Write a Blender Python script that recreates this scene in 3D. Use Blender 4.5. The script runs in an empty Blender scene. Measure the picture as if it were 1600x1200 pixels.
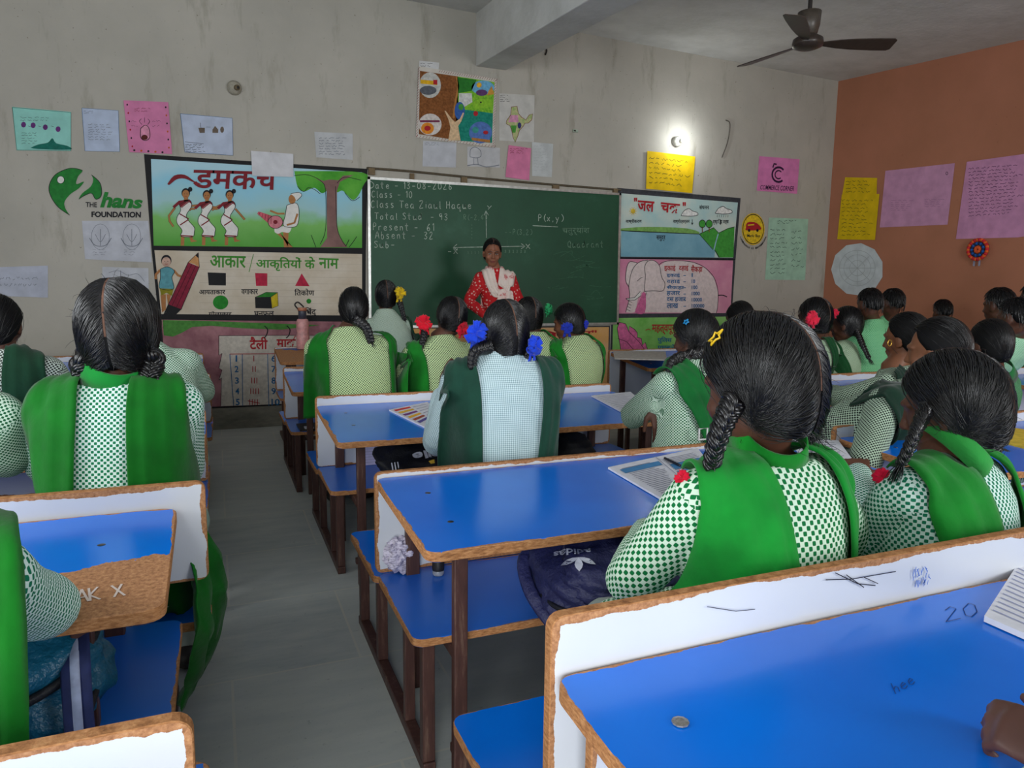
import bpy, bmesh, math, random
import numpy as np
from mathutils import Vector, Matrix, Euler, noise
from mathutils.bvhtree import BVHTree
from mathutils.geometry import tessellate_polygon

random.seed(7)
S = bpy.context.scene
COL = S.collection
PI = math.pi

# ------------------------------------------------------------------ camera
FPX = 1112.0                      # focal length in pixels of the 1600x1200 frame
CAM_H = 1.2
YAW, PITCH, ROLL = math.radians(22.55), math.radians(7.7), math.radians(-0.7)
_f = Vector((math.sin(YAW)*math.cos(PITCH), math.cos(YAW)*math.cos(PITCH), -math.sin(PITCH)))
_r = Vector((math.cos(YAW), -math.sin(YAW), 0))
_d = _f.cross(_r)
_r2 = _r*math.cos(ROLL) + _d*math.sin(ROLL)
_d2 = -_r*math.sin(ROLL) + _d*math.cos(ROLL)
CAM = Vector((0, 0, CAM_H))
cam_data = bpy.data.cameras.new('camera')
cam_data.sensor_width = 36.0
cam_data.lens = FPX/1600*36.0
cam_data.clip_start = 0.02
cam = bpy.data.objects.new('camera', cam_data)
COL.objects.link(cam)
cam.matrix_world = Matrix(((_r2.x, -_d2.x, -_f.x, CAM.x), (_r2.y, -_d2.y, -_f.y, CAM.y), (_r2.z, -_d2.z, -_f.z, CAM.z), (0, 0, 0, 1)))
S.camera = cam

def ray(px, py):
    a, b = (px-800)/FPX, (py-600)/FPX
    return _r2*a + _d2*b + _f
def onz(px, py, z):
    d = ray(px, py); return CAM + d*((z-CAM_H)/d.z)
def ony(px, py, y):
    d = ray(px, py); return CAM + d*(y/d.y)
def onx(px, py, x):
    d = ray(px, py); return CAM + d*(x/d.x)
def atd(px, py, dist):            # point at a given distance along the optical axis
    return CAM + ray(px, py)*dist

# ------------------------------------------------------------------ world, lights, exposure
S.view_settings.view_transform = 'Standard'
S.view_settings.look = 'None'
S.view_settings.gamma = 1
S.view_settings.use_curve_mapping = False
S.view_settings.exposure = 0.0
W = bpy.data.worlds.new('world'); S.world = W; W.use_nodes = True
W.node_tree.nodes['Background'].inputs[0].default_value = (0.80, 0.90, 1.0, 1)
W.node_tree.nodes['Background'].inputs[1].default_value = 1.0
S.cycles.max_bounces = 8
S.cycles.diffuse_bounces = 5
S.cycles.glossy_bounces = 4
S.cycles.sample_clamp_indirect = 6

def area(name, loc, target, sx, sy, power, col):
    l = bpy.data.lights.new(name, 'AREA'); l.shape = 'RECTANGLE'
    l.size, l.size_y, l.energy, l.color = sx, sy, power, col
    o = bpy.data.objects.new(name, l); COL.objects.link(o)
    o.location = loc
    o.rotation_euler = (Vector(target)-Vector(loc)).to_track_quat('-Z', 'Y').to_euler()
    return o
# daylight coming in through the openings behind and beside the photographer
area('daylight_back_left', (-1.2, -2.15, 1.2), (-.9, 2.0, 0.8), 1.3, 2.0, 128, (0.93, 0.97, 1.0))
area('daylight_back_right', (3.6, -2.15, 1.75), (2.6, 4.0, 1.0), 1.5, 1.3, 118, (0.95, 0.98, 1.0))
area('daylight_left', (-2.55, 1.2, 1.75), (1.0, 1.4, 0.7), 1.5, 1.4, 60, (0.93, 0.97, 1.0))

# ------------------------------------------------------------------ materials
def lin(c):
    return tuple(((v/255)/12.92 if v/255 <= .04045 else ((v/255+.055)/1.055)**2.4) for v in c[:3]) + (1,)
class NT:
    """small node helper"""
    def __init__(s, name):
        s.m = bpy.data.materials.new(name); s.m.use_nodes = True
        s.t = s.m.node_tree; s.b = s.t.nodes['Principled BSDF']
    def n(s, typ, **kw):
        nd = s.t.nodes.new(typ)
        for k, v in kw.items(): setattr(nd, k, v)
        return nd
    def l(s, a, b): s.t.links.new(a, b)
    def val(s, nd, k, v): nd.inputs[k].default_value = v
    def coord(s, which='Object', scale=(1, 1, 1)):
        c = s.n('ShaderNodeTexCoord'); mp = s.n('ShaderNodeMapping'); mp.inputs['Scale'].default_value = scale
        s.l(c.outputs[which], mp.inputs['Vector']); return mp.outputs[0]
    def noise(s, vec, scale, detail=3, rough=.5):
        nd = s.n('ShaderNodeTexNoise'); nd.inputs['Scale'].default_value = scale
        nd.inputs['Detail'].default_value = detail; nd.inputs['Roughness'].default_value = rough
        if vec is not None: s.l(vec, nd.inputs['Vector'])
        return nd.outputs['Fac']
    def ramp(s, fac, stops):
        r = s.n('ShaderNodeValToRGB'); s.l(fac, r.inputs[0])
        e = r.color_ramp.elements
        while len(e) < len(stops): e.new(0.5)
        for q, (p, c) in zip(e, stops):
            q.position = p; q.color = c if len(c) == 4 else lin(c)
        return r.outputs[0]
    def mix(s, fac, a, b):
        m = s.n('ShaderNodeMix', data_type='RGBA')
        if isinstance(fac, (int, float)): m.inputs[0].default_value = fac
        else: s.l(fac, m.inputs[0])
        for i, c in ((6, a), (7, b)):
            if isinstance(c, tuple): m.inputs[i].default_value = c
            else: s.l(c, m.inputs[i])
        return m.outputs[2]
    def math(s, op, a, b=None, clamp=False):
        m = s.n('ShaderNodeMath', operation=op); m.use_clamp = clamp
        for i, v in ((0, a), (1, b)):
            if v is None: continue
            if isinstance(v, (int, float)): m.inputs[i].default_value = v
            else: s.l(v, m.inputs[i])
        return m.outputs[0]
    def bump(s, h, strength=.3, dist=.01):
        b = s.n('ShaderNodeBump'); b.inputs['Strength'].default_value = strength; b.inputs['Distance'].default_value = dist
        s.l(h, b.inputs['Height']); s.l(b.outputs[0], s.b.inputs['Normal'])
    def color(s, c):
        if isinstance(c, tuple): s.b.inputs['Base Color'].default_value = c
        else: s.l(c, s.b.inputs['Base Color'])
    def rough(s, r, spec=.5):
        s.b.inputs['Roughness'].default_value = r; s.b.inputs['Specular IOR Level'].default_value = spec
_mc = {}
def flat(c, rough=.75, spec=.3, var=.06, scale=40, metallic=0.0):
    """plain paint / paper / plastic of one colour with slight mottling"""
    k = (c, rough, spec, var, scale, metallic)
    if k in _mc: return _mc[k]
    n = NT('paint_%d_%d_%d' % c[:3]); n.rough(rough, spec); n.b.inputs['Metallic'].default_value = metallic
    if var:
        f = n.noise(n.coord('Object'), scale, 3)
        a = tuple(max(0, v*(1-var*2)) for v in c[:3]); b = tuple(min(255, v*(1+var)) for v in c[:3])
        n.color(n.ramp(f, [(.3, lin(a)), (.7, lin(b))]))
    else: n.color(lin(c))
    _mc[k] = n.m
    return n.m
def emit(c, strength):
    n = NT('glow'); n.color(lin(c)); n.b.inputs['Emission Color'].default_value = lin(c); n.b.inputs['Emission Strength'].default_value = strength
    return n.m
def cloth(c, weave=900, var=.10):
    k = ('cloth', c)
    if k in _mc: return _mc[k]
    n = NT('cloth_%d_%d_%d' % c[:3]); n.rough(.85, .15)
    v = n.coord('Object'); f = n.noise(v, 14, 3)
    n.color(n.ramp(f, [(.3, lin(tuple(x*(1-var) for x in c))), (.7, lin(tuple(min(255, x*(1+var*.6)) for x in c)))]))
    n.b.inputs['Sheen Weight'].default_value = .15
    n.bump(n.noise(v, 60, 4), .25, .006)
    _mc[k] = n.m
    return n.m
def gingham(dark, light, p=.006, thr=.12, lines=False):
    """checked school shirt cloth; UVs are metres over the cloth"""
    k = ('ging', dark, light, p, thr, lines)
    if k in _mc: return _mc[k]
    n = NT('checked_cloth'); n.rough(.85, .15)
    uv = n.n('ShaderNodeTexCoord').outputs['UV']
    sp = n.n('ShaderNodeSeparateXYZ'); n.l(uv, sp.inputs[0])
    if lines:
        cu = n.math('GREATER_THAN', n.math('COSINE', n.math('MULTIPLY', sp.outputs[0], 2*PI/p)), thr)
        cv = n.math('GREATER_THAN', n.math('COSINE', n.math('MULTIPLY', sp.outputs[1], 2*PI/p)), thr)
        fac = n.math('ADD', n.math('MULTIPLY', cu, .55), n.math('MULTIPLY', cv, .45), True)
    else:
        a = n.math('COSINE', n.math('MULTIPLY', sp.outputs[0], PI/p))
        b = n.math('COSINE', n.math('MULTIPLY', sp.outputs[1], PI/p))
        fac = n.math('MULTIPLY', n.math('SUBTRACT', n.math('MULTIPLY', a, b), thr-.08), 6.0, True)
    n.color(n.mix(fac, lin(light), lin(dark)))
    n.bump(n.noise(n.coord('Object'), 26, 4), .35, .012)
    _mc[k] = n.m
    return n.m

# -- room surfaces
def m_wall():
    n = NT('lime_washed_wall'); n.rough(.9, .2)
    v = n.coord('Object'); a = n.noise(v, 1.3, 5, .6); b = n.noise(n.coord('Object', (1, 1, .25)), 7, 5, .65); c = n.noise(v, 38, 4, .6)
    base = n.ramp(a, [(.3, lin((172, 168, 158))), (.7, lin((188, 183, 172)))])
    st = n.mix(n.ramp(b, [(.56, (0, 0, 0, 1)), (.75, (1, 1, 1, 1))]), base, lin((156, 151, 138)))
    st2 = n.mix(n.ramp(c, [(.68, (0, 0, 0, 1)), (.72, (1, 1, 1, 1))]), st, lin((132, 125, 110)))
    n.color(st2); n.bump(n.noise(v, 14, 5), .25, .01)
    return n.m
def m_orange():
    n = NT('orange_wall_paint'); n.rough(.85, .2)
    v = n.coord('Object'); a = n.noise(v, 1.6, 5, .6); c = n.noise(v, 30, 4, .6)
    base = n.ramp(a, [(.3, lin((168, 112, 86))), (.7, lin((184, 122, 96)))])
    n.color(n.mix(n.ramp(c, [(.69, (0, 0, 0, 1)), (.74, (1, 1, 1, 1))]), base, lin((150, 98, 76)))); n.bump(n.noise(v, 12, 5), .2, .01)
    return n.m
def m_ceiling():
    n = NT('whitewashed_ceiling'); n.rough(.9, .2)
    v = n.coord('Object'); a = n.noise(v, 2.2, 6, .65)
    n.color(n.ramp(a, [(.25, lin((186, 186, 180))), (.5, lin((206, 206, 202))), (.75, lin((220, 220, 216)))])); n.bump(n.noise(v, 25, 4), .3, .01)
    return n.m
def m_floor():
    n = NT('grey_stone_floor'); n.rough(.55, .4)
    v = n.coord('Object'); br = n.n('ShaderNodeTexBrick')
    n.l(n.coord('Object'), br.inputs['Vector']); br.offset = .37
    for k, x in (('Scale', 1.0), ('Mortar Size', .004), ('Brick Width', .62), ('Row Height', .55), ('Bias', 0.0)): br.inputs[k].default_value = x
    br.inputs['Color1'].default_value = lin((174, 177, 172)); br.inputs['Color2'].default_value = lin((160, 165, 163)); br.inputs['Mortar'].default_value = lin((192, 187, 172))
    a = n.noise(n.coord('Object', (1, 4, 1)), 3, 6, .65); c = n.noise(v, 45, 5, .7)
    st = n.mix(n.ramp(a, [(.35, (0, 0, 0, 1)), (.7, (1, 1, 1, 1))]), br.outputs[0], lin((186, 188, 180)))
    n.color(n.mix(n.ramp(c, [(.62, (0, 0, 0, 1)), (.75, (1, 1, 1, 1))]), st, lin((134, 136, 133))))
    n.bump(n.noise(v, 20, 5), .12, .008)
    return n.m
def m_skirting():
    n = NT('stone_skirting'); n.rough(.7, .3)
    n.color(n.ramp(n.noise(n.coord('Object', (1, 1, 3)), 6, 6, .7), [(.3, lin((104, 102, 92))), (.7, lin((138, 134, 120)))]))
    return n.m
# -- bench boards: UV 'UVMap' = metres from the left / near edge, 'UVEnd' = metres from the right / far edge
def m_laminate(name, c1, c2, worn=.006, rough=.22, chip=None, scratches=True, seed=0.0):
    n = NT(name); n.rough(rough, .5)
    u0 = n.n('ShaderNodeUVMap', uv_map='UVMap').outputs[0]; u1 = n.n('ShaderNodeUVMap', uv_map='UVEnd').outputs[0]
    s0 = n.n('ShaderNodeSeparateXYZ'); n.l(u0, s0.inputs[0]); s1 = n.n('ShaderNodeSeparateXYZ'); n.l(u1, s1.inputs[0])
    d = n.math('MINIMUM', n.math('MINIMUM', s0.outputs[0], s0.outputs[1]), n.math('MINIMUM', s1.outputs[0], s1.outputs[1]))
    mp = n.n('ShaderNodeMapping'); mp.inputs['Location'].default_value = (seed, seed*.7, 0); n.l(u0, mp.inputs[0])
    f1 = n.noise(mp.outputs[0], 15, 6, .6); f2 = n.noise(mp.outputs[0], 4, 2)
    wob = n.math('ADD', n.math('MULTIPLY', n.math('SUBTRACT', f1, .5), .024), n.math('MULTIPLY', n.math('SUBTRACT', f2, .5), .03))
    e = n.math('ADD', d, wob)
    mask = n.math('LESS_THAN', e, worn)
    if chip:                                   # a corner where the laminate has broken away: (from right, from near, radius x, radius y)
        cx, cy, rx, ry = chip
        xx = n.math('DIVIDE', n.math('SUBTRACT', s1.outputs[0], cx), rx); yy = n.math('DIVIDE', n.math('SUBTRACT', s0.outputs[1], cy), ry)
        dd = n.math('ADD', n.math('MULTIPLY', xx, xx), n.math('MULTIPLY', yy, yy))
        f3 = n.noise(mp.outputs[0], 9, 4, .6)
        mask = n.math('MAXIMUM', mask, n.math('LESS_THAN', n.math('ADD', dd, n.math('MULTIPLY', n.math('SUBTRACT', f3, .5), 1.5)), 1.0))
    lam = n.ramp(n.noise(mp.outputs[0], 3, 3), [(.3, lin(c1)), (.7, lin(c2))])
    if scratches:
        sc = n.noise(mp.outputs[0], 70, 6, .75)
        lam = n.mix(n.ramp(sc, [(.70, (0, 0, 0, 1)), (.78, (1, 1, 1, 1))]), lam, lin(tuple(x*.72+30 for x in c1)))
    wood = n.ramp(n.noise(mp.outputs[0], 120, 5, .7), [(.3, lin((128, 84, 52))), (.5, lin((172, 120, 80))), (.7, lin((200, 150, 104)))])
    n.color(n.mix(mask, lam, wood))
    rr = n.math('ADD', n.math('MULTIPLY', mask, .6), rough); n.l(rr, n.b.inputs['Roughness'])
    n.bump(n.math('ADD', n.math('MULTIPLY', mask, -1.0), n.math('MULTIPLY', n.noise(mp.outputs[0], 160, 4), n.math('MULTIPLY', mask, .6))), .5, .002)
    return n.m
def m_edge():
    n = NT('raw_particle_board_edge'); n.rough(.85, .2)
    n.color(n.ramp(n.noise(n.coord('Object', (1, 1, 4)), 60, 5, .7), [(.3, lin((120, 78, 48))), (.5, lin((168, 116, 74))), (.7, lin((196, 146, 100)))]))
    n.bump(n.noise(n.coord('Object'), 180, 4), .4, .003)
    return n.m
def m_steel():
    n = NT('brown_painted_steel'); n.rough(.45, .4)
    a = n.noise(n.coord('Object', (1, 1, .12)), 60, 5, .7)
    n.color(n.ramp(a, [(.3, lin((58, 36, 32))), (.55, lin((78, 50, 44))), (.72, lin((112, 88, 74)))]))
    return n.m
def m_skin(c):
    k = ('skin', c)
    if k in _mc: return _mc[k]
    n = NT('skin'); n.rough(.5, .35)
    n.color(n.ramp(n.noise(n.coord('Object'), 18, 3), [(.3, lin(tuple(v*.88 for v in c))), (.7, lin(c))]))
    n.b.inputs['Subsurface Weight'].default_value = .08; n.b.inputs['Subsurface Radius'].default_value = (.01, .004, .002); n.b.inputs['Subsurface Scale'].default_value = .3
    _mc[k] = n.m
    return n.m
def m_hair():
    n = NT('black_hair'); n.rough(.30, .6)
    n.color(n.ramp(n.noise(n.coord('Object'), 30, 3), [(.3, lin((7, 6, 8))), (.7, lin((20, 17, 18)))]))
    return n.m
HAIRCAP = flat((9, 8, 9), .7, .2, .2, 60)
WALL, ORANGE, CEIL, FLOOR, SKIRT = m_wall(), m_orange(), m_ceiling(), m_floor(), m_skirting()
BLUE = [m_laminate('blue_laminate', (0, 104, 214), (0, 116, 228), .004, .2, None, True, q) for q in (0.0, 3.3, 7.1)]
BLUE_CHIP = m_laminate('chipped_blue_laminate', (0, 104, 214), (0, 116, 228), .006, .2, (.0, -.03, .30, .24), True, 1.7)
BLUE_BARE = m_laminate('worn_bare_laminate', (40, 84, 160), (50, 94, 170), .01, .4, (.9, .2, 1.0, .36), True, 4.0)
BLUE_SHELF = m_laminate('scuffed_blue_laminate', (16, 98, 200), (34, 110, 206), .004, .3, None, True, 5.0)
WHITE = [m_laminate('white_laminate', (206, 209, 216), (214, 217, 224), .008, .3, None, False, q) for q in (2.0, 6.0, 9.0)]
EDGE, STEEL, HAIR = m_edge(), m_steel(), m_hair()
BLACK_LINE = flat((28, 27, 28), .7, .3, 0)

# ------------------------------------------------------------------ mesh helpers
class MB:
    """collects vertices / faces / material slots for ONE mesh object"""
    def __init__(s): s.v, s.f, s.mi, s.mats, s.uv = [], [], [], [], None
    def slot(s, m):
        if m not in s.mats: s.mats.append(m)
        return s.mats.index(m)
    def add(s, v, f, m):
        o = len(s.v); s.v += [tuple(p) for p in v]; k = s.slot(m)
        for q in f: s.f.append(tuple(i+o for i in q)); s.mi.append(k)
    def box(s, a, b, m, M=None):
        x0, y0, z0 = a; x1, y1, z1 = b
        v = [Vector(p) for p in ((x0, y0, z0), (x1, y0, z0), (x1, y1, z0), (x0, y1, z0), (x0, y0, z1), (x1, y0, z1), (x1, y1, z1), (x0, y1, z1))]
        if M: v = [M @ p for p in v]
        s.add(v, [(0, 3, 2, 1), (4, 5, 6, 7), (0, 1, 5, 4), (1, 2, 6, 5), (2, 3, 7, 6), (3, 0, 4, 7)], m)
    def build(s, name, parent=None, smooth=False, bevel=0, M=None):
        me = bpy.data.meshes.new(name); me.from_pydata(s.v, [], s.f)
        for m in s.mats: me.materials.append(m)
        me.polygons.foreach_set('material_index', s.mi)
        if smooth: me.polygons.foreach_set('use_smooth', [True]*len(me.polygons))
        me.update()
        return link(name, me, parent, bevel, M)
def link(name, me, parent=None, bevel=0, M=None):
    o = bpy.data.objects.new(name, me); COL.objects.link(o)
    if M: o.matrix_world = M
    if parent: o.parent = parent
    if bevel:
        b = o.modifiers.new('bevel', 'BEVEL'); b.width = bevel; b.segments = 2; b.limit_method = 'ANGLE'
    return o
def tag(o, label, cat, group=None):
    o['label'] = label; o['category'] = cat
    if group: o['group'] = group
    return o
def empty(name, loc, label, cat, group=None, rz=0):
    o = bpy.data.objects.new(name, None); COL.objects.link(o); o.location = loc; o.rotation_euler = (0, 0, rz); o.empty_display_size = .1
    return tag(o, label, cat, group)
def struct(o): o['kind'] = 'structure'; return o

def frames(pts, up=None):
    P = [Vector(p) for p in pts]; n = len(P); T = []
    for i in range(n):
        t = P[min(i+1, n-1)]-P[max(i-1, 0)]
        T.append(t.normalized() if t.length > 1e-9 else Vector((0, 0, 1)))
    u = Vector(up) if up is not None else (Vector((0, 0, 1)) if abs(T[0].z) < .9 else Vector((0, 1, 0)))
    out = []
    for t in T:
        a = u - t*u.dot(t)
        if a.length < 1e-6: a = t.orthogonal()
        a.normalize(); out.append((t.cross(a).normalized(), a)); u = a
    return P, T, out
def tube(pts, rad, n=10, cap=True, up=None, flatk=1.0):
    """closed tapering tube with rounded ends; rad = number or list of numbers / (side, up) pairs"""
    P, T, F = frames(pts, up)
    R = [rad]*len(P) if isinstance(rad, (int, float)) else list(rad)
    R = [(r, r*flatk) if isinstance(r, (int, float)) else r for r in R]
    rings = []
    def ring(c, f, ra, rb, k=1.0):
        return [c + f[0]*(math.cos(2*PI*j/n)*ra*k) + f[1]*(math.sin(2*PI*j/n)*rb*k) for j in range(n)]
    if cap:
        for q in (.3, .75):
            e = math.sqrt(1-(1-q)**2); rings.append(ring(P[0]-T[0]*(min(R[0])*(1-q)), F[0], *R[0], e))
    for i in range(len(P)): rings.append(ring(P[i], F[i], *R[i]))
    if cap:
        for q in (.75, .3):
            e = math.sqrt(1-(1-q)**2); rings.append(ring(P[-1]+T[-1]*(min(R[-1])*(1-q)), F[-1], *R[-1], e))
    v = [p for r in rings for p in r]; f = []
    for i in range(len(rings)-1):
        for j in range(n):
            f.append((i*n+j, i*n+(j+1) % n, (i+1)*n+(j+1) % n, (i+1)*n+j))
    if cap:
        a = len(v); v.append(P[0]-T[0]*min(R[0])); v.append(P[-1]+T[-1]*min(R[-1]))
        m = (len(rings)-1)*n
        for j in range(n): f.append((a, (j+1) % n, j)); f.append((a+1, m+j, m+(j+1) % n))
    return v, f
def ball(c, r, nu=16, nv=10, M=None):
    r = (r, r, r) if isinstance(r, (int, float)) else r
    v = [Vector((0, 0, -r[2]))]; f = []
    for i in range(1, nv):
        a = -PI/2+PI*i/nv
        for j in range(nu):
            b = 2*PI*j/nu; v.append(Vector((math.cos(a)*math.cos(b)*r[0], math.cos(a)*math.sin(b)*r[1], math.sin(a)*r[2])))
    v.append(Vector((0, 0, r[2]))); L = len(v)-1
    for j in range(nu):
        f.append((0, 1+(j+1) % nu, 1+j)); f.append((L, L-nu+j, L-nu+(j+1) % nu))
    for i in range(nv-2):
        for j in range(nu):
            a = 1+i*nu; f.append((a+j, a+(j+1) % nu, a+nu+(j+1) % nu, a+nu+j))
    if M: v = [M @ p for p in v]
    c = Vector(c)
    return [p+c for p in v], f
def lathe(prof, n=20, c=(0, 0, 0)):
    v, f = [], []
    for r, z in prof:
        for j in range(n): v.append(Vector((c[0]+r*math.cos(2*PI*j/n), c[1]+r*math.sin(2*PI*j/n), c[2]+z)))
    for i in range(len(prof)-1):
        for j in range(n): f.append((i*n+j, i*n+(j+1) % n, (i+1)*n+(j+1) % n, (i+1)*n+j))
    f.append(tuple(range(n-1, -1, -1))); f.append(tuple((len(prof)-1)*n+j for j in range(n)))
    return v, f
def crom(pts, k=6):
    """smooth curve through points"""
    P = [Vector(p) for p in pts]; out = []
    for i in range(len(P)-1):
        a, b, c, d = P[max(i-1, 0)], P[i], P[i+1], P[min(i+2, len(P)-1)]
        for j in range(k):
            t = j/k
            out.append(.5*((2*b)+(c-a)*t+(2*a-5*b+4*c-d)*t*t+(3*b-a-3*c+d)*t**3))
    return out+[P[-1]]

# ------------------------------------------------------------------ the room
D = 6.319                        # front wall
XR = 6.528                       # right wall
XL, YB = -2.6, -2.2              # left and back walls, behind the photographer
_c0 = ony(1310, 127, D); _c1 = ony(740, 20, D)
CSX = (_c1.z-_c0.z)/(_c1.x-_c0.x); CSY = .0786
def zc(x, y): return _c0.z + (x-_c0.x)*CSX + (y-_c0.y)*CSY
def quad_wall(name, pts, m, kind=True):
    b = MB(); b.add(pts, [(0, 1, 2, 3)], m); o = b.build(name); return struct(o)
mb = MB(); mb.box((XL-.2, YB-.2, -.15), (XR+.2, D+.2, 0), FLOOR); struct(mb.build('floor'))
def slab(name, fpts, thick, m):   # a wall as a thick slab
    a = [Vector(p) for p in fpts]; n = (a[1]-a[0]).cross(a[2]-a[1]).normalized()*thick
    b = MB(); b.add(a+[p-n for p in a], [(0, 1, 2, 3), (7, 6, 5, 4), (0, 4, 5, 1), (1, 5, 6, 2), (2, 6, 7, 3), (3, 7, 4, 0)], m)
    return struct(b.build(name))
slab('wall_front', [(XL, D, 0), (XR, D, 0), (XR, D, zc(XR, D)), (XL, D, zc(XL, D))], .2, WALL)
slab('wall_right', [(XR, D, 0), (XR, YB, 0), (XR, YB, zc(XR, YB)), (XR, D, zc(XR, D))], .2, ORANGE)
slab('ceiling', [(XL, D, zc(XL, D)), (XR, D, zc(XR, D)), (XR, YB, zc(XR, YB)), (XL, YB, zc(XL, YB))], .15, CEIL)
def wall_with_opening(name, axis, pos, lo, hi, ops, m, th):
    """wall along x (axis 0) at y = pos or along y (axis 1) at x = pos, with rectangular openings"""
    b = MB(); cuts = sorted(set([lo, hi]+[v for o in ops for v in o[:2]]))
    for a, c in zip(cuts, cuts[1:]):
        spans = [(0, 2.6)]
        for o in ops:
            if a >= o[0]-1e-6 and c <= o[1]+1e-6: spans = [(0, o[2]), (o[3], 2.6)]
        for z0, z1 in spans:
            if z1-z0 < .01: continue
            zt = z1 if z1 < 2.6 else (min(zc(a, pos), zc(c, pos)) if axis == 0 else min(zc(pos, a), zc(pos, c)))
            p, q = sorted((pos, pos+th))
            b.box((a, p, z0), (c, q, zt), m) if axis == 0 else b.box((p, a, z0), (q, c, zt), m)
    return struct(b.build(name))
wall_with_opening('wall_back', 0, YB, XL, XR, [(-1.9, -.5, 0.0, 2.3), (2.8, 4.4, 1.0, 2.4)], WALL, -.2)
wall_with_opening('wall_left', 1, XL, YB, D, [(.4, 2.0, 1.0, 2.4)], WALL, -.2)
mb = MB(); fr = flat((110, 80, 60))
for a, c in (((-1.95, YB-.1, 0), (-1.9, YB+.02, 2.35)), ((-.5, YB-.1, 0), (-.45, YB+.02, 2.35)), ((-1.95, YB-.1, 2.3), (-.45, YB+.02, 2.35))): mb.box(a, c, fr)
struct(mb.build('door_1'))
for nm, ax in (('window_1', 0), ('window_2', 1)):
    mb = MB()
    if ax == 0:
        for x in (2.8, 3.33, 3.87, 4.36): mb.box((x, YB-.14, 1.0), (x+.04, YB-.1, 2.4), fr)
        for z in (1.0, 2.36): mb.box((2.8, YB-.14, z), (4.4, YB-.1, z+.04), fr)
    else:
        for y in (.4, .92, 1.44, 1.96): mb.box((XL-.14, y, 1.0), (XL-.1, y+.04, 2.4), fr)
        for z in (1.0, 2.36): mb.box((XL-.14, .4, z), (XL-.1, 2.0, z+.04), fr)
    struct(mb.build(nm))
# concrete beam under the ceiling
mb = MB(); bx0, bx1 = 2.235, 2.525
def bz(y): return 3.16+(y-D)*CSY
v = [(bx0, D, bz(D)), (bx1, D, bz(D)), (bx1, D, zc(bx1, D)+.02), (bx0, D, zc(bx0, D)+.02)]
v += [(x, YB, z+(YB-D)*CSY) for x, y, z in v]
mb.add(v, [(0, 1, 2, 3), (7, 6, 5, 4), (0, 4, 5, 1), (1, 5, 6, 2), (2, 6, 7, 3), (3, 7, 4, 0)], CEIL)
struct(mb.build('trim_1', bevel=.008))
mb = MB(); mb.box((XL, D-.018, 0), (XR, D-.001, .178), SKIRT); struct(mb.build('baseboard_front'))
mb = MB(); mb.box((XR-.018, YB, 0), (XR-.001, D-.02, .16), SKIRT); struct(mb.build('baseboard_right'))

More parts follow.
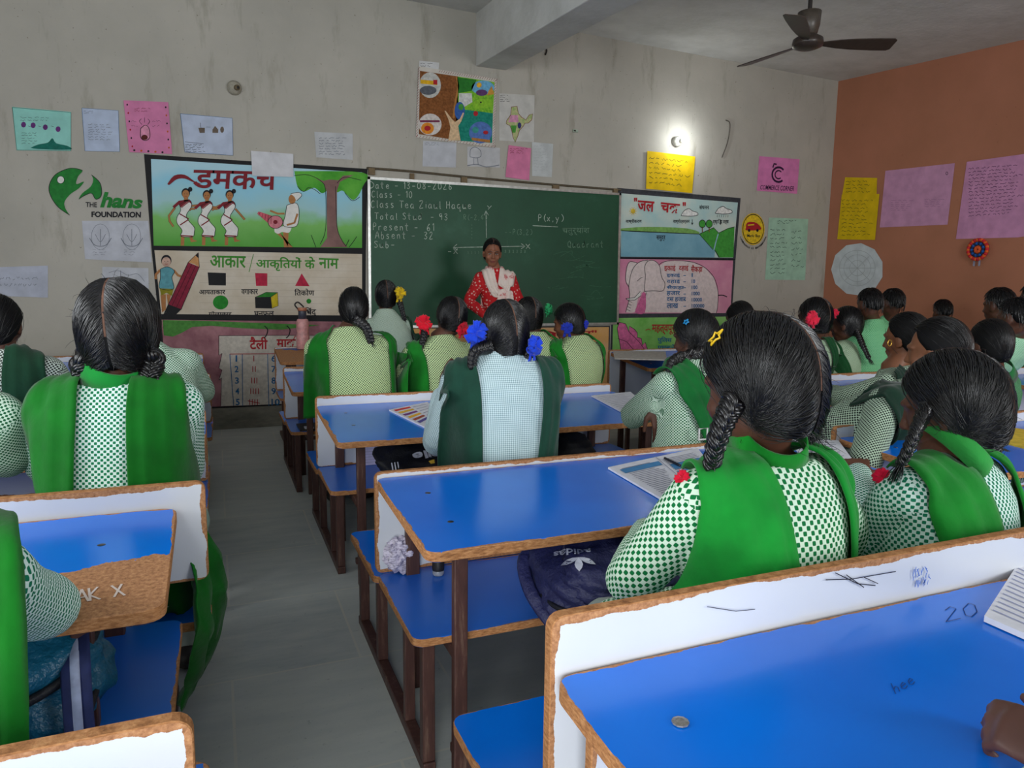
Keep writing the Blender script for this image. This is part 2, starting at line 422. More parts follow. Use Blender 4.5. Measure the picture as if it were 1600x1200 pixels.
# ------------------------------------------------------------------ flat art on walls (traced in wall metres)
class Art:
    def __init__(s, plane='front', off=.003):
        s.mb = MB(); s.plane = plane; s.off = off; s.lay = 0
    def P(s, x, y, lay=0):
        o = s.off+lay*.0009
        if s.plane == 'front': p = ony(x, y, D); return Vector((p.x, D-o, p.z))
        p = onx(x, y, XR); return Vector((XR-o, p.y, p.z))
    def wpts(s, pts, lay): return [s.P(x, y, lay) for x, y in pts]
    def polyw(s, v, m):
        tri = tessellate_polygon([v]); n = Vector((0, -1, 0)) if s.plane == 'front' else Vector((-1, 0, 0))
        f = []
        for t in tri:
            a, b, c = (v[i] for i in t)
            f.append(t if (b-a).cross(c-a).dot(n) > 0 else (t[0], t[2], t[1]))
        s.mb.add(v, f, m)
    def poly(s, pts, m, lay=1): s.polyw(s.wpts(pts, lay), m); return s
    def smooth(s, pts, m, lay=1, k=5):
        q = crom([(x, y, 0) for x, y in pts]+[(pts[0][0], pts[0][1], 0)], k)[:-1]; return s.poly([(p.x, p.y) for p in q], m, lay)
    def strokew(s, v, w, m):
        n = Vector((0, -1, 0)) if s.plane == 'front' else Vector((-1, 0, 0)); L = []
        for i in range(len(v)):
            t = v[min(i+1, len(v)-1)]-v[max(i-1, 0)]
            t = t.normalized() if t.length > 1e-9 else Vector((0, 0, 1))
            L.append(n.cross(t)*(w/2))
        vv = [p for i in range(len(v)) for p in (v[i]-L[i], v[i]+L[i])]
        s.mb.add(vv, [(2*i, 2*i+2, 2*i+3, 2*i+1) for i in range(len(v)-1)], m)
    def line(s, pts, w, m, lay=2, sm=False, close=False):
        """w in photo pixels at the wall"""
        if close: pts = list(pts)+[pts[0]]
        if sm: q = crom([(x, y, 0) for x, y in pts], 5); pts = [(p.x, p.y) for p in q]
        v = s.wpts(pts, lay); k = (s.P(pts[0][0]+1, pts[0][1], 0)-s.P(pts[0][0], pts[0][1], 0)).length
        s.strokew(v, w*k, m); return s
    def oval(s, cx, cy, rx, ry, m, lay=1, n=24):
        return s.poly([(cx+rx*math.cos(2*PI*i/n), cy+ry*math.sin(2*PI*i/n)) for i in range(n)], m, lay)
    def ring(s, cx, cy, rx, ry, w, m, lay=2, n=24):
        return s.line([(cx+rx*math.cos(2*PI*i/n), cy+ry*math.sin(2*PI*i/n)) for i in range(n+1)], w, m, lay)
    def text(s, t, box, m, lay=2, bold=0.0, shear=0.0):
        """lettering fitted into the photo quad box = (x0, y0, x1, y1) or four corners TL TR BR BL"""
        v, f = text_mesh(t, bold, shear)
        if len(box) == 4 and not isinstance(box[0], tuple): x0, y0, x1, y1 = box; box = ((x0, y0), (x1, y0), (x1, y1), (x0, y1))
        a, b, c, d = s.wpts(box, lay)
        vv = [(a*(1-x)+b*x)*y+(d*(1-x)+c*x)*(1-y) for x, y in v]
        s.mb.add(vv, f, m); return s
    def scribble(s, x0, y0, x1, y1, rows, m, w=1.0, lay=2, seed=0, slope=0.0, fill=.9):
        """rows of illegible handwriting"""
        r = random.Random(seed)
        for i in range(rows):
            y = y0+(y1-y0)*(i+.5)/rows; x = x0; e = x0+(x1-x0)*(fill if i % 3 else 1)*r.uniform(.8, 1)
            while x < e:
                L = r.uniform(4, 10); pts = []; q = x
                while q < min(x+L, e):
                    pts.append((q, y+slope*(q-x0)+r.uniform(-1, 1)*(y1-y0)/rows*.26)); q += 1.6
                if len(pts) > 1: s.line(pts, w, m, lay)
                x += L+r.uniform(1.5, 3)
        return s
    def build(s, name, parent=None): return s.mb.build(name, parent)
_tx = {}
def text_mesh(t, bold=0.0, shear=0.0):
    k = (t, bold, shear)
    if k not in _tx:
        c = bpy.data.curves.new('lettering', 'FONT'); c.body = t; c.size = 1; c.offset = bold; c.shear = shear; c.resolution_u = 3
        o = bpy.data.objects.new('lettering', c); COL.objects.link(o)
        dg = bpy.context.evaluated_depsgraph_get(); me = bpy.data.meshes.new_from_object(o.evaluated_get(dg))
        v = [(p.co.x, p.co.y) for p in me.vertices]; f = [tuple(p.vertices) for p in me.polygons]
        # make every face look towards +z
        g = []
        for q in f:
            ar = sum(v[q[i]][0]*v[q[(i+1) % len(q)]][1]-v[q[(i+1) % len(q)]][0]*v[q[i]][1] for i in range(len(q)))
            g.append(q if ar > 0 else q[::-1])
        x0, x1 = min(p[0] for p in v), max(p[0] for p in v); y0, y1 = min(p[1] for p in v), max(p[1] for p in v)
        _tx[k] = ([((p[0]-x0)/(x1-x0), (p[1]-y0)/(y1-y0)) for p in v], g)
        bpy.data.objects.remove(o); bpy.data.curves.remove(c); bpy.data.meshes.remove(me)
    return _tx[k]
# single-line handwriting: each letter is strokes on a grid 0..4 wide, 0 base .. 6 cap
HAND = {'D': ['0,0 0,6 2,5.6 4,3 2,.4 0,0'], 'a': ['3,3 1.4,3.6 .3,1.6 1.2,0 2.6,.8 3,3.4 3.2,.4 3.8,0'], 't': ['1.5,6 1.5,.6 2.6,0', '0,4 3,4'], 'e': ['.4,1.8 3,2.2 2,3.6 .6,2.6 .6,.8 2,0 3.4,.8'],
 '-': ['.6,2.4 3.4,2.4'], '1': ['.8,4.6 1.8,6 1.8,0'], '0': ['2,6 .5,4 .8,1 2,0 3.4,1.6 3.2,4.6 2,6'], '8': ['3,5.2 1.6,6 .8,4.6 3,2 2.6,.3 1.2,.1 .6,1.6 2.8,4.2 3,5.2'], '2': ['.6,4.8 1.8,6 3,4.6 .4,0 3.6,.2'], '6': ['3,6 1,3.4 .8,1 2,0 3.2,1.2 2.4,2.8 1,2'],
 'C': ['3.6,5 2.2,6 .5,4 .6,1.2 2,0 3.6,1'], 'l': ['1,6 1.1,.4 1.8,0'], 's': ['2.8,3.4 1.2,3.8 .8,2.6 2.6,1.4 2,.1 .5,.4'], 'T': ['0,6 4,5.8', '2,6 2,0'], 'Z': ['.2,5.8 3.6,6 .2,0 3.8,.2'], 'i': ['1.4,3.6 1.4,0', '1.4,5 1.5,5.3'], 'u': ['.4,3.6 .6,.6 1.8,0 3,1.4 3,3.6 3.1,.4 3.8,0'],
 'H': ['.4,6 .4,0', '3.4,6 3.4,0', '.4,3 3.4,3.2'], 'q': ['3,3.2 1.2,3.6 .4,1.6 1.4,.2 2.8,1.4 3,3.4 3,-2.4 3.8,-1.4'], 'o': ['2,3.6 .5,2 1.2,.1 2.8,.6 3,2.6 2,3.6'], 'S': ['3.4,5.2 2,6 .6,4.8 3.2,2 2.4,.2 .4,.6'], 'd': ['3,3 1.2,3.4 .5,1.4 1.4,0 3,1.4 3.2,6 3.2,.2'], '9': ['3,5 1.6,6 .6,4.4 1.6,3 3,4.4 2.8,0'], '3': ['.6,5.4 2.2,6 3,4.6 1.4,3.2 3.2,1.8 2,0 .4,.8'],
 'P': ['.6,0 .8,6 3,5.4 3,3.6 .8,2.8'], 'p': ['.6,-2 .8,3.4 2.6,3.4 3,1.4 1.6,0 .8,.6'], 'r': ['.6,3.4 .8,0', '.8,2.4 2,3.6 3,3.2'], 'n': ['.5,3.6 .6,0', '.6,2.4 2,3.6 2.8,2.4 3,0'], 'A': ['0,0 2,6 3.8,0', '.8,2.2 3,2.2'], 'b': ['.8,6 .8,.2 2.4,0 3,1.8 2,3.4 .8,2.6'], 'x': ['.4,3.6 3.2,0', '3.2,3.6 .4,0'],
 'X': ['0,5.6 3.8,0', '3.6,5.6 .2,0'], 'Y': ['0,6 1.8,3', '3.8,6 .8,0'], 'y': ['.4,3.6 1.6,1', '3.4,3.6 1,-2.4'], '(': ['2.6,6.4 1.2,4 1.2,1.4 2.6,-.6'], ')': ['1.2,6.4 2.8,4 2.8,1.4 1.2,-.6'], ',': ['1.2,.4 .8,-1'], 'Q': ['2,6 .4,4 .8,1 2.4,.2 3.8,2.4 3,5.4 2,6', '2.4,1.6 4,-.6'], '4': ['2.6,6 .4,2 3.6,2', '2.8,4 2.8,0'], 'R': ['.4,0 .6,6 3,5.4 2.8,3.4 .8,3 3.4,0'], 'k': ['.8,6 .8,0', '3,3.6 .8,1.8 3.2,0'], 'h': ['.8,6 .8,0', '.8,2.4 2,3.6 3,2.4 3,0'], 'K': ['.4,6 .4,0', '3.4,6 .4,2.6 3.6,0'], ' ': [], 'm': ['.3,3.6 .3,0', '.3,2.6 1.2,3.6 1.9,2.6 1.9,0', '1.9,2.6 2.8,3.6 3.5,2.6 3.5,0']}
def hand(art, t, x, y, cw, h, m, w, lay=2, slope=0.0, sp=.35, seed=1):
    r = random.Random(seed+len(t))
    for ch in t:
        k = .55 if ch in 'il1,() ' else 1.0
        for st in HAND.get(ch, []):
            pts = [tuple(map(float, q.split(','))) for q in st.split()]
            jy = r.uniform(-.03, .03)*h
            q = crom([(x+p[0]/4*cw, y+slope*(p[0]/4*cw)-p[1]/6*h+jy, 0) for p in pts], 3) if len(pts) > 2 else [Vector((x+p[0]/4*cw, y-p[1]/6*h, 0)) for p in pts]
            art.line([(p.x, p.y) for p in q], w, m, lay)
        dx = cw*(k+sp); x += dx; y += slope*dx
    return x

# ------------------------------------------------------------------ paintings on the front wall
RED, MAROON, INKBLUE, INKGREEN, INK = flat((176, 34, 44), var=.03), flat((128, 34, 44), var=.03), flat((32, 98, 150), var=.03), flat((66, 142, 48), var=.03), flat((30, 30, 36), var=0)
CREAM, PWHITE, BROWNSK, PBLACK = flat((214, 204, 188), var=.03), flat((228, 226, 220), var=.02), flat((176, 120, 72), var=.03), flat((32, 32, 34), var=.03)
def m_sky():
    n = NT('painted_sky_and_grass'); n.rough(.8, .2)
    sp = n.n('ShaderNodeSeparateXYZ'); n.l(n.n('ShaderNodeTexCoord').outputs['Object'], sp.inputs[0])
    h = n.math('ADD', n.math('DIVIDE', n.math('SUBTRACT', sp.outputs[2], 1.49), .66), n.math('MULTIPLY', n.math('SUBTRACT', n.noise(n.coord('Object'), 3, 4), .5), .5), True)
    n.color(n.ramp(h, [(.05, lin((92, 164, 70))), (.32, lin((128, 190, 104))), (.48, lin((164, 204, 206))), (.75, lin((150, 206, 226))), (.95, lin((176, 214, 226)))])); return n.m
def m_wash(name, c1, c2, sc=4):
    n = NT(name); n.rough(.8, .2); n.color(n.ramp(n.noise(n.coord('Object'), sc, 5, .6), [(.35, lin(c1)), (.65, lin(c2))])); return n.m
def Z(*p): return [(220+.2375*x, 220+.2375*y) for x, y in zip(p[::2], p[1::2])]

pan = empty('wall_mural', ony(400, 320, D), 'wall painting of three dancing women, a drummer and a tree under a red title', 'mural', 'painted panels on the front wall')
PANM = Matrix.Translation(-Vector(pan.location))
def part(a, name, root):
    o = a.build(name); o.parent = root; o.matrix_parent_inverse = Matrix.Translation(-Vector(root.location)); return o
a = Art(); a.poly([(225, 241), (574, 264), (571.5, 393), (237, 391)], PBLACK, 0); part(a, 'painted_border', pan)
a = Art(); a.poly([(236, 248.5), (565.6, 269.4), (565.6, 387.4), (240.2, 383.9)], m_sky(), 1); part(a, 'painted_background', pan)
GRN1, TRUNK = m_wash('painted_leaves', (64, 150, 46), (104, 182, 70)), m_wash('painted_trunk', (122, 92, 88), (150, 116, 110))
a = Art()
a.smooth(Z(1010, 200, 1460, 210, 1460, 300, 1400, 390, 1330, 330, 1290, 340, 1230, 330, 1190, 345, 1140, 310, 1070, 335, 1030, 300), GRN1, 2)
a.poly(Z(1140, 240, 1200, 265, 1240, 255, 1300, 260, 1330, 230, 1400, 225, 1310, 270, 1290, 330, 1290, 560, 1310, 640, 1360, 700, 1180, 700, 1225, 640, 1222, 330, 1200, 280), TRUNK, 3)
for st in ((1010, 230, 1100, 225, 1190, 270, 1215, 340, 1215, 580, 1180, 680), (1280, 300, 1290, 560, 1320, 650, 1350, 695), (1290, 280, 1340, 240, 1450, 260), (1340, 340, 1390, 395, 1440, 370), (1030, 300, 1070, 335, 1100, 310, 1140, 320, 1180, 350), (1120, 620, 1140, 670, 1150, 700), (1370, 700, 1400, 660, 1420, 630), (1350, 690, 1370, 650)):
    a.line(Z(*st), .9, INK, 4, True)
part(a, 'painted_tree', pan)
def dancer(dx, dy, k, la, ra):
    A = Art(); T = lambda *p: Z(*[(v*k+dx if i % 2 == 0 else v*k+dy) for i, v in enumerate(p)])
    A.poly(T(265, 620, 288, 620, 285, 690, 262, 690), BROWNSK, 2); A.poly(T(315, 620, 335, 615, 345, 650, 372, 660, 330, 668), BROWNSK, 2)
    A.line(T(*la), 3.6, BLACK_LINE, 2); A.line(T(*la), 2.8, BROWNSK, 3); A.line(T(*ra), 3.6, BLACK_LINE, 2); A.line(T(*ra), 2.8, BROWNSK, 3)
    dress = T(255, 420, 320, 392, 334, 430, 300, 490, 318, 530, 352, 570, 352, 600, 340, 632, 264, 628, 272, 590, 238, 540, 240, 500, 262, 460)
    A.smooth(dress, PWHITE, 4, 3); A.line(dress, .8, INK, 7, True, True)
    A.poly(T(208, 432, 250, 395, 320, 385, 340, 420, 312, 400, 262, 440, 250, 420, 222, 445), MAROON, 5)
    A.line(T(255, 480, 315, 515), 1.8, MAROON, 6); A.line(T(258, 555, 312, 520), 1.8, MAROON, 6); A.line(T(264, 624, 342, 628), 2, MAROON, 6); A.line(T(268, 440, 325, 395), 1.3, MAROON, 6)
    A.poly(T(285, 370, 310, 370, 312, 400, 284, 400), BROWNSK, 5)
    x, y = T(296, 350)[0]; A.oval(x, y-1.4, 6.6*k, 7.6*k, INK, 6); A.oval(x, y+.6, 5.4*k, 6.8*k, BROWNSK, 7)
    x2, y2 = T(325, 320)[0]; A.oval(x2, y2, 3.4*k, 3.8*k, INK, 6)
    for ex in (-2, 2): A.oval(x+ex, y, .6, .6, INK, 8, 8)
    A.line([(x-1.8, y+3.6), (x+1.8, y+3.6)], .7, RED, 8)
    part(A, 'painted_dancer', pan)
dancer(0, 0, 1, (225, 440, 185, 495, 190, 530, 215, 565), (330, 430, 375, 425, 400, 420))
dancer(150, 25, .96, (215, 440, 190, 440, 175, 450), (330, 430, 360, 430, 390, 415))
dancer(300, 25, .96, (215, 440, 190, 440, 175, 450), (335, 440, 370, 480, 400, 515))
a = Art()
a.poly(Z(880, 600, 920, 610, 970, 700, 1000, 700), BROWNSK, 2); a.poly(Z(935, 590, 972, 590, 968, 700, 942, 700), BROWNSK, 2)
a.smooth(Z(880, 570, 985, 560, 975, 605, 930, 600, 905, 612, 880, 600), PWHITE, 3, 3)
a.smooth(Z(960, 425, 1020, 410, 1040, 460, 1025, 560, 940, 560, 950, 490), PWHITE, 4, 3); a.line(Z(960, 425, 1020, 410, 1040, 460, 1025, 560, 940, 560, 950, 490), .8, INK, 7, True, True)
a.line(Z(945, 480, 900, 480, 850, 460), 3, BROWNSK, 5); a.line(Z(1030, 480, 1010, 540, 960, 555), 3, BROWNSK, 6)
a.poly(Z(765, 480, 775, 465, 880, 500, 870, 570), flat((206, 96, 110)), 5); x, y = Z(885, 535)[0]; a.oval(x, y, 11.5, 10, flat((214, 130, 140)), 6); a.oval(x, y, 3.4, 3.2, MAROON, 7); a.ring(x, y, 11.5, 10, .8, INK, 7)
for q in range(5): a.line(Z(785+q*18, 470+q*6, 775+q*20, 492+q*14), .7, MAROON, 7)
x, y = Z(995, 385)[0]; a.oval(x, y, 5.6, 7.4, BROWNSK, 5); a.smooth(Z(985, 350, 1035, 340, 1058, 360, 1025, 395, 1010, 370), PWHITE, 6, 3); a.line(Z(985, 350, 1035, 340, 1058, 360, 1025, 395), .8, INK, 7, True)
part(a, 'painted_drummer', pan)
a = Art(); a.text('डमकच', ((303, 265.5), (433, 269), (432, 297), (300, 294)), MAROON, 9, .018)
a.smooth(Z(175, 285, 220, 230, 290, 225, 350, 265, 400, 285, 350, 275, 290, 250, 235, 255, 190, 290), MAROON, 8, 3); part(a, 'title_lettering', pan)

pan2 = empty('wall_mural', ony(400, 440, D), 'wall painting of a boy with a giant red pencil and the names of shapes', 'mural', 'painted panels on the front wall')
a = Art(); a.poly([(237, 391), (571.5, 393), (571, 502), (248, 499)], PBLACK, 0); part(a, 'painted_border', pan2)
a = Art(); a.poly([(241.4, 391), (565.6, 397), (565.6, 493), (252, 490.7)], m_wash('painted_cream_ground', (200, 186, 164), (216, 206, 190)), 1)
for q in range(9): a.line([(312, 400+q*10.4), (564, 403+q*10.3)], .35, flat((176, 164, 146), var=0), 1.4)
part(a, 'painted_background', pan2)
a = Art(); SKY = flat((96, 160, 170), var=.05)
a.line(Z(128, 850, 100, 880, 98, 910), 4, BROWNSK, 2); a.line(Z(215, 850, 245, 885, 285, 900), 4, BROWNSK, 2)
a.poly(Z(130, 1010, 165, 1010, 165, 1110, 140, 1130), BROWNSK, 2); a.poly(Z(170, 1010, 200, 1010, 180, 1090), BROWNSK, 2)
a.smooth(Z(128, 845, 165, 830, 195, 835, 222, 860, 205, 900, 215, 975, 125, 970, 130, 900), SKY, 3, 3); a.line(Z(128, 845, 165, 830, 195, 835, 222, 860, 205, 900, 215, 975, 125, 970, 130, 900), .8, INK, 5, True, True)
a.poly(Z(124, 970, 215, 975, 205, 1020, 170, 1000, 135, 1018), flat((140, 134, 30)), 4)
x, y = Z(168, 795)[0]; a.oval(x, y-1.6, 8, 9, INK, 4); a.oval(x, y+.6, 7, 7.6, flat((198, 164, 146)), 5)
for ex in (-2.4, 2.4): a.oval(x+ex, y-.5, .7, .7, INK, 6, 8)
a.line([(x-2.2, y+3.6), (x, y+4.4), (x+2.2, y+3.6)], .7, RED, 6)
part(a, 'painted_boy', pan2)
a = Art(); a.poly(Z(312, 800, 385, 830, 265, 1110, 180, 1080), flat((138, 34, 58)), 4); a.poly(Z(312, 800, 378, 735, 385, 830, 350, 810), flat((206, 150, 96)), 4); a.poly(Z(360, 755, 380, 735, 382, 775), INK, 5)
a.poly(Z(180, 1075, 268, 1108, 230, 1145, 150, 1140), PBLACK, 5)
for q in ((335, 812, 205, 1085), (362, 820, 235, 1095)): a.line(Z(*q), .9, flat((80, 16, 34)), 5)
a.line(Z(312, 800, 180, 1080, 265, 1110, 385, 830, 378, 735, 312, 800), .9, INK, 6); part(a, 'painted_pencil', pan2)
a = Art()
a.text('आकार', ((328, 399), (384, 400), (384, 419), (328, 418)), INKGREEN, 3, .02); a.line([(389, 425), (396, 397)], 1, INKGREEN, 3)
a.text('आकृितयों', ((400, 401), (471, 402), (471, 424), (400, 423)), INKGREEN, 3, .02); a.text('के', ((476, 401), (492, 401), (492, 420), (476, 420)), INKGREEN, 3, .02); a.text('नाम', ((498, 403), (529, 404), (529, 420), (498, 419)), INKGREEN, 3, .02)
part(a, 'title_lettering', pan2)
a = Art()
def nextp(nm, pn):
    global a
    part(a, nm, pn); a = Art()
a.poly(Z(440, 866, 560, 870, 560, 952, 447, 950), PBLACK, 2); nextp('painted_shape', pan2); a.poly(Z(752, 870, 832, 872, 832, 955, 758, 955), flat((186, 40, 70)), 2); nextp('painted_shape', pan2); a.poly(Z(1058, 872, 1110, 957, 1015, 955), flat((186, 40, 70)), 2)
nextp('painted_shape', pan2); x, y = Z(525, 1063)[0]; a.oval(x, y, 12, 11, flat((38, 138, 44)), 2); nextp('painted_shape', pan2); x, y = Z(1105, 1055)[0]; a.oval(x, y, 3.8, 3.8, flat((38, 138, 44)), 2)
nextp('painted_shape', pan2); a.poly(Z(752, 1030, 855, 1028, 862, 1102, 755, 1100), PBLACK, 2); a.poly(Z(752, 1028, 825, 996, 900, 998, 855, 1028), flat((44, 130, 44)), 2); a.poly(Z(855, 1028, 900, 998, 904, 1085, 862, 1102), flat((214, 190, 40)), 2)
a.line(Z(752, 1030, 825, 996, 900, 998, 904, 1085, 862, 1102, 755, 1100, 752, 1030, 855, 1028, 862, 1102), .7, INK, 3); a.line(Z(855, 1028, 900, 998), .7, INK, 3)
part(a, 'painted_cube', pan2)
a = Art()
for t, q in (('आयताकार', (311, 453, 352, 460)), ('वगाकार', (377, 452, 403, 460)), ('ितकोण', (460, 451, 491, 462)), ('गोलाकार', (326, 486, 362, 493)), ('घनफल', (397, 486, 428, 494)), ('िबंदु', (476, 480, 494, 495))): a.text(t, q, INK, 3, .02); part(a, 'caption_lettering', pan2); a = Art()

pan3 = empty('wall_mural', ony(420, 570, D), 'wall painting of a tally mark table on a white scroll with pink and green surround', 'mural', 'painted panels on the front wall')
a = Art(); a.poly([(248, 499), (571, 502), (571, 631), (442, 634), (305, 639), (262, 641)], PBLACK, 0); part(a, 'painted_border', pan3)
a = Art(); a.poly([(252, 499.5), (567, 503), (567, 628), (442, 631), (305, 636.5), (264, 638)], m_wash('painted_pink_ground', (140, 92, 102), (178, 128, 134), 7), 1)
a.poly([(254, 500), (310, 501), (500, 508), (440, 515), (380, 513), (330, 509), (300, 511), (284, 520), (270, 526), (256, 524)], flat((78, 140, 62)), 2); part(a, 'painted_background', pan3)
a = Art(); a.poly([(342, 524.5), (430, 524), (560, 524), (560, 628), (442, 631), (345, 634.5), (346, 590), (342, 594), (347, 578), (342, 575), (347, 552), (342, 555)], flat((206, 198, 186), var=.04), 3)
a.line([(342, 524.5), (430, 524), (560, 524)], .8, INK, 4); a.line([(345, 634), (346, 590), (342, 594), (347, 578), (342, 575), (347, 552), (342, 555), (342, 524)], .8, INK, 4)
for x in (413, 448): a.line([(x, 509), (x+5, 515), (x+3, 524), (x-1, 528)], 1.6, PBLACK, 5, True)
part(a, 'painted_scroll', pan3)
a = Art(); a.text('टैली', (390, 526, 418, 546), RED, 5, .025); a.text('माक', (432, 530, 462, 543), RED, 5, .025); a.line([(458, 531), (461, 525), (465, 527)], 1.4, RED, 5)
a.line([(359, 553), (560, 552)], 1.1, RED, 5)
for x0, x1 in ((359, 365), (378.5, 379), (418, 420), (452, 455)): a.line([(x0, 553), (x1, 634)], 1.1, INKBLUE, 5)
for i, y in enumerate((560, 576.5, 594.5, 611, 628)):
    a.text(str(i+1), (368 if i == 0 else 366+i*.6, y-5, 370.6 if i == 0 else 372+i*.6, y+5), INKBLUE, 5, .02); a.text(str(i+6), (424, y-5, 431 if i < 4 else 437, y+5), INKBLUE, 5, .02)
    for q in range(min(i+1, 4)): a.line([(396.5+q*4-i*1.6, y-4.5), (396.5+q*4-i*1.6, y+4.5)], 1.2, RED, 5)
    if i == 4: a.line([(387, y-2), (406, y+2)], 1.2, RED, 5)
part(a, 'tally_table_lettering', pan3)

# right-hand paintings
def Q(*p): return [(940+.2375*x, 180+.2375*y) for x, y in zip(p[::2], p[1::2])]
pan4 = empty('wall_mural', ony(1060, 350, D), 'wall painting of the water cycle with lake, green hills and clouds', 'mural', 'painted panels on the front wall')
a = Art(); a.poly([(964, 293.5), (1157, 309.5), (1149, 406), (967, 404)], flat((62, 64, 70)), 0); part(a, 'painted_border', pan4)
a = Art(); a.poly([(968.5, 302), (1152.6, 316.6), (1144.7, 402.8), (969.7, 401)], m_wash('painted_pale_sky', (170, 206, 206), (210, 218, 206), 3), 1)
a.smooth(Q(130, 745, 300, 735, 560, 745, 640, 780, 400, 775, 130, 762), flat((126, 176, 92)), 2, 3)
a.poly(Q(128, 760, 640, 782, 745, 890, 740, 936, 125, 930), m_wash('painted_lake', (116, 166, 186), (136, 184, 200)), 2); a.line(Q(128, 760, 640, 782, 730, 885), .9, INK, 3)
GR2 = flat((70, 160, 62), var=.05); a.poly(Q(640, 782, 735, 740, 768, 775, 735, 885), GR2, 3); a.poly(Q(768, 775, 830, 745, 872, 735, 865, 936, 770, 936, 740, 890), GR2, 3)
a.line(Q(640, 782, 735, 740, 768, 775, 830, 745, 872, 735), .8, INK, 4); a.line(Q(745, 890, 770, 936), 1.2, INK, 4); a.line(Q(765, 780, 750, 830, 738, 880), 1.6, flat((160, 200, 220)), 4)
for cx in (660, 705): x, y = Q(cx, 715)[0]; a.oval(x, y, 5, 6, GR2, 4); a.ring(x, y, 5, 6, .8, INK, 5); a.line([(x, y+5), (x, y+13)], 1.4, flat((130, 90, 60)), 5)
x, y = Q(205, 632)[0]; a.oval(x, y, 3.6, 4, flat((224, 190, 60)), 3)
for q in range(10): a.line([(x+4*math.cos(q*.63), y+4.4*math.sin(q*.63)), (x+6*math.cos(q*.63), y+6.6*math.sin(q*.63))], .8, flat((224, 190, 60)), 3)
for cx, cy in ((575, 645), (800, 630)):
    c = Q(cx-55, cy+15, cx-35, cy-15, cx-5, cy-30, cx+20, cy-15, cx+50, cy-5, cx+55, cy+12, cx+10, cy+20, cx-30, cy+18); a.smooth(c, flat((232, 232, 228)), 3, 3); a.line(c, .7, INK, 4, True, True)
for q in range(6): a.line(Q(760+q*14, 655, 758+q*14, 672), .5, INK, 3)
part(a, 'painted_landscape', pan4)
a = Art(); a.text('जल', ((996, 313), (1022, 315), (1021, 332), (995, 329)), RED, 5, .03); a.text('चक', ((1032, 316), (1062, 319), (1061, 334), (1031, 331)), RED, 5, .03); a.line([(1049, 333), (1054, 328)], 1.4, RED, 5); a.text('"', (990, 309, 995, 315), RED, 5, .03); a.text('"', (1066, 316, 1071, 322), RED, 5, .03)
for t, q in (('वाष्पीकरण', (977, 342, 1002, 350)), ('वाष्पोत्सर्जन', (1051, 342, 1077, 350)), ('संघनन', (1092, 320, 1107, 327)), ('वृष्टि या वर्षा', (1113, 342, 1138, 351)), ('समुद्र', (1025, 368, 1039, 377))): a.text(t, q, INK, 5, .02); nextp('caption_lettering', pan4)
for x in (1081, 1125): a.line([(x, 343), (x, 351)], .9, INK, 5); a.line([(x-1.6, 348), (x, 351), (x+1.6, 348)], .8, INK, 5)
part(a, 'caption_arrow', pan4)
def E(*p): return [(900+.175*x, 380+.175*y) for x, y in zip(p[::2], p[1::2])]
pan5 = empty('wall_mural', ony(1055, 450, D), 'wall painting of a pale elephant with place value numbers on pink', 'mural', 'painted panels on the front wall')
a = Art(); a.poly([(966, 402.5), (1149, 405), (1143, 494), (961, 496)], flat((62, 64, 70)), 0); part(a, 'painted_border', pan5)
a = Art(); a.poly([(968.8, 404.5), (1145, 407), (1141, 489), (964.7, 490)], m_wash('painted_rose_ground', (206, 130, 160), (222, 156, 178)), 1); part(a, 'painted_background', pan5)
a = Art(); EL = flat((222, 206, 204), var=.03)
body = E(610, 618, 625, 440, 720, 220, 790, 165, 900, 155, 1040, 170, 1150, 220, 1230, 310, 1265, 430, 1262, 560, 1250, 622)
a.poly(body, EL, 2); a.line(body, .8, INK, 3, True)
a.smooth(E(440, 615, 475, 480, 470, 370, 500, 240, 560, 170, 640, 150, 740, 200, 640, 430, 570, 440, 545, 520, 520, 615), EL, 4, 3); a.line(E(440, 615, 475, 480, 470, 370, 500, 240, 560, 170, 640, 150), .8, INK, 5, True)
a.smooth(E(470, 390, 440, 330, 450, 220, 480, 165, 545, 178, 500, 240, 475, 320), EL, 3, 3); a.line(E(470, 390, 440, 330, 450, 220, 480, 165, 545, 178), .8, INK, 5, True)
ear = E(605, 430, 615, 300, 610, 210, 640, 160, 690, 155, 740, 200, 760, 300, 790, 360, 770, 425, 690, 425); a.smooth(ear, EL, 5, 3); a.line(ear, .8, INK, 6, True, True)
a.smooth(E(440, 495, 520, 485, 570, 430, 575, 470, 520, 508, 460, 508), PWHITE, 5, 3); a.line(E(440, 495, 520, 485, 570, 430, 575, 470, 520, 508, 460, 508, 440, 495), .8, INK, 6)
a.smooth(E(600, 430, 620, 470, 610, 620, 525, 618, 560, 520), flat((206, 104, 150)), 5, 3)
a.line(E(540, 340, 575, 310, 590, 305), .7, INK, 6); a.line(E(1268, 465, 1310, 465, 1345, 480), 1.2, INK, 4, True)
for q in range(4): a.line(E(450+q*6, 590-q*25, 480+q*6, 605-q*25), .6, INK, 6)
part(a, 'painted_elephant', pan5)
a = Art()
for t, q in (('इकाई', (1037, 413, 1055, 424)), ('दहाई', (1060, 413, 1075, 424)), ('सैकड़ा', (1079, 414, 1097, 427))): a.text(t, q, RED, 6, .02); nextp('title_lettering', pan5)
for i, (t, nn) in enumerate((('इकाई', '1'), ('दहाई', '10'), ('सैकड़ा', '100'), ('हजार', '1000'), ('दस हजार', '10000'), ('लाख', '100000'))):
    y = 426+i*9.6; a.text(t, (1041, y, 1041+(9+3*len(t)), y+7.6), INKBLUE, 6, .02); nextp('place_value_lettering', pan5); a.line([(1067, y+4.5), (1071, y+4.5)], .9, INKBLUE, 6); nextp('place_value_dash', pan5); a.text(nn, (1080, y+.8, 1081.8+3.6*(len(nn)-1), y+6.8), INKBLUE, 6, .02)
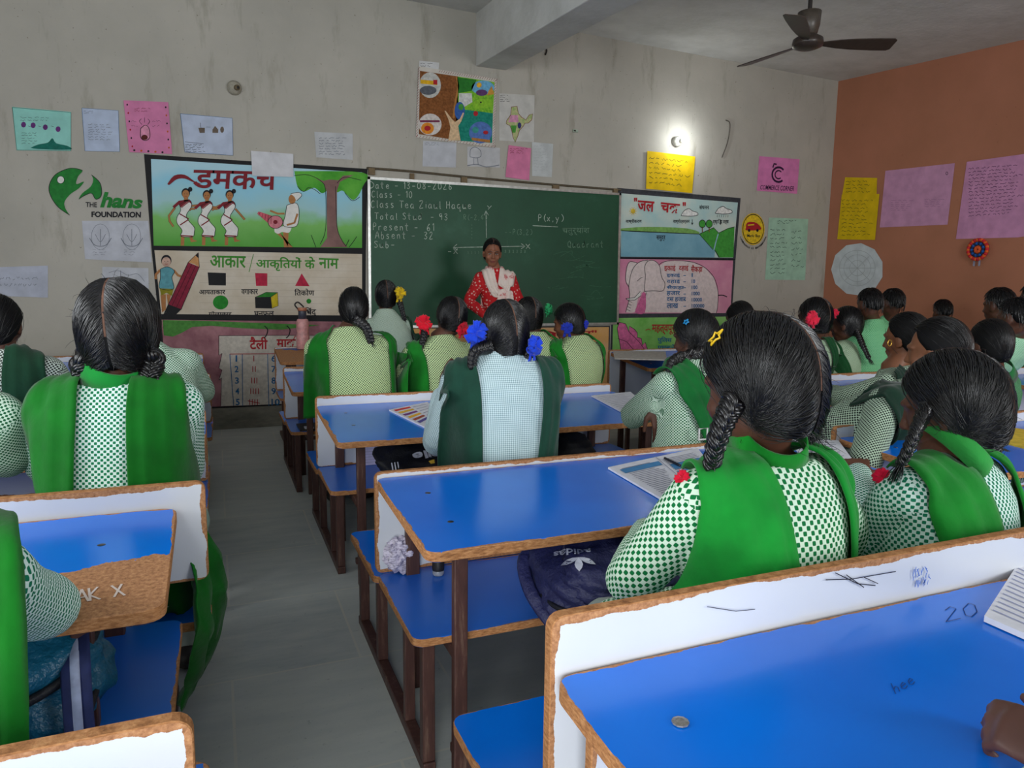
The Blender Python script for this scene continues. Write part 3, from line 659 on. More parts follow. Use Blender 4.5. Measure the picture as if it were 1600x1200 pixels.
part(a, 'place_value_lettering', pan5)
pan6 = empty('wall_mural', ony(1040, 545, D), 'green wall painting with a pink leaf and emergency words below the elephant', 'mural', 'painted panels on the front wall')
a = Art(); a.poly([(955, 496), (1143, 494), (1139, 610), (951, 616)], flat((62, 64, 70)), 0); part(a, 'painted_border', pan6)
a = Art(); a.poly([(958, 497), (1140, 494.5), (1136, 606), (954.5, 612)], m_wash('painted_leaf_green', (112, 182, 84), (150, 206, 120)), 1); part(a, 'painted_background', pan6)
a = Art(); leaf = E(400, 965, 380, 850, 365, 760, 385, 705, 440, 720, 470, 790, 475, 740, 520, 770, 545, 800, 545, 840, 580, 850, 590, 910, 615, 885, 640, 960); a.poly(leaf, flat((216, 108, 158)), 3); a.line(leaf, .8, INK, 4); a.line(E(370, 850, 450, 880, 520, 960), .7, INK, 4); a.line(E(470, 790, 560, 880, 610, 950), .7, INK, 4)
a.poly([(962, 575), (1000, 572), (996, 608), (962, 611)], flat((214, 150, 170)), 3); part(a, 'painted_leaf', pan6)
a = Art(); a.text('महत्वपूर्ण', (1018, 507, 1062, 523), RED, 4, .02); a.text('पुिलस', (1027, 526, 1049, 537), INKBLUE, 4, .02); a.text('एम्बुलेंस', (1027, 538, 1062, 548), INKBLUE, 4, .02); a.line([(1008, 516), (1013, 514), (1016, 516)], 1, RED, 4); part(a, 'emergency_lettering', pan6)
pan7 = empty('wall_mural', ony(850, 550, D), 'orange and yellow wall painting below the green chalkboard', 'mural', 'painted panels on the front wall')
a = Art(); a.poly([(580, 512), (953, 509), (951, 616), (580, 627)], flat((62, 64, 70)), 0); part(a, 'painted_border', pan7)
a = Art(); a.poly([(582, 514), (951, 511), (949, 612), (582, 622)], m_wash('painted_orange_ground', (224, 168, 90), (230, 190, 150), 3), 1); part(a, 'painted_background', pan7)
a = Art(); a.text('र"', (912, 516, 932, 526), RED, 3, .02); a.text('परिवार', (780, 516, 905, 528), RED, 3, .02); part(a, 'title_lettering', pan7)

# ------------------------------------------------------------------ chalkboard
BT = [(575, 279), (966, 304), (962, 505), (577, 511)]
bd = empty('chalkboard', ony(770, 390, D), 'large dark green chalkboard with chalk notes behind the teacher', 'chalkboard')
n = NT('green_chalkboard_surface'); n.rough(.5, .4); v = n.coord('Object', (1, 1, 1)); f = n.noise(v, 2.2, 6, .7)
n.color(n.ramp(f, [(.3, lin((22, 70, 46))), (.6, lin((28, 80, 54))), (.8, lin((50, 98, 74)))])); n.bump(n.noise(v, 90, 3), .1, .002); BOARD = n.m
P = [ony(x, y, D) for x, y in BT]
mb = MB(); fr = [Vector((p.x, D-.035, p.z)) for p in P]; bk = [Vector((p.x, D-.001, p.z)) for p in P]
mb.add(fr+bk, [(3, 2, 1, 0), (0, 1, 5, 4), (1, 2, 6, 5), (2, 3, 7, 6), (3, 0, 4, 7)], BOARD); o = mb.build('board_surface'); o.parent = bd; o.matrix_parent_inverse = Matrix.Translation(-Vector(bd.location))
ALU = flat((190, 190, 186), .35, .5, .05, 30, .7)
mb = MB()
for i in range(4):
    p, q = fr[i], fr[(i+1) % 4]; t = (q-p).normalized(); w = Vector((0, -1, 0)).cross(t).normalized()*.011
    a0 = [p-t*.011-w, q+t*.011-w, q+t*.011+w, p-t*.011+w]; dn = Vector((0, -.006, 0)); up = Vector((0, .034, 0))
    mb.add([x+dn for x in a0]+[x+up for x in a0], [(0, 1, 2, 3), (7, 6, 5, 4), (0, 4, 5, 1), (1, 5, 6, 2), (2, 6, 7, 3), (3, 7, 4, 0)], ALU)
o = mb.build('board_frame'); o.parent = bd; o.matrix_parent_inverse = Matrix.Translation(-Vector(bd.location))
CHALK = flat((176, 190, 176), .9, .1, .1); CHALK2 = flat((112, 142, 120), .9, .1, .1)
a = Art(off=.0365)
for t, x, y, cw, h in (('Date - 13-08-2026', 577, 293, 6.0, 10), ('Class - 10', 579, 307, 5.6, 10), ('Class Tea Ziaul Haque', 578, 323, 6.2, 11), ('Total Stud  - 93', 584, 341, 6.0, 10), ('Present -  61', 581, 358, 6.2, 11), ('Absent -  32', 585, 371, 6.2, 11), ('Sub-', 583, 385, 6.4, 10)): hand(a, t, x, y+2, cw, h, CHALK, .9, 1, .012); part(a, 'chalk_note', bd); a = Art(off=.0365)
a = Art(off=.0365)
a.line([(757, 331), (758, 372)], .9, CHALK, 1); a.line([(754, 337), (757, 330), (761, 337)], .9, CHALK, 1); hand(a, 'Y', 759, 328, 7, 6, CHALK, .8)
a.line([(707, 387), (818, 385)], .9, CHALK, 1); a.line([(712, 382), (706, 387), (713, 391)], .9, CHALK, 1); a.line([(812, 381), (818, 385), (812, 389)], .9, CHALK, 1); hand(a, 'X', 819, 389, 7, 8, CHALK, .8); hand(a, '-X', 697, 397, 7, 9, CHALK, .8)
hand(a, 'R(-2,4)', 722, 344, 4.6, 8, CHALK2, .8); hand(a, '--P(3,2)', 786, 367, 4.6, 8, CHALK2, .8); hand(a, 'P(x,y)', 838, 346, 6, 10, CHALK, .9); a.line([(830, 353), (869, 355)], .9, CHALK, 1)
for q in range(5): a.line([(735, 351+q*5), (735, 353+q*5)], .7, CHALK2, 1); a.line([(790, 372+q*3), (790, 373+q*3)], .7, CHALK2, 1)
a.text('चतुर्थांश', (876, 354, 918, 368), CHALK2, 1); hand(a, 'Quadrant', 884, 387, 5.4, 10, CHALK2, .9)
for i in range(6): hand(a, '1', 728+i*5.5, 397, 3, 4, CHALK2, .6); hand(a, '3', 786+i*6, 395, 3, 4, CHALK2, .6)
r = random.Random(3)
for i in range(16):
    x, y = r.uniform(850, 925), r.uniform(395, 470); a.line([(x, y), (x+r.uniform(8, 22), y+r.uniform(-9, 4)), (x+r.uniform(14, 34), y+r.uniform(-8, 6))], r.uniform(.5, 1.0), flat((70, 108, 84), .9, .1, .1), 1, True)
part(a, 'chalk_graph', bd)
mb = MB()
for x, y, w in ((580, 268, 9), (643, 276, 6), (724, 282, 9), (867, 294, 11), (960, 299, 8)):
    p = ony(x, y, D); mb.box((p.x-w*.003, D-.03, p.z-.03), (p.x+w*.003, D-.001, p.z+.025), flat((122, 104, 78)))
o = mb.build('mounting_clip'); o.parent = bd; o.matrix_parent_inverse = Matrix.Translation(-Vector(bd.location))
pts = [ony(x, y, D)-Vector((0, .012, 0)) for x, y in ((574, 263), (640, 268), (720, 276), (830, 286), (968, 297))]
mb = MB(); mb.add(*tube(crom(pts, 4), .011, 6), flat((92, 82, 66))); tag(mb.build('cable', smooth=True), 'thin brown cable running along the wall just above the green chalkboard', 'cable')

# ------------------------------------------------------------------ papers and posters
def sheet(name, corners, c, label, cat='poster', draw=None, group='papers taped to the front wall', plane='front', lay=0, curl=True):
    a = Art(plane, .004+.004*lay); m = c if not isinstance(c, tuple) else flat(c, .8, .2, .03, 12)
    a.poly(corners, m, 0)
    if draw: draw(a)
    return tag(a.build(name), label, cat, group)
GREY, PALE = flat((120, 124, 134), var=0), (196, 200, 208)
def d1(a):
    P_ = flat((104, 50, 120)); G_ = flat((20, 110, 96))
    for x, y in ((37, 195), (52, 196), (71, 199), (91, 202)): a.oval(x, y, 4, 4.6, P_, 1, 8)
    for x in (44, 60, 80): a.line([(x, 197), (x+4, 198)], .6, INK, 1)
    a.smooth([(48, 231), (60, 226), (75, 223), (82, 216), (88, 224), (105, 228), (110, 234), (60, 233)], G_, 1, 3); a.scribble(34, 206, 62, 226, 5, INK, .5, 1, 1); a.scribble(32, 182, 80, 190, 2, INK, .5, 1, 2); a.line([(19.5, 168), (111, 176), (111, 235.5), (26.5, 234.5), (19.5, 168)], .8, G_, 1)
sheet('poster', [(19, 167), (111, 175), (111, 236), (26, 235)], (150, 212, 200), 'pale teal poster with four purple buds and a dark green hill at far left', draw=d1)
def d2(a):
    a.line([(128, 169), (185, 173), (187, 237), (133, 236), (128, 169)], .6, INKBLUE, 1); a.scribble(138, 193, 178, 220, 7, GREY, .7, 1, 3); a.scribble(131, 173, 150, 178, 2, INK, .4, 1, 4)
sheet('paper_sheet', [(128, 169), (185, 173), (187, 237), (133, 236)], (184, 196, 218), 'pale blue sheet with faint writing between the teal poster and the pink poster', 'paper', d2)
def d3(a):
    for i in range(6):
        a.oval(199+i*1.6, 164+i*13, 1.3, 1.6, RED if i % 2 else INK, 1, 8); a.oval(259+i*1, 168+i*12.6, 1.3, 1.6, flat((190, 90, 30)) if i % 2 else INK, 1, 8)
    for i in range(5): a.oval(210+i*11, 235+i*.8, 1.8, 1.6, flat((190, 90, 30)) if i % 2 else INK, 1, 8)
    a.smooth([(220, 201), (227, 196), (233, 201), (234, 215), (227, 220), (220, 215)], flat((226, 150, 178)), 1, 4); a.line([(220, 201), (227, 196), (233, 201), (234, 215), (227, 220), (220, 215)], 1, INK, 2, True, True); a.oval(226, 215, 5, 4, flat((90, 36, 30)), 2)
    a.line([(222, 195), (218, 190), (221, 186)], .7, INK, 2, True); a.line([(231, 195), (234, 190), (231, 186)], .7, INK, 2, True); a.line([(226, 184), (226, 192)], .7, INK, 2); a.scribble(210, 168, 240, 176, 2, MAROON, .6, 1, 5); a.scribble(205, 187, 218, 200, 2, INK, .4, 1, 6); a.scribble(238, 187, 256, 200, 2, INK, .4, 1, 7)
sheet('poster', [(193, 157), (263, 160), (269, 241), (202, 238)], (214, 130, 170), 'pink poster with a drawn bulb shape and dotted border, left part of front wall', draw=d3, lay=1)
def d4(a):
    B_ = flat((110, 96, 84)); a.poly([(310, 200), (320, 200), (320, 208), (312, 208)], B_, 1); a.poly([(332, 203), (336, 197), (341, 203), (341, 208), (332, 208)], B_, 1); a.oval(347, 203, 3, 5, B_, 1, 10)
    a.line([(313, 192), (314, 200)], .6, INK, 1); a.line([(322, 199), (329, 199)], .6, INK, 1); a.line([(289, 222), (318, 225)], .6, INK, 1); a.scribble(290, 225, 322, 239, 4, INK, .7, 1, 8); a.line([(282, 178), (363, 185), (364, 243), (289, 238), (282, 178)], .6, INKBLUE, 1)
sheet('poster', [(282, 178), (363, 185), (364, 243), (289, 238)], (186, 196, 216), 'pale blue sheet with small house sketches above the left edge of the dancer mural', draw=d4, lay=1)
sheet('paper_sheet', [(392, 236), (458, 241), (458, 277), (394, 275)], (212, 212, 216), 'blank white sheet covering part of the red title of the dancer mural', 'paper', lay=3)
sheet('paper_sheet', [(491, 206), (551, 209), (551, 250), (494, 246)], (190, 192, 194), 'faint grey sheet of scrawl above the tree end of the dancer mural', 'paper', lambda a: a.scribble(498, 214, 548, 243, 7, GREY, .8, 1, 9))
def d7(a):
    for x in (157, 206):
        a.line([(x-17, 372), (x-10, 382), (x, 385), (x+10, 382), (x+17, 372)], 1.2, GREY, 1, True); a.line([(x, 358), (x, 384)], .9, GREY, 1); a.line([(x-8, 366), (x, 378), (x+8, 366)], .8, GREY, 1, True); a.ring(x, 370, 14, 20, .6, GREY, 1); a.scribble(x-12, 388, x+12, 400, 3, GREY, .5, 1, x)
sheet('paper_sheet', [(128, 345), (232, 345), (237, 410), (133, 405)], (194, 196, 204), 'white sheet with two grey emblem sketches below the green logo', 'paper', d7)
sheet('paper_sheet', [(-20, 418), (75, 415), (75, 465), (-20, 462)], (186, 190, 204), 'faint bluish sheet at the far left above the far left student', 'paper', lambda a: a.scribble(0, 430, 70, 450, 2, GREY, .8, 1, 11))
sheet('paper_sheet', [(160, 417), (232, 419), (233, 470), (160, 470)], (196, 198, 204), 'white sheet with a faint outline drawing behind the head with two low pigtails', 'paper', lambda a: a.line([(170, 426), (185, 423), (200, 430), (215, 428), (226, 440)], .8, GREY, 1, True))
def d10(a):
    q = lambda *p: [(600+.25*x, 60+.25*y) for x, y in zip(p[::2], p[1::2])]
    for i in range(26):
        t = i/25
        for A_, B_ in (((345, 208), (700, 262)), ((205, 612), (690, 678)), ((215, 190), (203, 610)), ((692, 268), (682, 672))):
            x, y = A_[0]+(B_[0]-A_[0])*t, A_[1]+(B_[1]-A_[1])*t; a.line(q(x-5, y+7, x+5, y-7), .5, MAROON, 1)
    a.poly(q(222, 205, 460, 240, 460, 640, 215, 600), m_wash('crayon_brown', (110, 66, 34), (146, 92, 50), 60), 1); a.poly(q(455, 240, 688, 275, 678, 470, 450, 440), m_wash('crayon_lime', (92, 168, 40), (150, 200, 60), 50), 1)
    a.poly(q(455, 245, 575, 262, 545, 330, 460, 345), flat((40, 122, 40)), 2); a.poly(q(450, 440, 678, 470, 672, 655, 440, 640), m_wash('crayon_teal', (20, 120, 104), (40, 146, 126), 50), 1)
    x, y = q(615, 310)[0]; a.oval(x, y, 18, 11, flat((110, 176, 214)), 2); a.oval(x-6, y-4, 4, 4, flat((236, 180, 50)), 3); a.oval(x-2, y+8, 9, 5, flat((96, 60, 110)), 3); a.poly(q(650, 330, 670, 300, 685, 350, 640, 360), flat((206, 150, 60)), 3)
    a.poly(q(465, 345, 545, 345, 550, 400, 500, 430, 465, 400), flat((214, 214, 210)), 2); a.smooth(q(555, 400, 600, 380, 670, 390, 665, 430, 560, 440), flat((140, 196, 50)), 2, 3); a.oval(*q(602, 402)[0], 1.4, 1.4, INK, 3)
    x, y = q(285, 295)[0]; a.oval(x, y, 17, 20, flat((196, 196, 190)), 2); a.poly(q(225, 260, 330, 270, 330, 295, 225, 285), flat((226, 176, 30)), 3); a.poly(q(305, 262, 330, 262, 330, 292, 305, 290), RED, 4); a.oval(x-3, y+8, 13, 7, flat((92, 96, 104)), 3)
    x, y = q(285, 540)[0]; a.oval(x, y, 18, 17, flat((214, 206, 200)), 2); a.oval(x-4, y+6, 10, 9, flat((226, 140, 40)), 3); a.line(q(222, 520, 345, 520), 3, flat((120, 50, 80)), 3); a.oval(x-4, y+6, 5, 4, RED, 4)
    x, y = q(600, 590)[0]; a.oval(x, y, 18, 17, flat((84, 120, 186)), 2); a.oval(x-8, y-4, 5, 5, flat((60, 150, 140)), 3); a.oval(x+8, y, 4, 3, RED, 3); a.line(q(545, 630, 660, 645), 4, flat((176, 120, 60)), 3)
    a.poly(q(398, 640, 412, 560, 400, 510, 375, 455, 382, 455, 420, 505, 440, 525, 470, 505, 490, 465, 497, 470, 480, 520, 460, 550, 475, 640), flat((222, 190, 150)), 4)
    x, y = q(470, 455)[0]; a.oval(x, y, 8, 14, flat((52, 96, 170)), 3); a.oval(x+2, y-6, 4, 5, flat((70, 150, 60)), 4); a.line(q(450, 240, 462, 300, 440, 420, 432, 500), 3, flat((176, 120, 60)), 2); a.oval(*q(570, 472)[0], 3.6, 4, RED, 3)
sheet('poster', [(654, 104), (775, 124), (772, 231), (649, 215)], (206, 200, 190), 'large colourful crayon poster of a tree and hands holding a globe', draw=d10, lay=2)
sheet('paper_label', [(655, 95), (686, 98), (685, 112), (654, 108)], (206, 206, 206), 'small white label at the top left corner of the crayon tree poster', 'paper', lambda a: a.scribble(657, 98, 680, 109, 3, INK, .5, 1, 12))
def d11(a):
    q = lambda *p: [(600+.25*x, 60+.25*y) for x, y in zip(p[::2], p[1::2])]
    out = q(795, 430, 830, 425, 838, 470, 860, 495, 885, 510, 905, 480, 928, 472, 922, 510, 900, 530, 880, 530, 868, 550, 845, 575, 835, 610, 818, 650, 805, 620, 795, 570, 785, 545, 762, 535, 765, 515, 790, 480)
    a.poly(out, m_wash('map_patchwork', (150, 180, 110), (206, 190, 150), 40), 1); a.line(out, .7, MAROON, 3, False, True); a.poly(q(790, 480, 835, 480, 840, 525, 775, 525), flat((214, 150, 180)), 2); a.poly(q(790, 545, 828, 545, 820, 590, 800, 590), flat((76, 150, 60)), 2); a.oval(*q(845, 545)[0], 3, 5, flat((60, 56, 120)), 2, 10); a.scribble(781, 148, 797, 160, 4, INK, .5, 1, 13)
sheet('poster', [(780, 146), (835, 149), (834, 222), (780, 220)], (200, 198, 192), 'white poster with a coloured map outline right of the crayon tree poster', draw=d11)
sheet('paper_sheet', [(661, 220), (713, 223), (712, 262), (660, 260)], (192, 194, 200), 'plain pale sheet under the left half of the crayon tree poster', 'paper', lambda a: a.scribble(663, 222, 690, 228, 2, GREY, .5, 1, 14))
sheet('paper_sheet', [(730, 229), (781, 231), (781, 262), (730, 260)], (194, 194, 196), 'pale sheet with a grey mushroom like sketch under the crayon tree poster', 'paper', lambda a: (a.line([(734, 245), (735, 234), (742, 230), (750, 235), (751, 244), (744, 247), (734, 245)], 1, GREY, 1, True), a.line([(740, 247), (740, 258)], .8, GREY, 1), a.line([(746, 247), (747, 258)], .8, GREY, 1), a.line([(730, 259), (745, 257), (760, 261), (780, 258)], 1.2, GREY, 1, True)))
sheet('paper_sheet', [(794, 227), (829, 232), (826, 282), (789, 277)], (218, 128, 166), 'narrow pink sheet above the middle of the chalkboard', 'paper', lambda a: a.scribble(796, 231, 824, 241, 3, MAROON, .5, 1, 15), lay=2)
sheet('paper_sheet', [(831, 222), (864, 225), (862, 277), (831, 275)], (196, 200, 200), 'pale grey sheet directly right of the narrow pink sheet', 'paper', lambda a: a.scribble(834, 226, 860, 268, 9, flat((176, 180, 182), var=0), .5, 1, 16))
sheet('poster', [(1010, 236), (1085, 245), (1080, 302), (1008, 295)], (236, 196, 20), 'bright yellow handwritten sheet under the lit bulb', 'poster', lambda a: a.scribble(1013, 243, 1080, 288, 6, flat((90, 76, 20), var=0), .7, 1, 17, .11), lay=3)
def d17(a):
    D_ = flat((52, 24, 60)); c = (1216, 273)
    arc = lambda r, t0, t1: [(c[0]+r*math.cos(t0+(t1-t0)*i/14), c[1]+r*1.15*math.sin(t0+(t1-t0)*i/14)) for i in range(15)]
    a.line(arc(10, -.7, -PI*2+.9), 2.4, D_, 1); a.line(arc(5.5, -.7, -PI*2+.9), 1.6, D_, 1); a.line([(1207, 262), (1209, 256), (1213, 257)], 2, D_, 1); a.text('COMMERCE CORNER', ((1188, 289), (1241, 291), (1240, 299), (1187, 296)), D_, 1, .01)
sheet('poster', [(1186, 244), (1249, 249), (1245, 303), (1182, 298)], (220, 130, 184), 'pink square poster with a letter C emblem and words below', draw=d17)
lg = Art(); YB_ = flat((232, 196, 40)); lg.oval(1176.5, 358, 18, 25, YB_, 0, 32); lg.ring(1176.5, 358, 16.2, 23, 1, INK, 1, 32)
lg.smooth([(1165, 357), (1167, 348), (1178, 347), (1186, 352), (1188, 359), (1166, 360)], RED, 1, 3)
for x in (1170, 1183): lg.oval(x, 360, 2, 2.4, INK, 2, 10)
lg.line([(1168, 352), (1178, 351)], 1.6, YB_, 2); lg.text('Magic Bus', (1167, 366, 1187, 372), INK, 2, .02)
for i, ch in enumerate('Childhood to livelihood'):
    t = PI*.86-PI*.72*i/22; x, y = 1176.5+21.5*math.cos(t), 358+30*math.sin(t)
    if ch != ' ': lg.text(ch, (x-.9, y-1.6, x+.9, y+1.6), INK, 1, .02)
tag(lg.build('painted_logo'), 'yellow oval logo with a red bus painted beside the water cycle mural', 'logo')
sheet('paper_sheet', [(1201, 340), (1262.5, 342), (1257.5, 437.7), (1195, 437)], (166, 204, 180), 'tall pale green handwritten list near the corner of the orange wall', 'paper', lambda a: (a.scribble(1203, 356, 1232, 430, 11, flat((70, 90, 80), var=0), .6, 1, 18), a.scribble(1236, 358, 1256, 420, 7, flat((70, 90, 80), var=0), .6, 1, 19), a.scribble(1214, 343, 1245, 351, 2, flat((70, 90, 80), var=0), .6, 1, 20)))
G = 'papers taped to the orange wall'
sheet('poster', [(1321, 277), (1371, 278), (1370, 306), (1316, 306)], (222, 186, 20), 'upper yellow handwritten page on the orange wall', 'poster', lambda a: a.scribble(1322, 281, 1366, 302, 4, flat((110, 92, 20), var=0), .6, 1, 21), G, 'right')
sheet('poster', [(1316, 304), (1375, 303), (1368, 375), (1309, 374)], (224, 188, 20), 'lower yellow handwritten page on the orange wall above the round sheet', 'poster', lambda a: a.scribble(1316, 310, 1366, 370, 10, flat((110, 92, 20), var=0), .6, 1, 22), G, 'right', 1)
sheet('poster', [(1384, 267), (1492.5, 255), (1481, 351), (1375, 355.5)], (204, 150, 184), 'wide lilac sheet with faint printing on the orange wall', 'poster', lambda a: (a.scribble(1392, 312, 1428, 330, 6, flat((170, 120, 156), var=0), .6, 1, 23), a.scribble(1445, 310, 1478, 324, 5, flat((170, 120, 156), var=0), .6, 1, 24), a.ring(1480, 271, 1.6, 2.2, .7, INK, 1)), G, 'right')
sheet('poster', [(1511, 253), (1620, 238), (1612, 368), (1590, 371), (1494, 373.5)], (206, 146, 184), 'big lilac sheet full of handwriting at the right edge of the orange wall', 'poster', lambda a: a.scribble(1514, 261, 1604, 340, 15, flat((96, 60, 96), var=0), .7, 1, 25, -.07), G, 'right')
def d23(a):
    for r_ in (28, 21, 12): a.ring(1340, 419, r_, r_, .6, flat((170, 176, 180), var=0), 1)
    for k in range(8): a.line([(1340, 419), (1340+27*math.cos(k*PI/4), 419+27*math.sin(k*PI/4))], .6, flat((170, 176, 180), var=0), 1)
sheet('paper_disc', [(1340+41*math.cos(t), 421+41.5*math.sin(t)) for t in [2*PI*(i+.5)/11 for i in range(11)]], (206, 212, 216), 'round white sheet with a faint circle drawing on the orange wall', 'paper', d23, G, 'right')
# painted logo far left
lg = Art(); LG = flat((36, 128, 52), var=.05); HL = lambda *p: [(.2625*x, 100+.2625*y) for x, y in zip(p[::2], p[1::2])]
lg.smooth(HL(415, 900, 345, 850, 300, 780, 295, 720, 330, 660, 400, 625, 450, 622, 492, 635, 465, 670, 455, 715, 500, 700, 470, 740, 420, 775, 385, 820, 390, 860), LG, 1, 4); lg.line(HL(415, 900, 345, 850, 300, 780, 295, 720, 330, 660, 400, 625, 450, 622, 492, 635), 1, INK, 2, True)
lg.smooth(HL(545, 660, 590, 700, 605, 745, 600, 790, 570, 805, 545, 770, 500, 785, 470, 805, 490, 770, 540, 730, 555, 690), LG, 1, 4); lg.line(HL(545, 660, 590, 700, 605, 745, 600, 790, 570, 805, 545, 770, 500, 785, 470, 805), 1, INK, 2, True)
x, y = HL(362, 690)[0]; lg.oval(x, y, 5.6, 5.8, PWHITE, 2); lg.ring(x, y, 5.6, 5.8, .8, INK, 3)
lg.text('hans', HL(598, 758, 850, 788, 850, 862, 596, 855), LG, 2, .04, .25); lg.text('THE', HL(510, 822, 578, 824, 578, 853, 510, 852), INK, 2, .02); lg.text('FOUNDATION', HL(545, 878, 840, 880, 838, 915, 545, 912), INK, 2, .035)
tag(lg.build('painted_logo'), 'green round hand logo with lettering painted on the wall left of the dancer mural', 'logo')
# paper rosette
g = empty('paper_rosette', onx(1531, 390, XR), 'orange, red and blue crepe paper rosette under the big lilac sheet', 'decoration')
c0 = Vector((XR-.03, g.location.y, g.location.z))
for nm, rr, cnt, cs, br in (('outer_ring', .088, 26, ((226, 96, 40), (206, 40, 50)), .017), ('inner_ring', .055, 18, ((30, 90, 170), (26, 50, 90)), .015), ('centre', .02, 8, ((216, 84, 40), (226, 96, 40)), .017)):
    mb = MB()
    for i in range(cnt):
        t = 2*PI*i/cnt; v, f = ball(c0+Vector((0, math.cos(t)*rr, math.sin(t)*rr)), br, 8, 6); mb.add(v, f, flat(cs[i % 2]))
    o = mb.build(nm, smooth=True); o.parent = g; o.matrix_parent_inverse = Matrix.Translation(-Vector(g.location))
mb = MB()
for s_ in (-.02, .03): mb.box((XR-.02, c0.y+s_-.008, c0.z-.15), (XR-.016, c0.y+s_+.008, c0.z-.08), flat((150, 150, 170)))
o = mb.build('ribbon_tail'); o.parent = g; o.matrix_parent_inverse = Matrix.Translation(-Vector(g.location))

# ------------------------------------------------------------------ lamps, fan and small wall fittings
def kid(o, root): o.parent = root; o.matrix_parent_inverse = root.matrix_basis.inverted(); return o
BAK = flat((206, 204, 196), .4, .5); DARK = flat((40, 36, 34), .5, .4)
p = ony(1056, 222, D); rt = empty('wall_lamp', (p.x, D, p.z), 'lit round bulb in a white angled holder on the front wall', 'lamp')
mb = MB(); mb.add(*tube([(p.x, D-.002, p.z), (p.x, D-.02, p.z)], .05, 18), BAK); kid(mb.build('base_plate', smooth=True), rt)
mb = MB(); mb.add(*tube([(p.x, D-.02, p.z), (p.x+.012, D-.075, p.z)], [.024, .02], 14), BAK); kid(mb.build('bulb_holder', smooth=True), rt)
mb = MB(); q = Vector((p.x+.03, D-.125, p.z-.004)); mb.add(*ball(q, .036, 16, 12), emit((245, 250, 255), 9)); kid(mb.build('bulb', smooth=True), rt)
l = bpy.data.lights.new('bulb_light', 'POINT'); l.energy = 11; l.color = (.92, .98, 1); l.shadow_soft_size = .045; lo = bpy.data.objects.new('bulb_light', l); COL.objects.link(lo); lo.location = q+Vector((0, -.03, 0)); 
p = ony(366, 138, D); rt = empty('bulb_socket', (p.x, D, p.z), 'empty bulb socket on the wall above the pink bulb poster', 'lamp socket')
mb = MB(); mb.add(*tube([(p.x, D-.002, p.z), (p.x, D-.015, p.z)], .055, 18), flat((168, 162, 146))); kid(mb.build('base_plate', smooth=True), rt)
mb = MB(); mb.add(*tube([(p.x, D-.015, p.z), (p.x+.02, D-.075, p.z-.01)], .022, 12), flat((110, 96, 74))); mb.add(*tube([(p.x+.02, D-.075, p.z-.01), (p.x+.022, D-.082, p.z-.011)], .015, 10), DARK); kid(mb.build('bulb_holder', smooth=True), rt)
mb = MB(); mb.add(*tube(crom([ony(x, y, D)-Vector((0, .012, 0)) for x, y in ((1127, 246), (1135, 225), (1139, 205), (1139, 192), (1133, 188))], 5), .005, 5), flat((90, 84, 76))); tag(mb.build('wire', smooth=True), 'loose thin wire hanging on the wall right of the lit bulb', 'wire')
mb = MB(); mb.add(*tube(crom([ony(x, y, D)-Vector((0, .02, 0)) for x, y in ((851, 86), (853, 80), (851, 76))], 4), .007, 6), DARK); tag(mb.build('hook', smooth=True), 'small dark hook in the front wall right of the concrete beam', 'hook')
p = ony(898, 205, D); mb = MB(); mb.box((p.x-.025, D-.02, p.z-.012), (p.x+.025, D-.001, p.z+.012), flat((170, 186, 168))); mb.box((p.x-.02, D-.024, p.z-.006), (p.x, D-.02, p.z+.006), DARK); tag(mb.build('wall_clip'), 'small pale clip on the front wall right of the map poster', 'clip')
# ceiling fan
hub = atd(1262, 69, 4.75); zt = zc(hub.x, hub.y)
rt = empty('ceiling_fan', hub, 'dark brown three-blade ceiling fan hanging near the orange wall', 'fan')
FB = flat((58, 48, 42), .35, .5, .08)
mb = MB(); mb.add(*lathe([(.02, .06), (.055, .055), (.095, .03), (.1, .0), (.095, -.015), (.06, -.03), (.02, -.036)][::-1], 28, hub), FB); kid(mb.build('motor_housing', smooth=True), rt)
mb = MB(); mb.add(*tube([hub+Vector((0, 0, .05)), Vector((hub.x, hub.y, zt-.02))], .014, 12), flat((46, 40, 38))); kid(mb.build('down_rod', smooth=True), rt)
mb = MB(); mb.add(*lathe([(.075, .20), (.07, .12), (.055, .06), (.02, .05)][::-1], 20, hub), flat((78, 70, 62), .4, .5)); kid(mb.build('lower_canopy', smooth=True), rt)
mb = MB(); mb.add(*lathe([(.03, -.16), (.06, -.06), (.065, .0)], 20, (hub.x, hub.y, zt)), DARK); kid(mb.build('upper_canopy', smooth=True), rt)
for k, ang in enumerate((-.40, -.40+2*PI/3, -.40-2*PI/3)):
    mb = MB(); M = Matrix.Translation(hub) @ Matrix.Rotation(ang, 4, 'Z') @ Matrix.Rotation(math.radians(-14), 4, 'X')
    v = []; xs = (.1, .2, .3, .45, .55, .57)
    ws = (.022, .045, .058, .066, .066, .05)
    for x, w in zip(xs, ws): v += [Vector((x, -w, .0)), Vector((x, w, .0)), Vector((x, w, .006)), Vector((x, -w, .006))]
    f = [(0, 1, 2, 3), (23, 22, 21, 20)]
    for i in range(5):
        for j in range(4): f.append((i*4+j, i*4+4+j, i*4+4+(j+1) % 4, i*4+(j+1) % 4))
    mb.add([M @ q for q in v], f, FB); kid(mb.build('fan_blade'), rt)

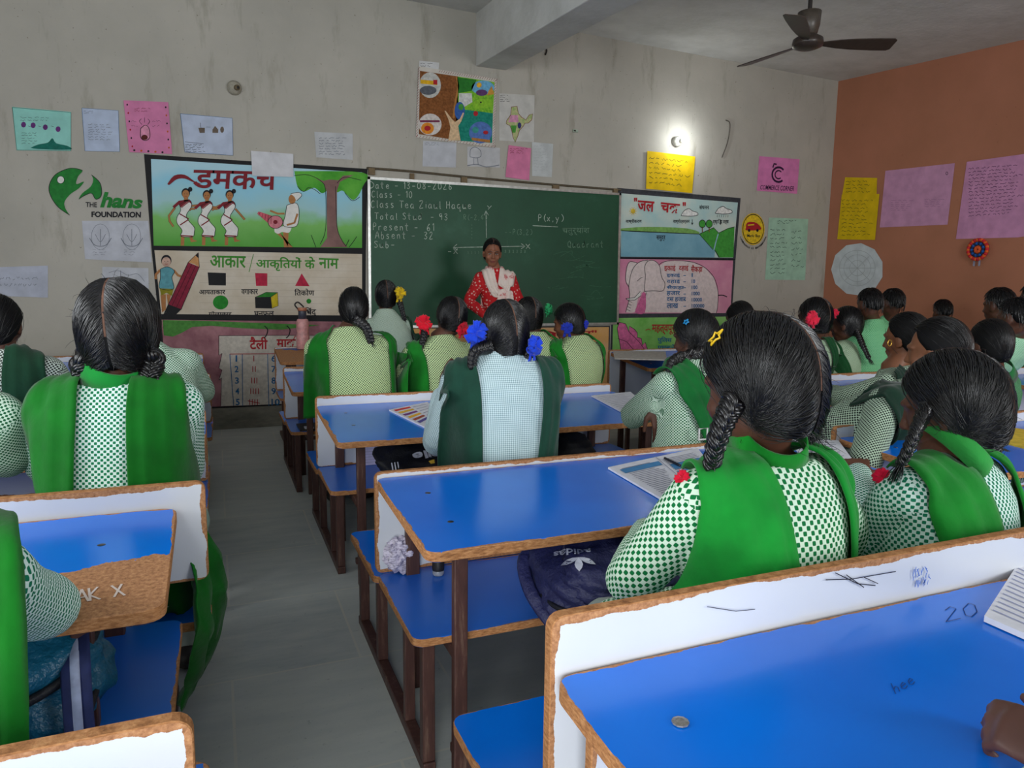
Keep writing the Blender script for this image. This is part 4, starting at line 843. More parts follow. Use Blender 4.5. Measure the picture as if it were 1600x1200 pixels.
# ------------------------------------------------------------------ bench desks (seat, backrest and the desk for the row behind share one frame)
def rrect(w, h, r, n=4):
    out = []
    for cx, cy, a0 in ((w-r, r, -PI/2), (w-r, h-r, 0), (r, h-r, PI/2), (r, r, PI)):
        for i in range(n+1): t = a0+PI/2*i/n; out.append((cx+r*math.cos(t), cy+r*math.sin(t)))
    return out
def board(name, w, h, th, lam, M, root, r=.03, jag=0, seed=0):
    """a laminated board: local x 0..w, y 0..h, z -th..0"""
    q = rrect(w, h, r); n = len(q)
    v = [M @ Vector((x, y, 0)) for x, y in q]+[M @ Vector((x, y, -th)) for x, y in q]
    f = [tuple(range(n)), tuple(range(2*n-1, n-1, -1))]+[(i, i+n, (i+1) % n+n, (i+1) % n) for i in range(n)]
    me = bpy.data.meshes.new(name); me.from_pydata([tuple(p) for p in v], [], f)
    me.materials.append(lam); me.materials.append(EDGE)
    ua, ub = me.uv_layers.new(name='UVMap'), me.uv_layers.new(name='UVEnd')
    for p in me.polygons:
        p.material_index = 0 if p.index < 2 else 1
        for li in p.loop_indices:
            x, y = q[me.loops[li].vertex_index % n]; ua.data[li].uv = (x, y); ub.data[li].uv = (w-x, h-y)
    o = bpy.data.objects.new(name, me); COL.objects.link(o); o.parent = root
    b = o.modifiers.new('bevel', 'BEVEL'); b.width = .0015; b.segments = 1; b.limit_method = 'ANGLE'
    return o
def bench(X0, X1, Yb, label, zdb=.65, zdf=.62, dd=.56, zp=.665, zpb=.36, zs=.335, zsh=.36, seat=True, lam=None, panel_extra=0.0, panel_left=0.0, shelf=True, modesty=False, k=0, sy=.45, bolts=True):
    L = X1-X0; rt = empty('bench_desk', (X0, Yb, 0), label, 'bench desk', 'blue and white bench desks')
    lam = lam or BLUE[k % 3]; T = Matrix.Translation
    tilt = math.atan2(zdb-zdf, dd); dl = math.hypot(dd, zdb-zdf)
    board('desktop', L, dl, .024, lam, T((0, -.006-dd, zdf)) @ Matrix.Rotation(tilt, 4, 'X'), rt)
    M = Matrix(((1, 0, 0, 0), (0, 0, -1, 0), (0, 1, 0, 0), (0, 0, 0, 1)))
    board('backrest', L+panel_extra+panel_left, zp-zpb, .02, WHITE[k % 3], T((-panel_left, 0, zpb)) @ M, rt, .02)
    if modesty: board('modesty_panel', L-.03, zdb-.03-.30, .018, WHITE[(k+1) % 3], T((.02, -.085, .29)) @ M, rt, .015)
    if shelf: board('shelf', L, .43, .02, BLUE_SHELF, T((0, -.435, zsh)), rt)
    if seat: board('seat', L+panel_extra+panel_left, sy-.02, .022, BLUE[(k+1) % 3], T((-panel_left, .03, zs)), rt)
    ze = Yb
    for s in (0, 1):
        x = .035 if s == 0 else L-.065
        def bar(nm, a, c):
            mb = MB(); mb.box(a, c, STEEL); mb.build(nm, rt, bevel=.003)
        bar('floor_rail', (x-.012, -.43, .0), (x+.02, sy-.01 if seat else .03, .03))
        bar('leg', (x-.012, -.425, .03), (x+.02, -.395, zsh-.02 if shelf else .5)); bar('leg', (x-.01, -.24, .03), (x+.018, -.215, zsh-.02 if shelf else .5))
        if seat: bar('leg', (x-.012, sy-.06, .03), (x+.02, sy-.03, zs-.022)); bar('leg', (x-.012, .10, .03), (x+.02, .13, zs-.022))
        xi = .10 if s == 0 else L-.135
        bar('desk_post', (xi-.017, -dd+.06, 0), (xi+.017, -dd+.085, zdf-.018)); bar('desk_post', (xi-.02, -.045, 0), (xi+.02, -.021, zdb-.03))
        bar('brace', (xi-.012, -dd+.085, zsh-.05), (xi+.012, -.045, zsh-.022))
    mb = MB(); mb.box((.10, -.425, .03), (L-.10, -.40, .055), STEEL); mb.build('stretcher', rt, bevel=.003)
    mb = MB()
    for x, y in ((.11, -.17), (.105, -.39), (L*.5, -.17), (L*.52, -.39), (L-.13, -.17), (L-.14, -.39)):
        z = zdb+(zdf-zdb)*(-y/dd); mb.add(*lathe([(.008, -.002), (.008, .0006), (.004, .0011)], 12, (x, y, z)), flat((80, 78, 80), .3, .5, 0, 1, .8))
    if bolts: mb.build('bolt', rt)
    return rt
AX = .405
bench(AX, 2.15, .825, 'bright blue bench desk in the right foreground with a scratched white panel', .672, .64, .56, .755, .32, k=0, modesty=True, bolts=False)
bench(AX, 1.97, 2.0, 'blue bench desk holding the navy bag, with two dark bolt holes in its top', .65, .622, .55, .664, k=1)
bench(AX, 1.97, 3.335, 'blue bench desk with the colourful booklet, a dark bag on its shelf', .65, .608, .64, .692, k=2)
bench(.37, 1.95, 4.63, 'blue bench desk near the front with a dark bag on its shelf beside the aisle', .664, .61, .56, .69, k=0)
bench(.415, 1.98, 5.93, 'front bench desk with a worn bare brown top carrying the pink bottle', .70, .645, .54, .71, seat=False, lam=BLUE_BARE, k=1)
LX = -1.75
bench(LX, -.10, .765, 'bench desk in the bottom left corner showing only its chipped white panel', .69, .655, .46, .75, .30, .40, .43, panel_extra=.06, k=2)
bench(LX, -.10, 1.74, 'left bench desk with a broken corner on its blue top and scratched writing', .697, .657, .46, .75, .515, .40, .43, lam=BLUE_CHIP, panel_extra=.06, k=0)
bench(LX, -.055, 3.1, 'left bench desk in front of the braided girl with a green scarf on both shoulders', .65, .62, .46, .70, .40, .36, .40, k=1)
PALETOP = m_laminate('pale_grey_laminate', (196, 198, 206), (206, 208, 214), .004, .35, None, True, 8.0)
bench(LX, -.045, 4.43, 'left bench desk with a pale grey top nearer the front wall', .65, .62, .5, .69, .40, .36, .40, lam=PALETOP, k=2)
bench(LX, -.10, 5.76, 'left bench desk closest to the front wall, mostly hidden', .65, .62, .5, .69, .40, k=0, seat=False)
bench(2.12, 3.85, 1.95, 'right bench desk carrying a yellow booklet', .66, .63, .5, .70, k=1)
bench(2.66, 4.05, 3.25, 'right bench desk behind the girl with the red bow', .66, .63, .5, .70, k=2)
bench(2.66, 4.05, 4.55, 'right bench desk near the front with papers along its edge', .74, .675, .52, .755, k=0)
bench(4.25, 5.9, 2.9, 'far right bench desk in front of the orange wall', .70, .67, .5, .74, k=1)
bench(4.25, 5.9, 4.2, 'far right bench desk nearer the corner of the orange wall', .70, .67, .5, .74, k=2)

# ------------------------------------------------------------------ things on the desks
PAPER, RULE, BLUEPRINT = flat((214, 214, 222), .7, .2, .02), flat((130, 134, 160), var=0), flat((70, 130, 180), var=.04)
def page(name, c, label, cat, draw=None, th=.006, m=None, group=None):
    """a thin booklet; c = four top corners near-left, near-right, far-right, far-left in metres; draw(add) lays print on top using u, v in 0..1"""
    c = [Vector(p) for p in c]; mb = MB(); dn = Vector((0, 0, th)); pm = m or PAPER
    mb.add([p-dn for p in c]+c, [(3, 2, 1, 0), (4, 5, 6, 7), (0, 1, 5, 4), (1, 2, 6, 5), (2, 3, 7, 6), (3, 0, 4, 7)], pm)
    up = Vector((0, 0, .0008))
    def P(u, v): return (c[0]*(1-u)+c[1]*u)*(1-v)+(c[3]*(1-u)+c[2]*u)*v
    def rect(u0, v0, u1, v1, mm, lay=1):
        q = [P(u0, v0)+up*lay, P(u1, v0)+up*lay, P(u1, v1)+up*lay, P(u0, v1)+up*lay]; mb.add(q, [(0, 1, 2, 3)], mm)
    if draw: draw(rect)
    return tag(mb.build(name), label, cat, group)
def zA(y, Yb, zb, zf, dd): return zb+(zf-zb)*(Yb-.006-y)/dd
def quad_on(px, Yb, zb, zf, dd, lift):
    out = []
    for x, y in px:
        z = (zb+zf)/2
        for _ in range(6): p = onz(x, y, z+lift); z = zA(p.y, Yb, zb, zf, dd)
        out.append(Vector((p.x, p.y, z+lift)))
    return out
def print_lines(n, col=RULE, u0=.08, u1=.92, v0=.08, v1=.92, seed=0):
    r = random.Random(seed)
    def d(rect):
        for i in range(n):
            v = v1-(v1-v0)*(i+.5)/n; rect(u0, v-.006, u0+(u1-u0)*r.uniform(.75, 1), v+.006, col)
    return d
def dmag(rect):
    print_lines(20, flat((120, 122, 140), var=0), .08, .46, .06, .9, 4)(rect); print_lines(20, flat((120, 122, 140), var=0), .54, .95, .06, .9, 5)(rect)
    rect(.05, .74, .48, .86, BLUEPRINT, 2); rect(.55, .55, .94, .70, BLUEPRINT, 2); rect(.55, .25, .75, .5, BLUEPRINT, 2); rect(.497, 0, .503, 1, RULE, 2)
d3 = (2.0, .65, .622, .55)
page('open_book', quad_on([(1036, 780), (1130, 752), (1090, 700), (950, 730)], *d3, .008), 'open printed book with blue bands on the desk beside the girl with the star clip', 'book', dmag)
page('open_book', quad_on([(1290, 760), (1345, 735), (1310, 688), (1230, 684)], *d3, .008), 'open book on the desk between the two nearest girls', 'book', print_lines(14, flat((120, 122, 140), var=0), seed=6))
mb = MB(); q = quad_on([(1039, 716), (1062, 727)], *d3, .014); mb.add(*tube(q, .0045, 8), flat((26, 28, 40), .3, .5)); tag(mb.build('pen', smooth=True), 'dark pen lying on the open book with blue bands', 'pen')
d2 = (3.335, .65, .608, .64)
def dcol(rect):
    for i, cc in enumerate(((206, 60, 60), (226, 176, 60), (120, 60, 130), (226, 170, 50), (170, 80, 60), (90, 80, 150))):
        rect(.06, .86-i*.14, .48, .94-i*.14, flat(cc, var=.05), 1); rect(.54, .86-i*.14, .9, .88-i*.14, RULE, 1)
page('booklet', quad_on([(664, 667), (690, 648), (668, 628), (608, 640)], *d2, .006), 'colourful booklet with yellow and red print on the desk left of the blue-bow girl', 'book', dcol)
page('open_book', quad_on([(975, 645), (1012, 634), (985, 612), (924, 618)], *d2, .008), 'open white exercise book on the desk at the elbow of the belted girl', 'book', print_lines(10, seed=7))
d4 = (.825, .672, .64, .56)
page('exercise_book', quad_on([(1538, 962), (1625, 1000), (1640, 900), (1592, 878)], *d4, .012), 'white open exercise book at the right edge of the foreground desk', 'book', print_lines(12, flat((150, 156, 190), var=0), seed=8), .01)
page('booklet', quad_on([(1566, 690), (1605, 700), (1610, 672), (1575, 667)], 1.95, .66, .63, .5, .006), 'yellow booklet on the desk at the right edge of the photo', 'book', m=flat((206, 176, 60)))
page('loose_papers', [onz(960, 560, .752), onz(1042, 562, .752), onz(1040, 549, .752), onz(958, 548, .752)], 'pale loose papers on the desk edge under the pink leaf mural', 'paper', m=flat((190, 184, 176)))
# scratched writing on two desks (cut through the laminate): strokes lying on the board
def desk_writing(name, txt, px, h, dk, m, w, root_label, cat):
    mb = MB(); c = quad_on(px, *dk, .0012); e = (c[1]-c[0]); up = (c[2]-c[0])
    x = 0.0
    for ch in txt:
        for st in HAND.get(ch, []):
            pts = [tuple(map(float, q.split(','))) for q in st.split()]; v = [c[0]+e*((x+p[0]/4)/len(txt))+up*(p[1]/6) for p in pts]
            for a_, b_ in zip(v, v[1:]):
                t = (b_-a_).normalized().cross(Vector((0, 0, 1)))*w/2; mb.add([a_-t, b_-t, b_+t, a_+t], [(0, 1, 2, 3)], m)
        x += 1.0 if ch != 'i' else .6
    return mb
dL1 = (1.74, .697, .657, .46)
mb = desk_writing('', 'AK X', [(120, 942), (196, 930), (118, 922)], 1, dL1, flat((216, 200, 190), var=0), .004, '', '')
tag(mb.build('chalk_letters'), 'pale scratched letters on the bare corner of the left desk', 'writing')
mb = desk_writing('', '20 ', [(1475, 972), (1560, 955), (1472, 950)], 1, d4, flat((20, 50, 110), var=0), .0013, '', ''); tag(mb.build('pen_scribble'), 'dark pen scribble on the far part of the foreground desk', 'writing')
mb = desk_writing('', 'ghee', [(1385, 1092), (1432, 1066), (1378, 1075)], 1, d4, flat((12, 60, 130), var=0), .0014, '', ''); tag(mb.build('pen_scribble'), 'faint pen words in the middle of the foreground desk', 'writing')
# scribbles on the back of the nearest panel
mb = MB(); r = random.Random(5)
def onpanel(x, y): p = ony(x, y, .8215); return p
for pts, w, cc in (([(1290, 906), (1330, 905), (1400, 893)], .0016, (40, 40, 50)), ([(1305, 895), (1340, 912), (1368, 915)], .0016, (40, 40, 50)), ([(1322, 898), (1350, 918)], .0016, (40, 40, 50)), ([(1105, 948), (1150, 955), (1180, 952)], .0012, (70, 70, 80)), ([(1350, 902), (1372, 912)], .0014, (40, 40, 50))):
    v = [onpanel(*q) for q in pts]
    for a_, b_ in zip(v, v[1:]): n_ = (b_-a_).normalized().cross(Vector((0, 1, 0)))*w/2; mb.add([a_-n_, b_-n_, b_+n_, a_+n_], [(0, 1, 2, 3)], flat(cc, var=0))
for i in range(26):
    x, y = r.uniform(1428, 1452), r.uniform(884, 908); a_, b_ = onpanel(x, y), onpanel(x+r.uniform(-4, 4), y+r.uniform(4, 12)); n_ = (b_-a_).normalized().cross(Vector((0, 1, 0)))*.0007; mb.add([a_-n_, b_-n_, b_+n_, a_+n_], [(0, 1, 2, 3)], flat((60, 110, 200), var=0))
tag(mb.build('pen_scribble'), 'blue and black pen scribbles on the white panel of the foreground desk', 'writing')
mb = MB(); c = quad_on([(1063, 1129)], *d4, .001)[0]; mb.add(*lathe([(.011, 0), (.011, .002), (.006, .003)], 10, c), flat((150, 146, 140), .35, .5, .1, 200, .6)); tag(mb.build('metal_cap'), 'small flattened metal cap on the foreground blue desk', 'cap')
# pink bottle on the front desk
c = ony(474, 552, 5.86); z0 = zA(5.86, 5.93, .70, .645, .54)+.003; rt = empty('water_bottle', (c.x, 5.86, z0), 'pink ribbed water bottle with grey neck and copper lid on the front desk', 'bottle')
PINK, GRY, COP = flat((222, 160, 158), .4, .5), flat((66, 70, 84), .4, .5), flat((190, 124, 96), .35, .5)
o3 = (c.x, 5.86, z0)
mb = MB(); prof = [(.045, 0), (.05, .01), (.05, .10), (.043, .13), (.047, .16), (.048, .21), (.040, .235), (.03, .24)]
v, f = lathe(prof, 32, o3); v = [Vector((o3[0]+(p.x-o3[0])*(1+.03*math.cos(i % 32*PI)), o3[1]+(p.y-o3[1])*(1+.03*math.cos(i % 32*PI)), p.z)) for i, p in enumerate(v)]; mb.add(v, f, PINK); kid(mb.build('bottle_body', smooth=True), rt)
mb = MB(); mb.add(*lathe([(.031, .24), (.031, .30), (.029, .305)], 24, o3), GRY); kid(mb.build('bottle_neck', smooth=True), rt)
mb = MB(); mb.add(*lathe([(.036, .303), (.037, .32), (.035, .328)], 24, o3), COP); kid(mb.build('bottle_lid', smooth=True), rt)
mb = MB(); mb.add(*tube(crom([(o3[0]-.03, 5.86, z0+.315), (o3[0]-.055, 5.86, z0+.35), (o3[0]-.03, 5.86, z0+.37), (o3[0]+.01, 5.86, z0+.335)], 5), .006, 8), DARK); mb.add(*tube([(o3[0]+.034, 5.86, z0+.31), (o3[0]+.05, 5.86, z0+.29)], .006, 8), DARK); kid(mb.build('carry_loop', smooth=True), rt)
# crumpled paper and ink bottle on the shelf
def crumple(c, r, name, label, cat, m, seed):
    bm = bmesh.new(); bmesh.ops.create_icosphere(bm, subdivisions=4, radius=1)
    for v in bm.verts:
        p = v.co.copy(); q = noise.voronoi(p*1.35+Vector((seed, 0, 0)))[0]; k = 1-.55*(q[1]-q[0])+.25*noise.noise(p*3.1+Vector((0, seed, 0)))
        v.co = Vector((p.x*r[0], p.y*r[1], p.z*r[2]))*max(.45, k)
    zmin = min(v.co.z for v in bm.verts)
    me = bpy.data.meshes.new(name); 
    for v in bm.verts: v.co += Vector(c)-Vector((0, 0, zmin))
    bm.to_mesh(me); bm.free(); me.materials.append(m); return tag(link(name, me), label, cat)
CRP = NT('crumpled_printed_paper'); CRP.rough(.8, .2); CRP.color(CRP.ramp(CRP.noise(CRP.coord('Object', (1, 1, 6)), 60, 3), [(.42, lin((214, 206, 220))), (.52, lin((206, 198, 214))), (.58, lin((120, 110, 140))), (.64, lin((210, 202, 216)))]))
p = onz(630, 905, .361); crumple((p.x, p.y+.05, .361), (.046, .04, .056), 'crumpled_paper', 'crumpled white printed paper on the shelf corner beside the navy bag', 'paper', CRP.m, 3.0)
p = onz(676, 886, .361); rt = empty('ink_bottle', (p.x, 1.93, .361), 'small black and clear ink bottle under the desk with the navy bag', 'bottle')
GL = NT('clear_plastic'); GL.color(lin((200, 205, 215))); GL.rough(.15, .5); GL.b.inputs['Transmission Weight'].default_value = .6
mb = MB(); mb.add(*lathe([(.016, 0), (.017, .004), (.017, .012), (.014, .016)], 18, (p.x, 1.93, .361)), GL.m); kid(mb.build('bottle_base', smooth=True), rt)
mb = MB(); mb.add(*lathe([(.0175, .014), (.018, .02), (.018, .062), (.015, .066)], 18, (p.x, 1.93, .361)), DARK); kid(mb.build('bottle_cap', smooth=True), rt)

# ------------------------------------------------------------------ school bags
def bag_mesh(name, sx, sy, sz, M, m, seed=0, power=3.2, sag=.12, amp=.012, root=None, nu=56, nv=36):
    """soft rounded bag body, local box sx * sy * sz standing on z = 0"""
    v = []; f = []
    for i in range(nv+1):
        a = -PI/2+PI*i/nv
        for j in range(nu):
            b = 2*PI*j/nu; d = Vector((math.cos(a)*math.cos(b), math.cos(a)*math.sin(b), math.sin(a)))
            k = (abs(d.x)**power+abs(d.y)**power+abs(d.z)**power)**(-1/power); p = d*k
            w = noise.noise(p*2.1+Vector((seed, 0, 0)))*amp*2+noise.noise(p*5+Vector((0, seed, 0)))*amp
            q = Vector((p.x*sx/2, p.y*sy/2, (p.z+1)*sz/2)); q += d*w
            q.z -= sag*sz*max(0, p.x*p.x+p.y*p.y-.5)*.5*(p.z+1)/2; q.z = max(q.z, .0)
            v.append(M @ q)
    for i in range(nv):
        for j in range(nu): f.append((i*nu+j, i*nu+(j+1) % nu, (i+1)*nu+(j+1) % nu, (i+1)*nu+j))
    mb = MB(); mb.add(v, f, m); o = mb.build(name, smooth=True)
    return kid(o, root) if root else o
def on_bag(bag, ctr, axes, size, polys, m, name, root, off=.003, also=None):
    """flat marks wrapped on a bag: polys in unit square, cast along -axes[2] onto the mesh"""
    dg = bpy.context.evaluated_depsgraph_get(); me = bag.data; MW = bag.matrix_basis if not bag.parent else Matrix()
    vv = [v.co.copy() for v in me.vertices]; ff = [tuple(p.vertices) for p in me.polygons]
    if also: k0 = len(vv); vv += [v.co.copy() for v in also.data.vertices]; ff += [tuple(i+k0 for i in p.vertices) for p in also.data.polygons]
    bv = BVHTree.FromPolygons(vv, ff)
    mb = MB(); U, V, N = (Vector(a).normalized() for a in axes)
    for pv, pf in polys:
        out = []
        for x, y in pv:
            o_ = ctr+U*((x-.5)*size[0])+V*((y-.5)*size[1]); h = bv.ray_cast(o_+N*.3, -N); out.append((h[0] if h[0] else o_)+N*off)
        mb.add(out, pf, m)
    return kid(mb.build(name), root)
def tess(pts): return (pts, tessellate_polygon([[Vector((x, y, 0)) for x, y in pts]]))
NAVY = NT('navy_bag_cloth'); NAVY.rough(.5, .4); NAVY.color(lin((44, 46, 86))); NAVY.bump(NAVY.noise(NAVY.coord('Object'), 16, 5, .6), .6, .03)
BLK = NT('black_bag_cloth'); BLK.rough(.55, .35); BLK.color(lin((26, 26, 30))); BLK.bump(BLK.noise(BLK.coord('Object'), 16, 5, .6), .5, .02)
TEAL = NT('teal_bag_cloth'); TEAL.rough(.4, .45); TEAL.color(lin((16, 84, 112))); TEAL.bump(TEAL.noise(TEAL.coord('Object'), 12, 5, .6), .8, .03)
LOGO = flat((206, 208, 220), .6, .3, .02)
c = Vector((.93, 1.57, .361)); rt = empty('backpack', c, 'navy backpack with white upside-down lettering lying under the desk', 'bag')
M = Matrix.Translation(c) @ Matrix.Rotation(math.radians(-6), 4, 'Z') @ Matrix.Rotation(math.radians(14), 4, 'X')
main = bag_mesh('bag_body', .40, .34, .19, M, NAVY.m, 2.0, 3.0, root=rt)
pk = bag_mesh('front_pocket', .33, .22, .10, M @ Matrix.Translation((.01, -.06, .115)) @ Matrix.Rotation(.05, 4, 'X'), NAVY.m, 5.0, 3.0, root=rt)
tc = M @ Vector((.03, -.05, .2)); ax = (M.to_3x3() @ Vector((-1, .12, 0)), M.to_3x3() @ Vector((-.12, -1, 0)), Vector((0, -.35, 1)))
tv, tf = text_mesh('adidas', .02)
def hit_on(objs, px):
    hs_ = [BVHTree.FromPolygons([v.co.copy() for v in o.data.vertices], [tuple(p.vertices) for p in o.data.polygons]).ray_cast(CAM, ray(*px).normalized())[0] for o in objs]
    hs_ = [q for q in hs_ if q is not None]; return min(hs_, key=lambda q: (q-CAM).length) if hs_ else tc
tc, te = hit_on((pk, main), (894, 862)), hit_on((pk, main), (904, 881))
Nb = Vector((-.36, -.80, .48)); Ub = Vector((0, 0, 1)).cross(Nb).normalized(); Vb = Nb.cross(Ub)   # the top of the bag lies tilted up and back
axb = (-Ub, -Vb, Nb)
on_bag(pk, tc, axb, (.088, .017), [(tv, tf)], LOGO, 'bag_lettering', rt, .007, main)
def leaf(a, L, W): return [(.5+math.sin(a)*L*t+math.cos(a)*W*math.sin(PI*t), math.cos(a)*L*t-math.sin(a)*W*math.sin(PI*t)+.1) for t in (0, .25, .5, .75, 1)]+[(.5+math.sin(a)*L*t-math.cos(a)*W*math.sin(PI*t), math.cos(a)*L*t+math.sin(a)*W*math.sin(PI*t)+.1) for t in (.75, .5, .25)]
on_bag(pk, te, axb, (.066, .040), [tess(leaf(a_, L_, .15)) for a_, L_ in ((0, .9), (1.0, .75), (-1.0, .75))], LOGO, 'bag_emblem', rt, .008, main)
on_bag(pk, te, axb, (.066, .040), [([(.05, y), (.95, y), (.95, y+.05), (.05, y+.05)], [(0, 1, 2, 3)]) for y in (.12, .25, .38)], NAVY.m, 'emblem_stripe', rt, .0095, main)
mb = MB(); mb.add(*tube(crom([M @ Vector(p) for p in ((-.19, .02, .06), (-.185, -.10, .10), (-.13, -.165, .12), (0, -.18, .12), (.13, -.165, .11))], 6), .006, 6), BLK.m); kid(mb.build('zip_line', smooth=True), rt)
mb = MB(); mb.add(*tube(crom([M @ Vector(p) for p in ((-.12, .15, .12), (-.2, .12, .1), (-.215, 0, .07), (-.17, -.12, .03))], 6), [(.018, .006)]*19, 8), NAVY.m); kid(mb.build('shoulder_strap', smooth=True), rt)

c = Vector((.85, 3.05, .361)); rt = empty('backpack', c, 'black bag with white upside-down lettering on the shelf beside the blue-bow girl', 'bag')
M = Matrix.Translation(c) @ Matrix.Rotation(math.radians(14), 4, 'Z') @ Matrix.Rotation(math.radians(22), 4, 'X')
main = bag_mesh('bag_body', .46, .32, .13, M, BLK.m, 4.0, 3.4, root=rt)
ax = (M.to_3x3() @ Vector((-1, 0, 0)), M.to_3x3() @ Vector((0, -1, 0)), M.to_3x3() @ Vector((0, -.2, 1)))
tv, tf = text_mesh('Smile', .03, .2); on_bag(main, M @ Vector((0, -.04, .13)), ax, (.22, .055), [(tv, tf)], LOGO, 'bag_lettering', rt, .004)
on_bag(main, M @ Vector((-.05, -.095, .13)), ax, (.03, .02), [([(0, 0), (1, .2), (.8, .9), (.2, 1)], [(0, 1, 2, 3)])], flat((220, 180, 60)), 'bag_badge', rt, .004)
for k in range(3):
    mb = MB(); mb.add(*tube(crom([M @ Vector(p) for p in ((-.19-.014*k, -.15, .03), (-.2-.014*k, -.11, .09), (-.19-.014*k, -.05, .125))], 5), .003, 5), LOGO); kid(mb.build('piping', smooth=True), rt)
c = Vector((1.45, 3.05, .361)); rt = tag(bag_mesh('backpack', .42, .3, .16, Matrix.Translation(c) @ Matrix.Rotation(.2, 4, 'X'), BLK.m, 9.0), 'plain black bag on the shelf right of the blue-bow girl', 'bag')
c = Vector((.62, 4.40, .361)); tag(bag_mesh('backpack', .14, .26, .24, Matrix.Translation(c), BLK.m, 11.0), 'dark bag standing on the shelf below the small blue desk near the front', 'bag')
mb = MB(); c = Vector((.47, 4.3, .372)); mb.box((c.x-.05, c.y-.1, c.z-.01), (c.x+.06, c.y+.1, c.z), DARK, None); mb.box((c.x-.02, c.y-.09, c.z), (c.x+.03, c.y-.03, c.z+.006), PAPER); tag(mb.build('pencil_pouch'), 'flat dark pouch with white print on the shelf near the aisle at the front', 'pouch')
# ruled exercise book leaning on the panel behind the shelf
v = [(.585, 3.29, .362), (.80, 3.29, .362), (.80, 3.315, .565), (.585, 3.315, .565)]
mb = MB(); LAV = flat((196, 190, 222), .7, .2, .02); mb.add([Vector(p) for p in v]+[Vector(p)+Vector((0, -.006, 0)) for p in v], [(4, 5, 6, 7), (3, 2, 1, 0), (0, 1, 5, 4), (2, 3, 7, 6), (1, 2, 6, 5), (3, 0, 4, 7)], LAV)
for i in range(15): z = .375+i*.0125; y = 3.2832+(z-.362)*.1232; mb.box((.59, y-.0003, z), (.797, y, z+.0012), RULE)
tag(mb.build('exercise_book'), 'lilac ruled exercise book standing on the shelf behind the black lettered bag', 'book')
# teal bag in the left foreground
c = Vector((-.42, 1.42, .431)); rt = empty('backpack', c, 'shiny teal backpack on the shelf under the left desk with the broken corner', 'bag')
M = Matrix.Translation(c) @ Matrix.Rotation(math.radians(8), 4, 'Z')
main = bag_mesh('bag_body', .42, .30, .21, M @ Matrix.Rotation(math.radians(10), 4, 'X'), TEAL.m, 6.0, 3.0, root=rt, amp=.016)
pk = bag_mesh('front_pocket', .38, .2, .17, M @ Matrix.Translation((-.02, -.17, -.16)) @ Matrix.Rotation(math.radians(20), 4, 'X'), TEAL.m, 8.0, 2.8, root=rt, amp=.016)
mb = MB(); mb.add(*tube(crom([M @ Vector(p) for p in ((-.2, -.16, .06), (0, -.17, .08), (.15, -.14, .12), (.2, -.05, .17))], 6), .008, 6), BLK.m); kid(mb.build('zip_line', smooth=True), rt)
mb = MB(); mb.add(*tube(crom([M @ Vector(p) for p in ((-.2, -.245, .0), (0, -.25, .0), (.14, -.22, .03), (.19, -.12, .08))], 6), .007, 6), BLK.m); kid(mb.build('zip_line', smooth=True), rt)
mb = MB(); q = M @ Vector((-.02, -.168, .10)); mb.box((q.x-.02, q.y-.012, q.z-.008), (q.x+.01, q.y+.004, q.z+.004), ALU); mb.box((q.x, q.y-.012, q.z), (q.x+.03, q.y+.004, q.z+.010), ALU); kid(mb.build('zip_pull'), rt)
STRP = flat((44, 52, 96), .7, .2)
mb = MB(); pts = crom([(-.255, 1.40, .60), (-.235, 1.27, .56), (-.225, 1.22, .42), (-.215, 1.21, .26), (-.205, 1.22, .12)], 6); mb.add(*tube(pts, [(.028, .004)]*len(pts), 10, True, (0, 1, 0)), STRP); mb2 = MB(); mb2.add(*tube([p+Vector((.0, -.006, .002)) for p in pts], [(.009, .003)]*len(pts), 8, True, (0, 1, 0)), flat((160, 168, 196))); s_ = kid(mb.build('shoulder_strap', smooth=True), rt); t_ = mb2.build('strap_stripe', smooth=True); t_.parent = s_; t_.matrix_parent_inverse = s_.matrix_basis.inverted()

# ------------------------------------------------------------------ people
def fuse(parts, voxel, smooth=4, sm=.5):
    """weld overlapping closed shapes into ONE continuous surface; returns numpy vertices and quads"""
    v, f = [], []
    for pv, pf in parts:
        o = len(v); v += [tuple(p) for p in pv]; f += [tuple(i+o for i in q) for q in pf]
    me = bpy.data.meshes.new('fuse'); me.from_pydata(v, [], f); o = bpy.data.objects.new('fuse', me); COL.objects.link(o)
    r = o.modifiers.new('r', 'REMESH'); r.mode = 'VOXEL'; r.voxel_size = voxel
    s = o.modifiers.new('s', 'SMOOTH'); s.factor = sm; s.iterations = smooth
    dg = bpy.context.evaluated_depsgraph_get(); m2 = bpy.data.meshes.new_from_object(o.evaluated_get(dg))
    bpy.data.objects.remove(o); bpy.data.meshes.remove(me)
    return m2
def loft(secs, n=24, e=2.3):
    """secs: (centre, side axis, depth axis, rx, ry)"""
    v, f = [], []
    for c, a, b, rx, ry in secs:
        for j in range(n):
            t = 2*PI*j/n; cx, sx = math.cos(t), math.sin(t)
            v.append(c+a*(rx*math.copysign(abs(cx)**(2/e), cx))+b*(ry*math.copysign(abs(sx)**(2/e), sx)))
    L = len(secs)
    for i in range(L-1):
        for j in range(n): f.append((i*n+j, i*n+(j+1) % n, (i+1)*n+(j+1) % n, (i+1)*n+j))
    v += [secs[0][0], secs[-1][0]]
    for j in range(n): f.append((L*n, (j+1) % n, j)); f.append((L*n+1, (L-1)*n+j, (L-1)*n+(j+1) % n))
    return v, f
def np_verts(me):
    a = np.empty(len(me.vertices)*3); me.vertices.foreach_get('co', a); return a.reshape(-1, 3)
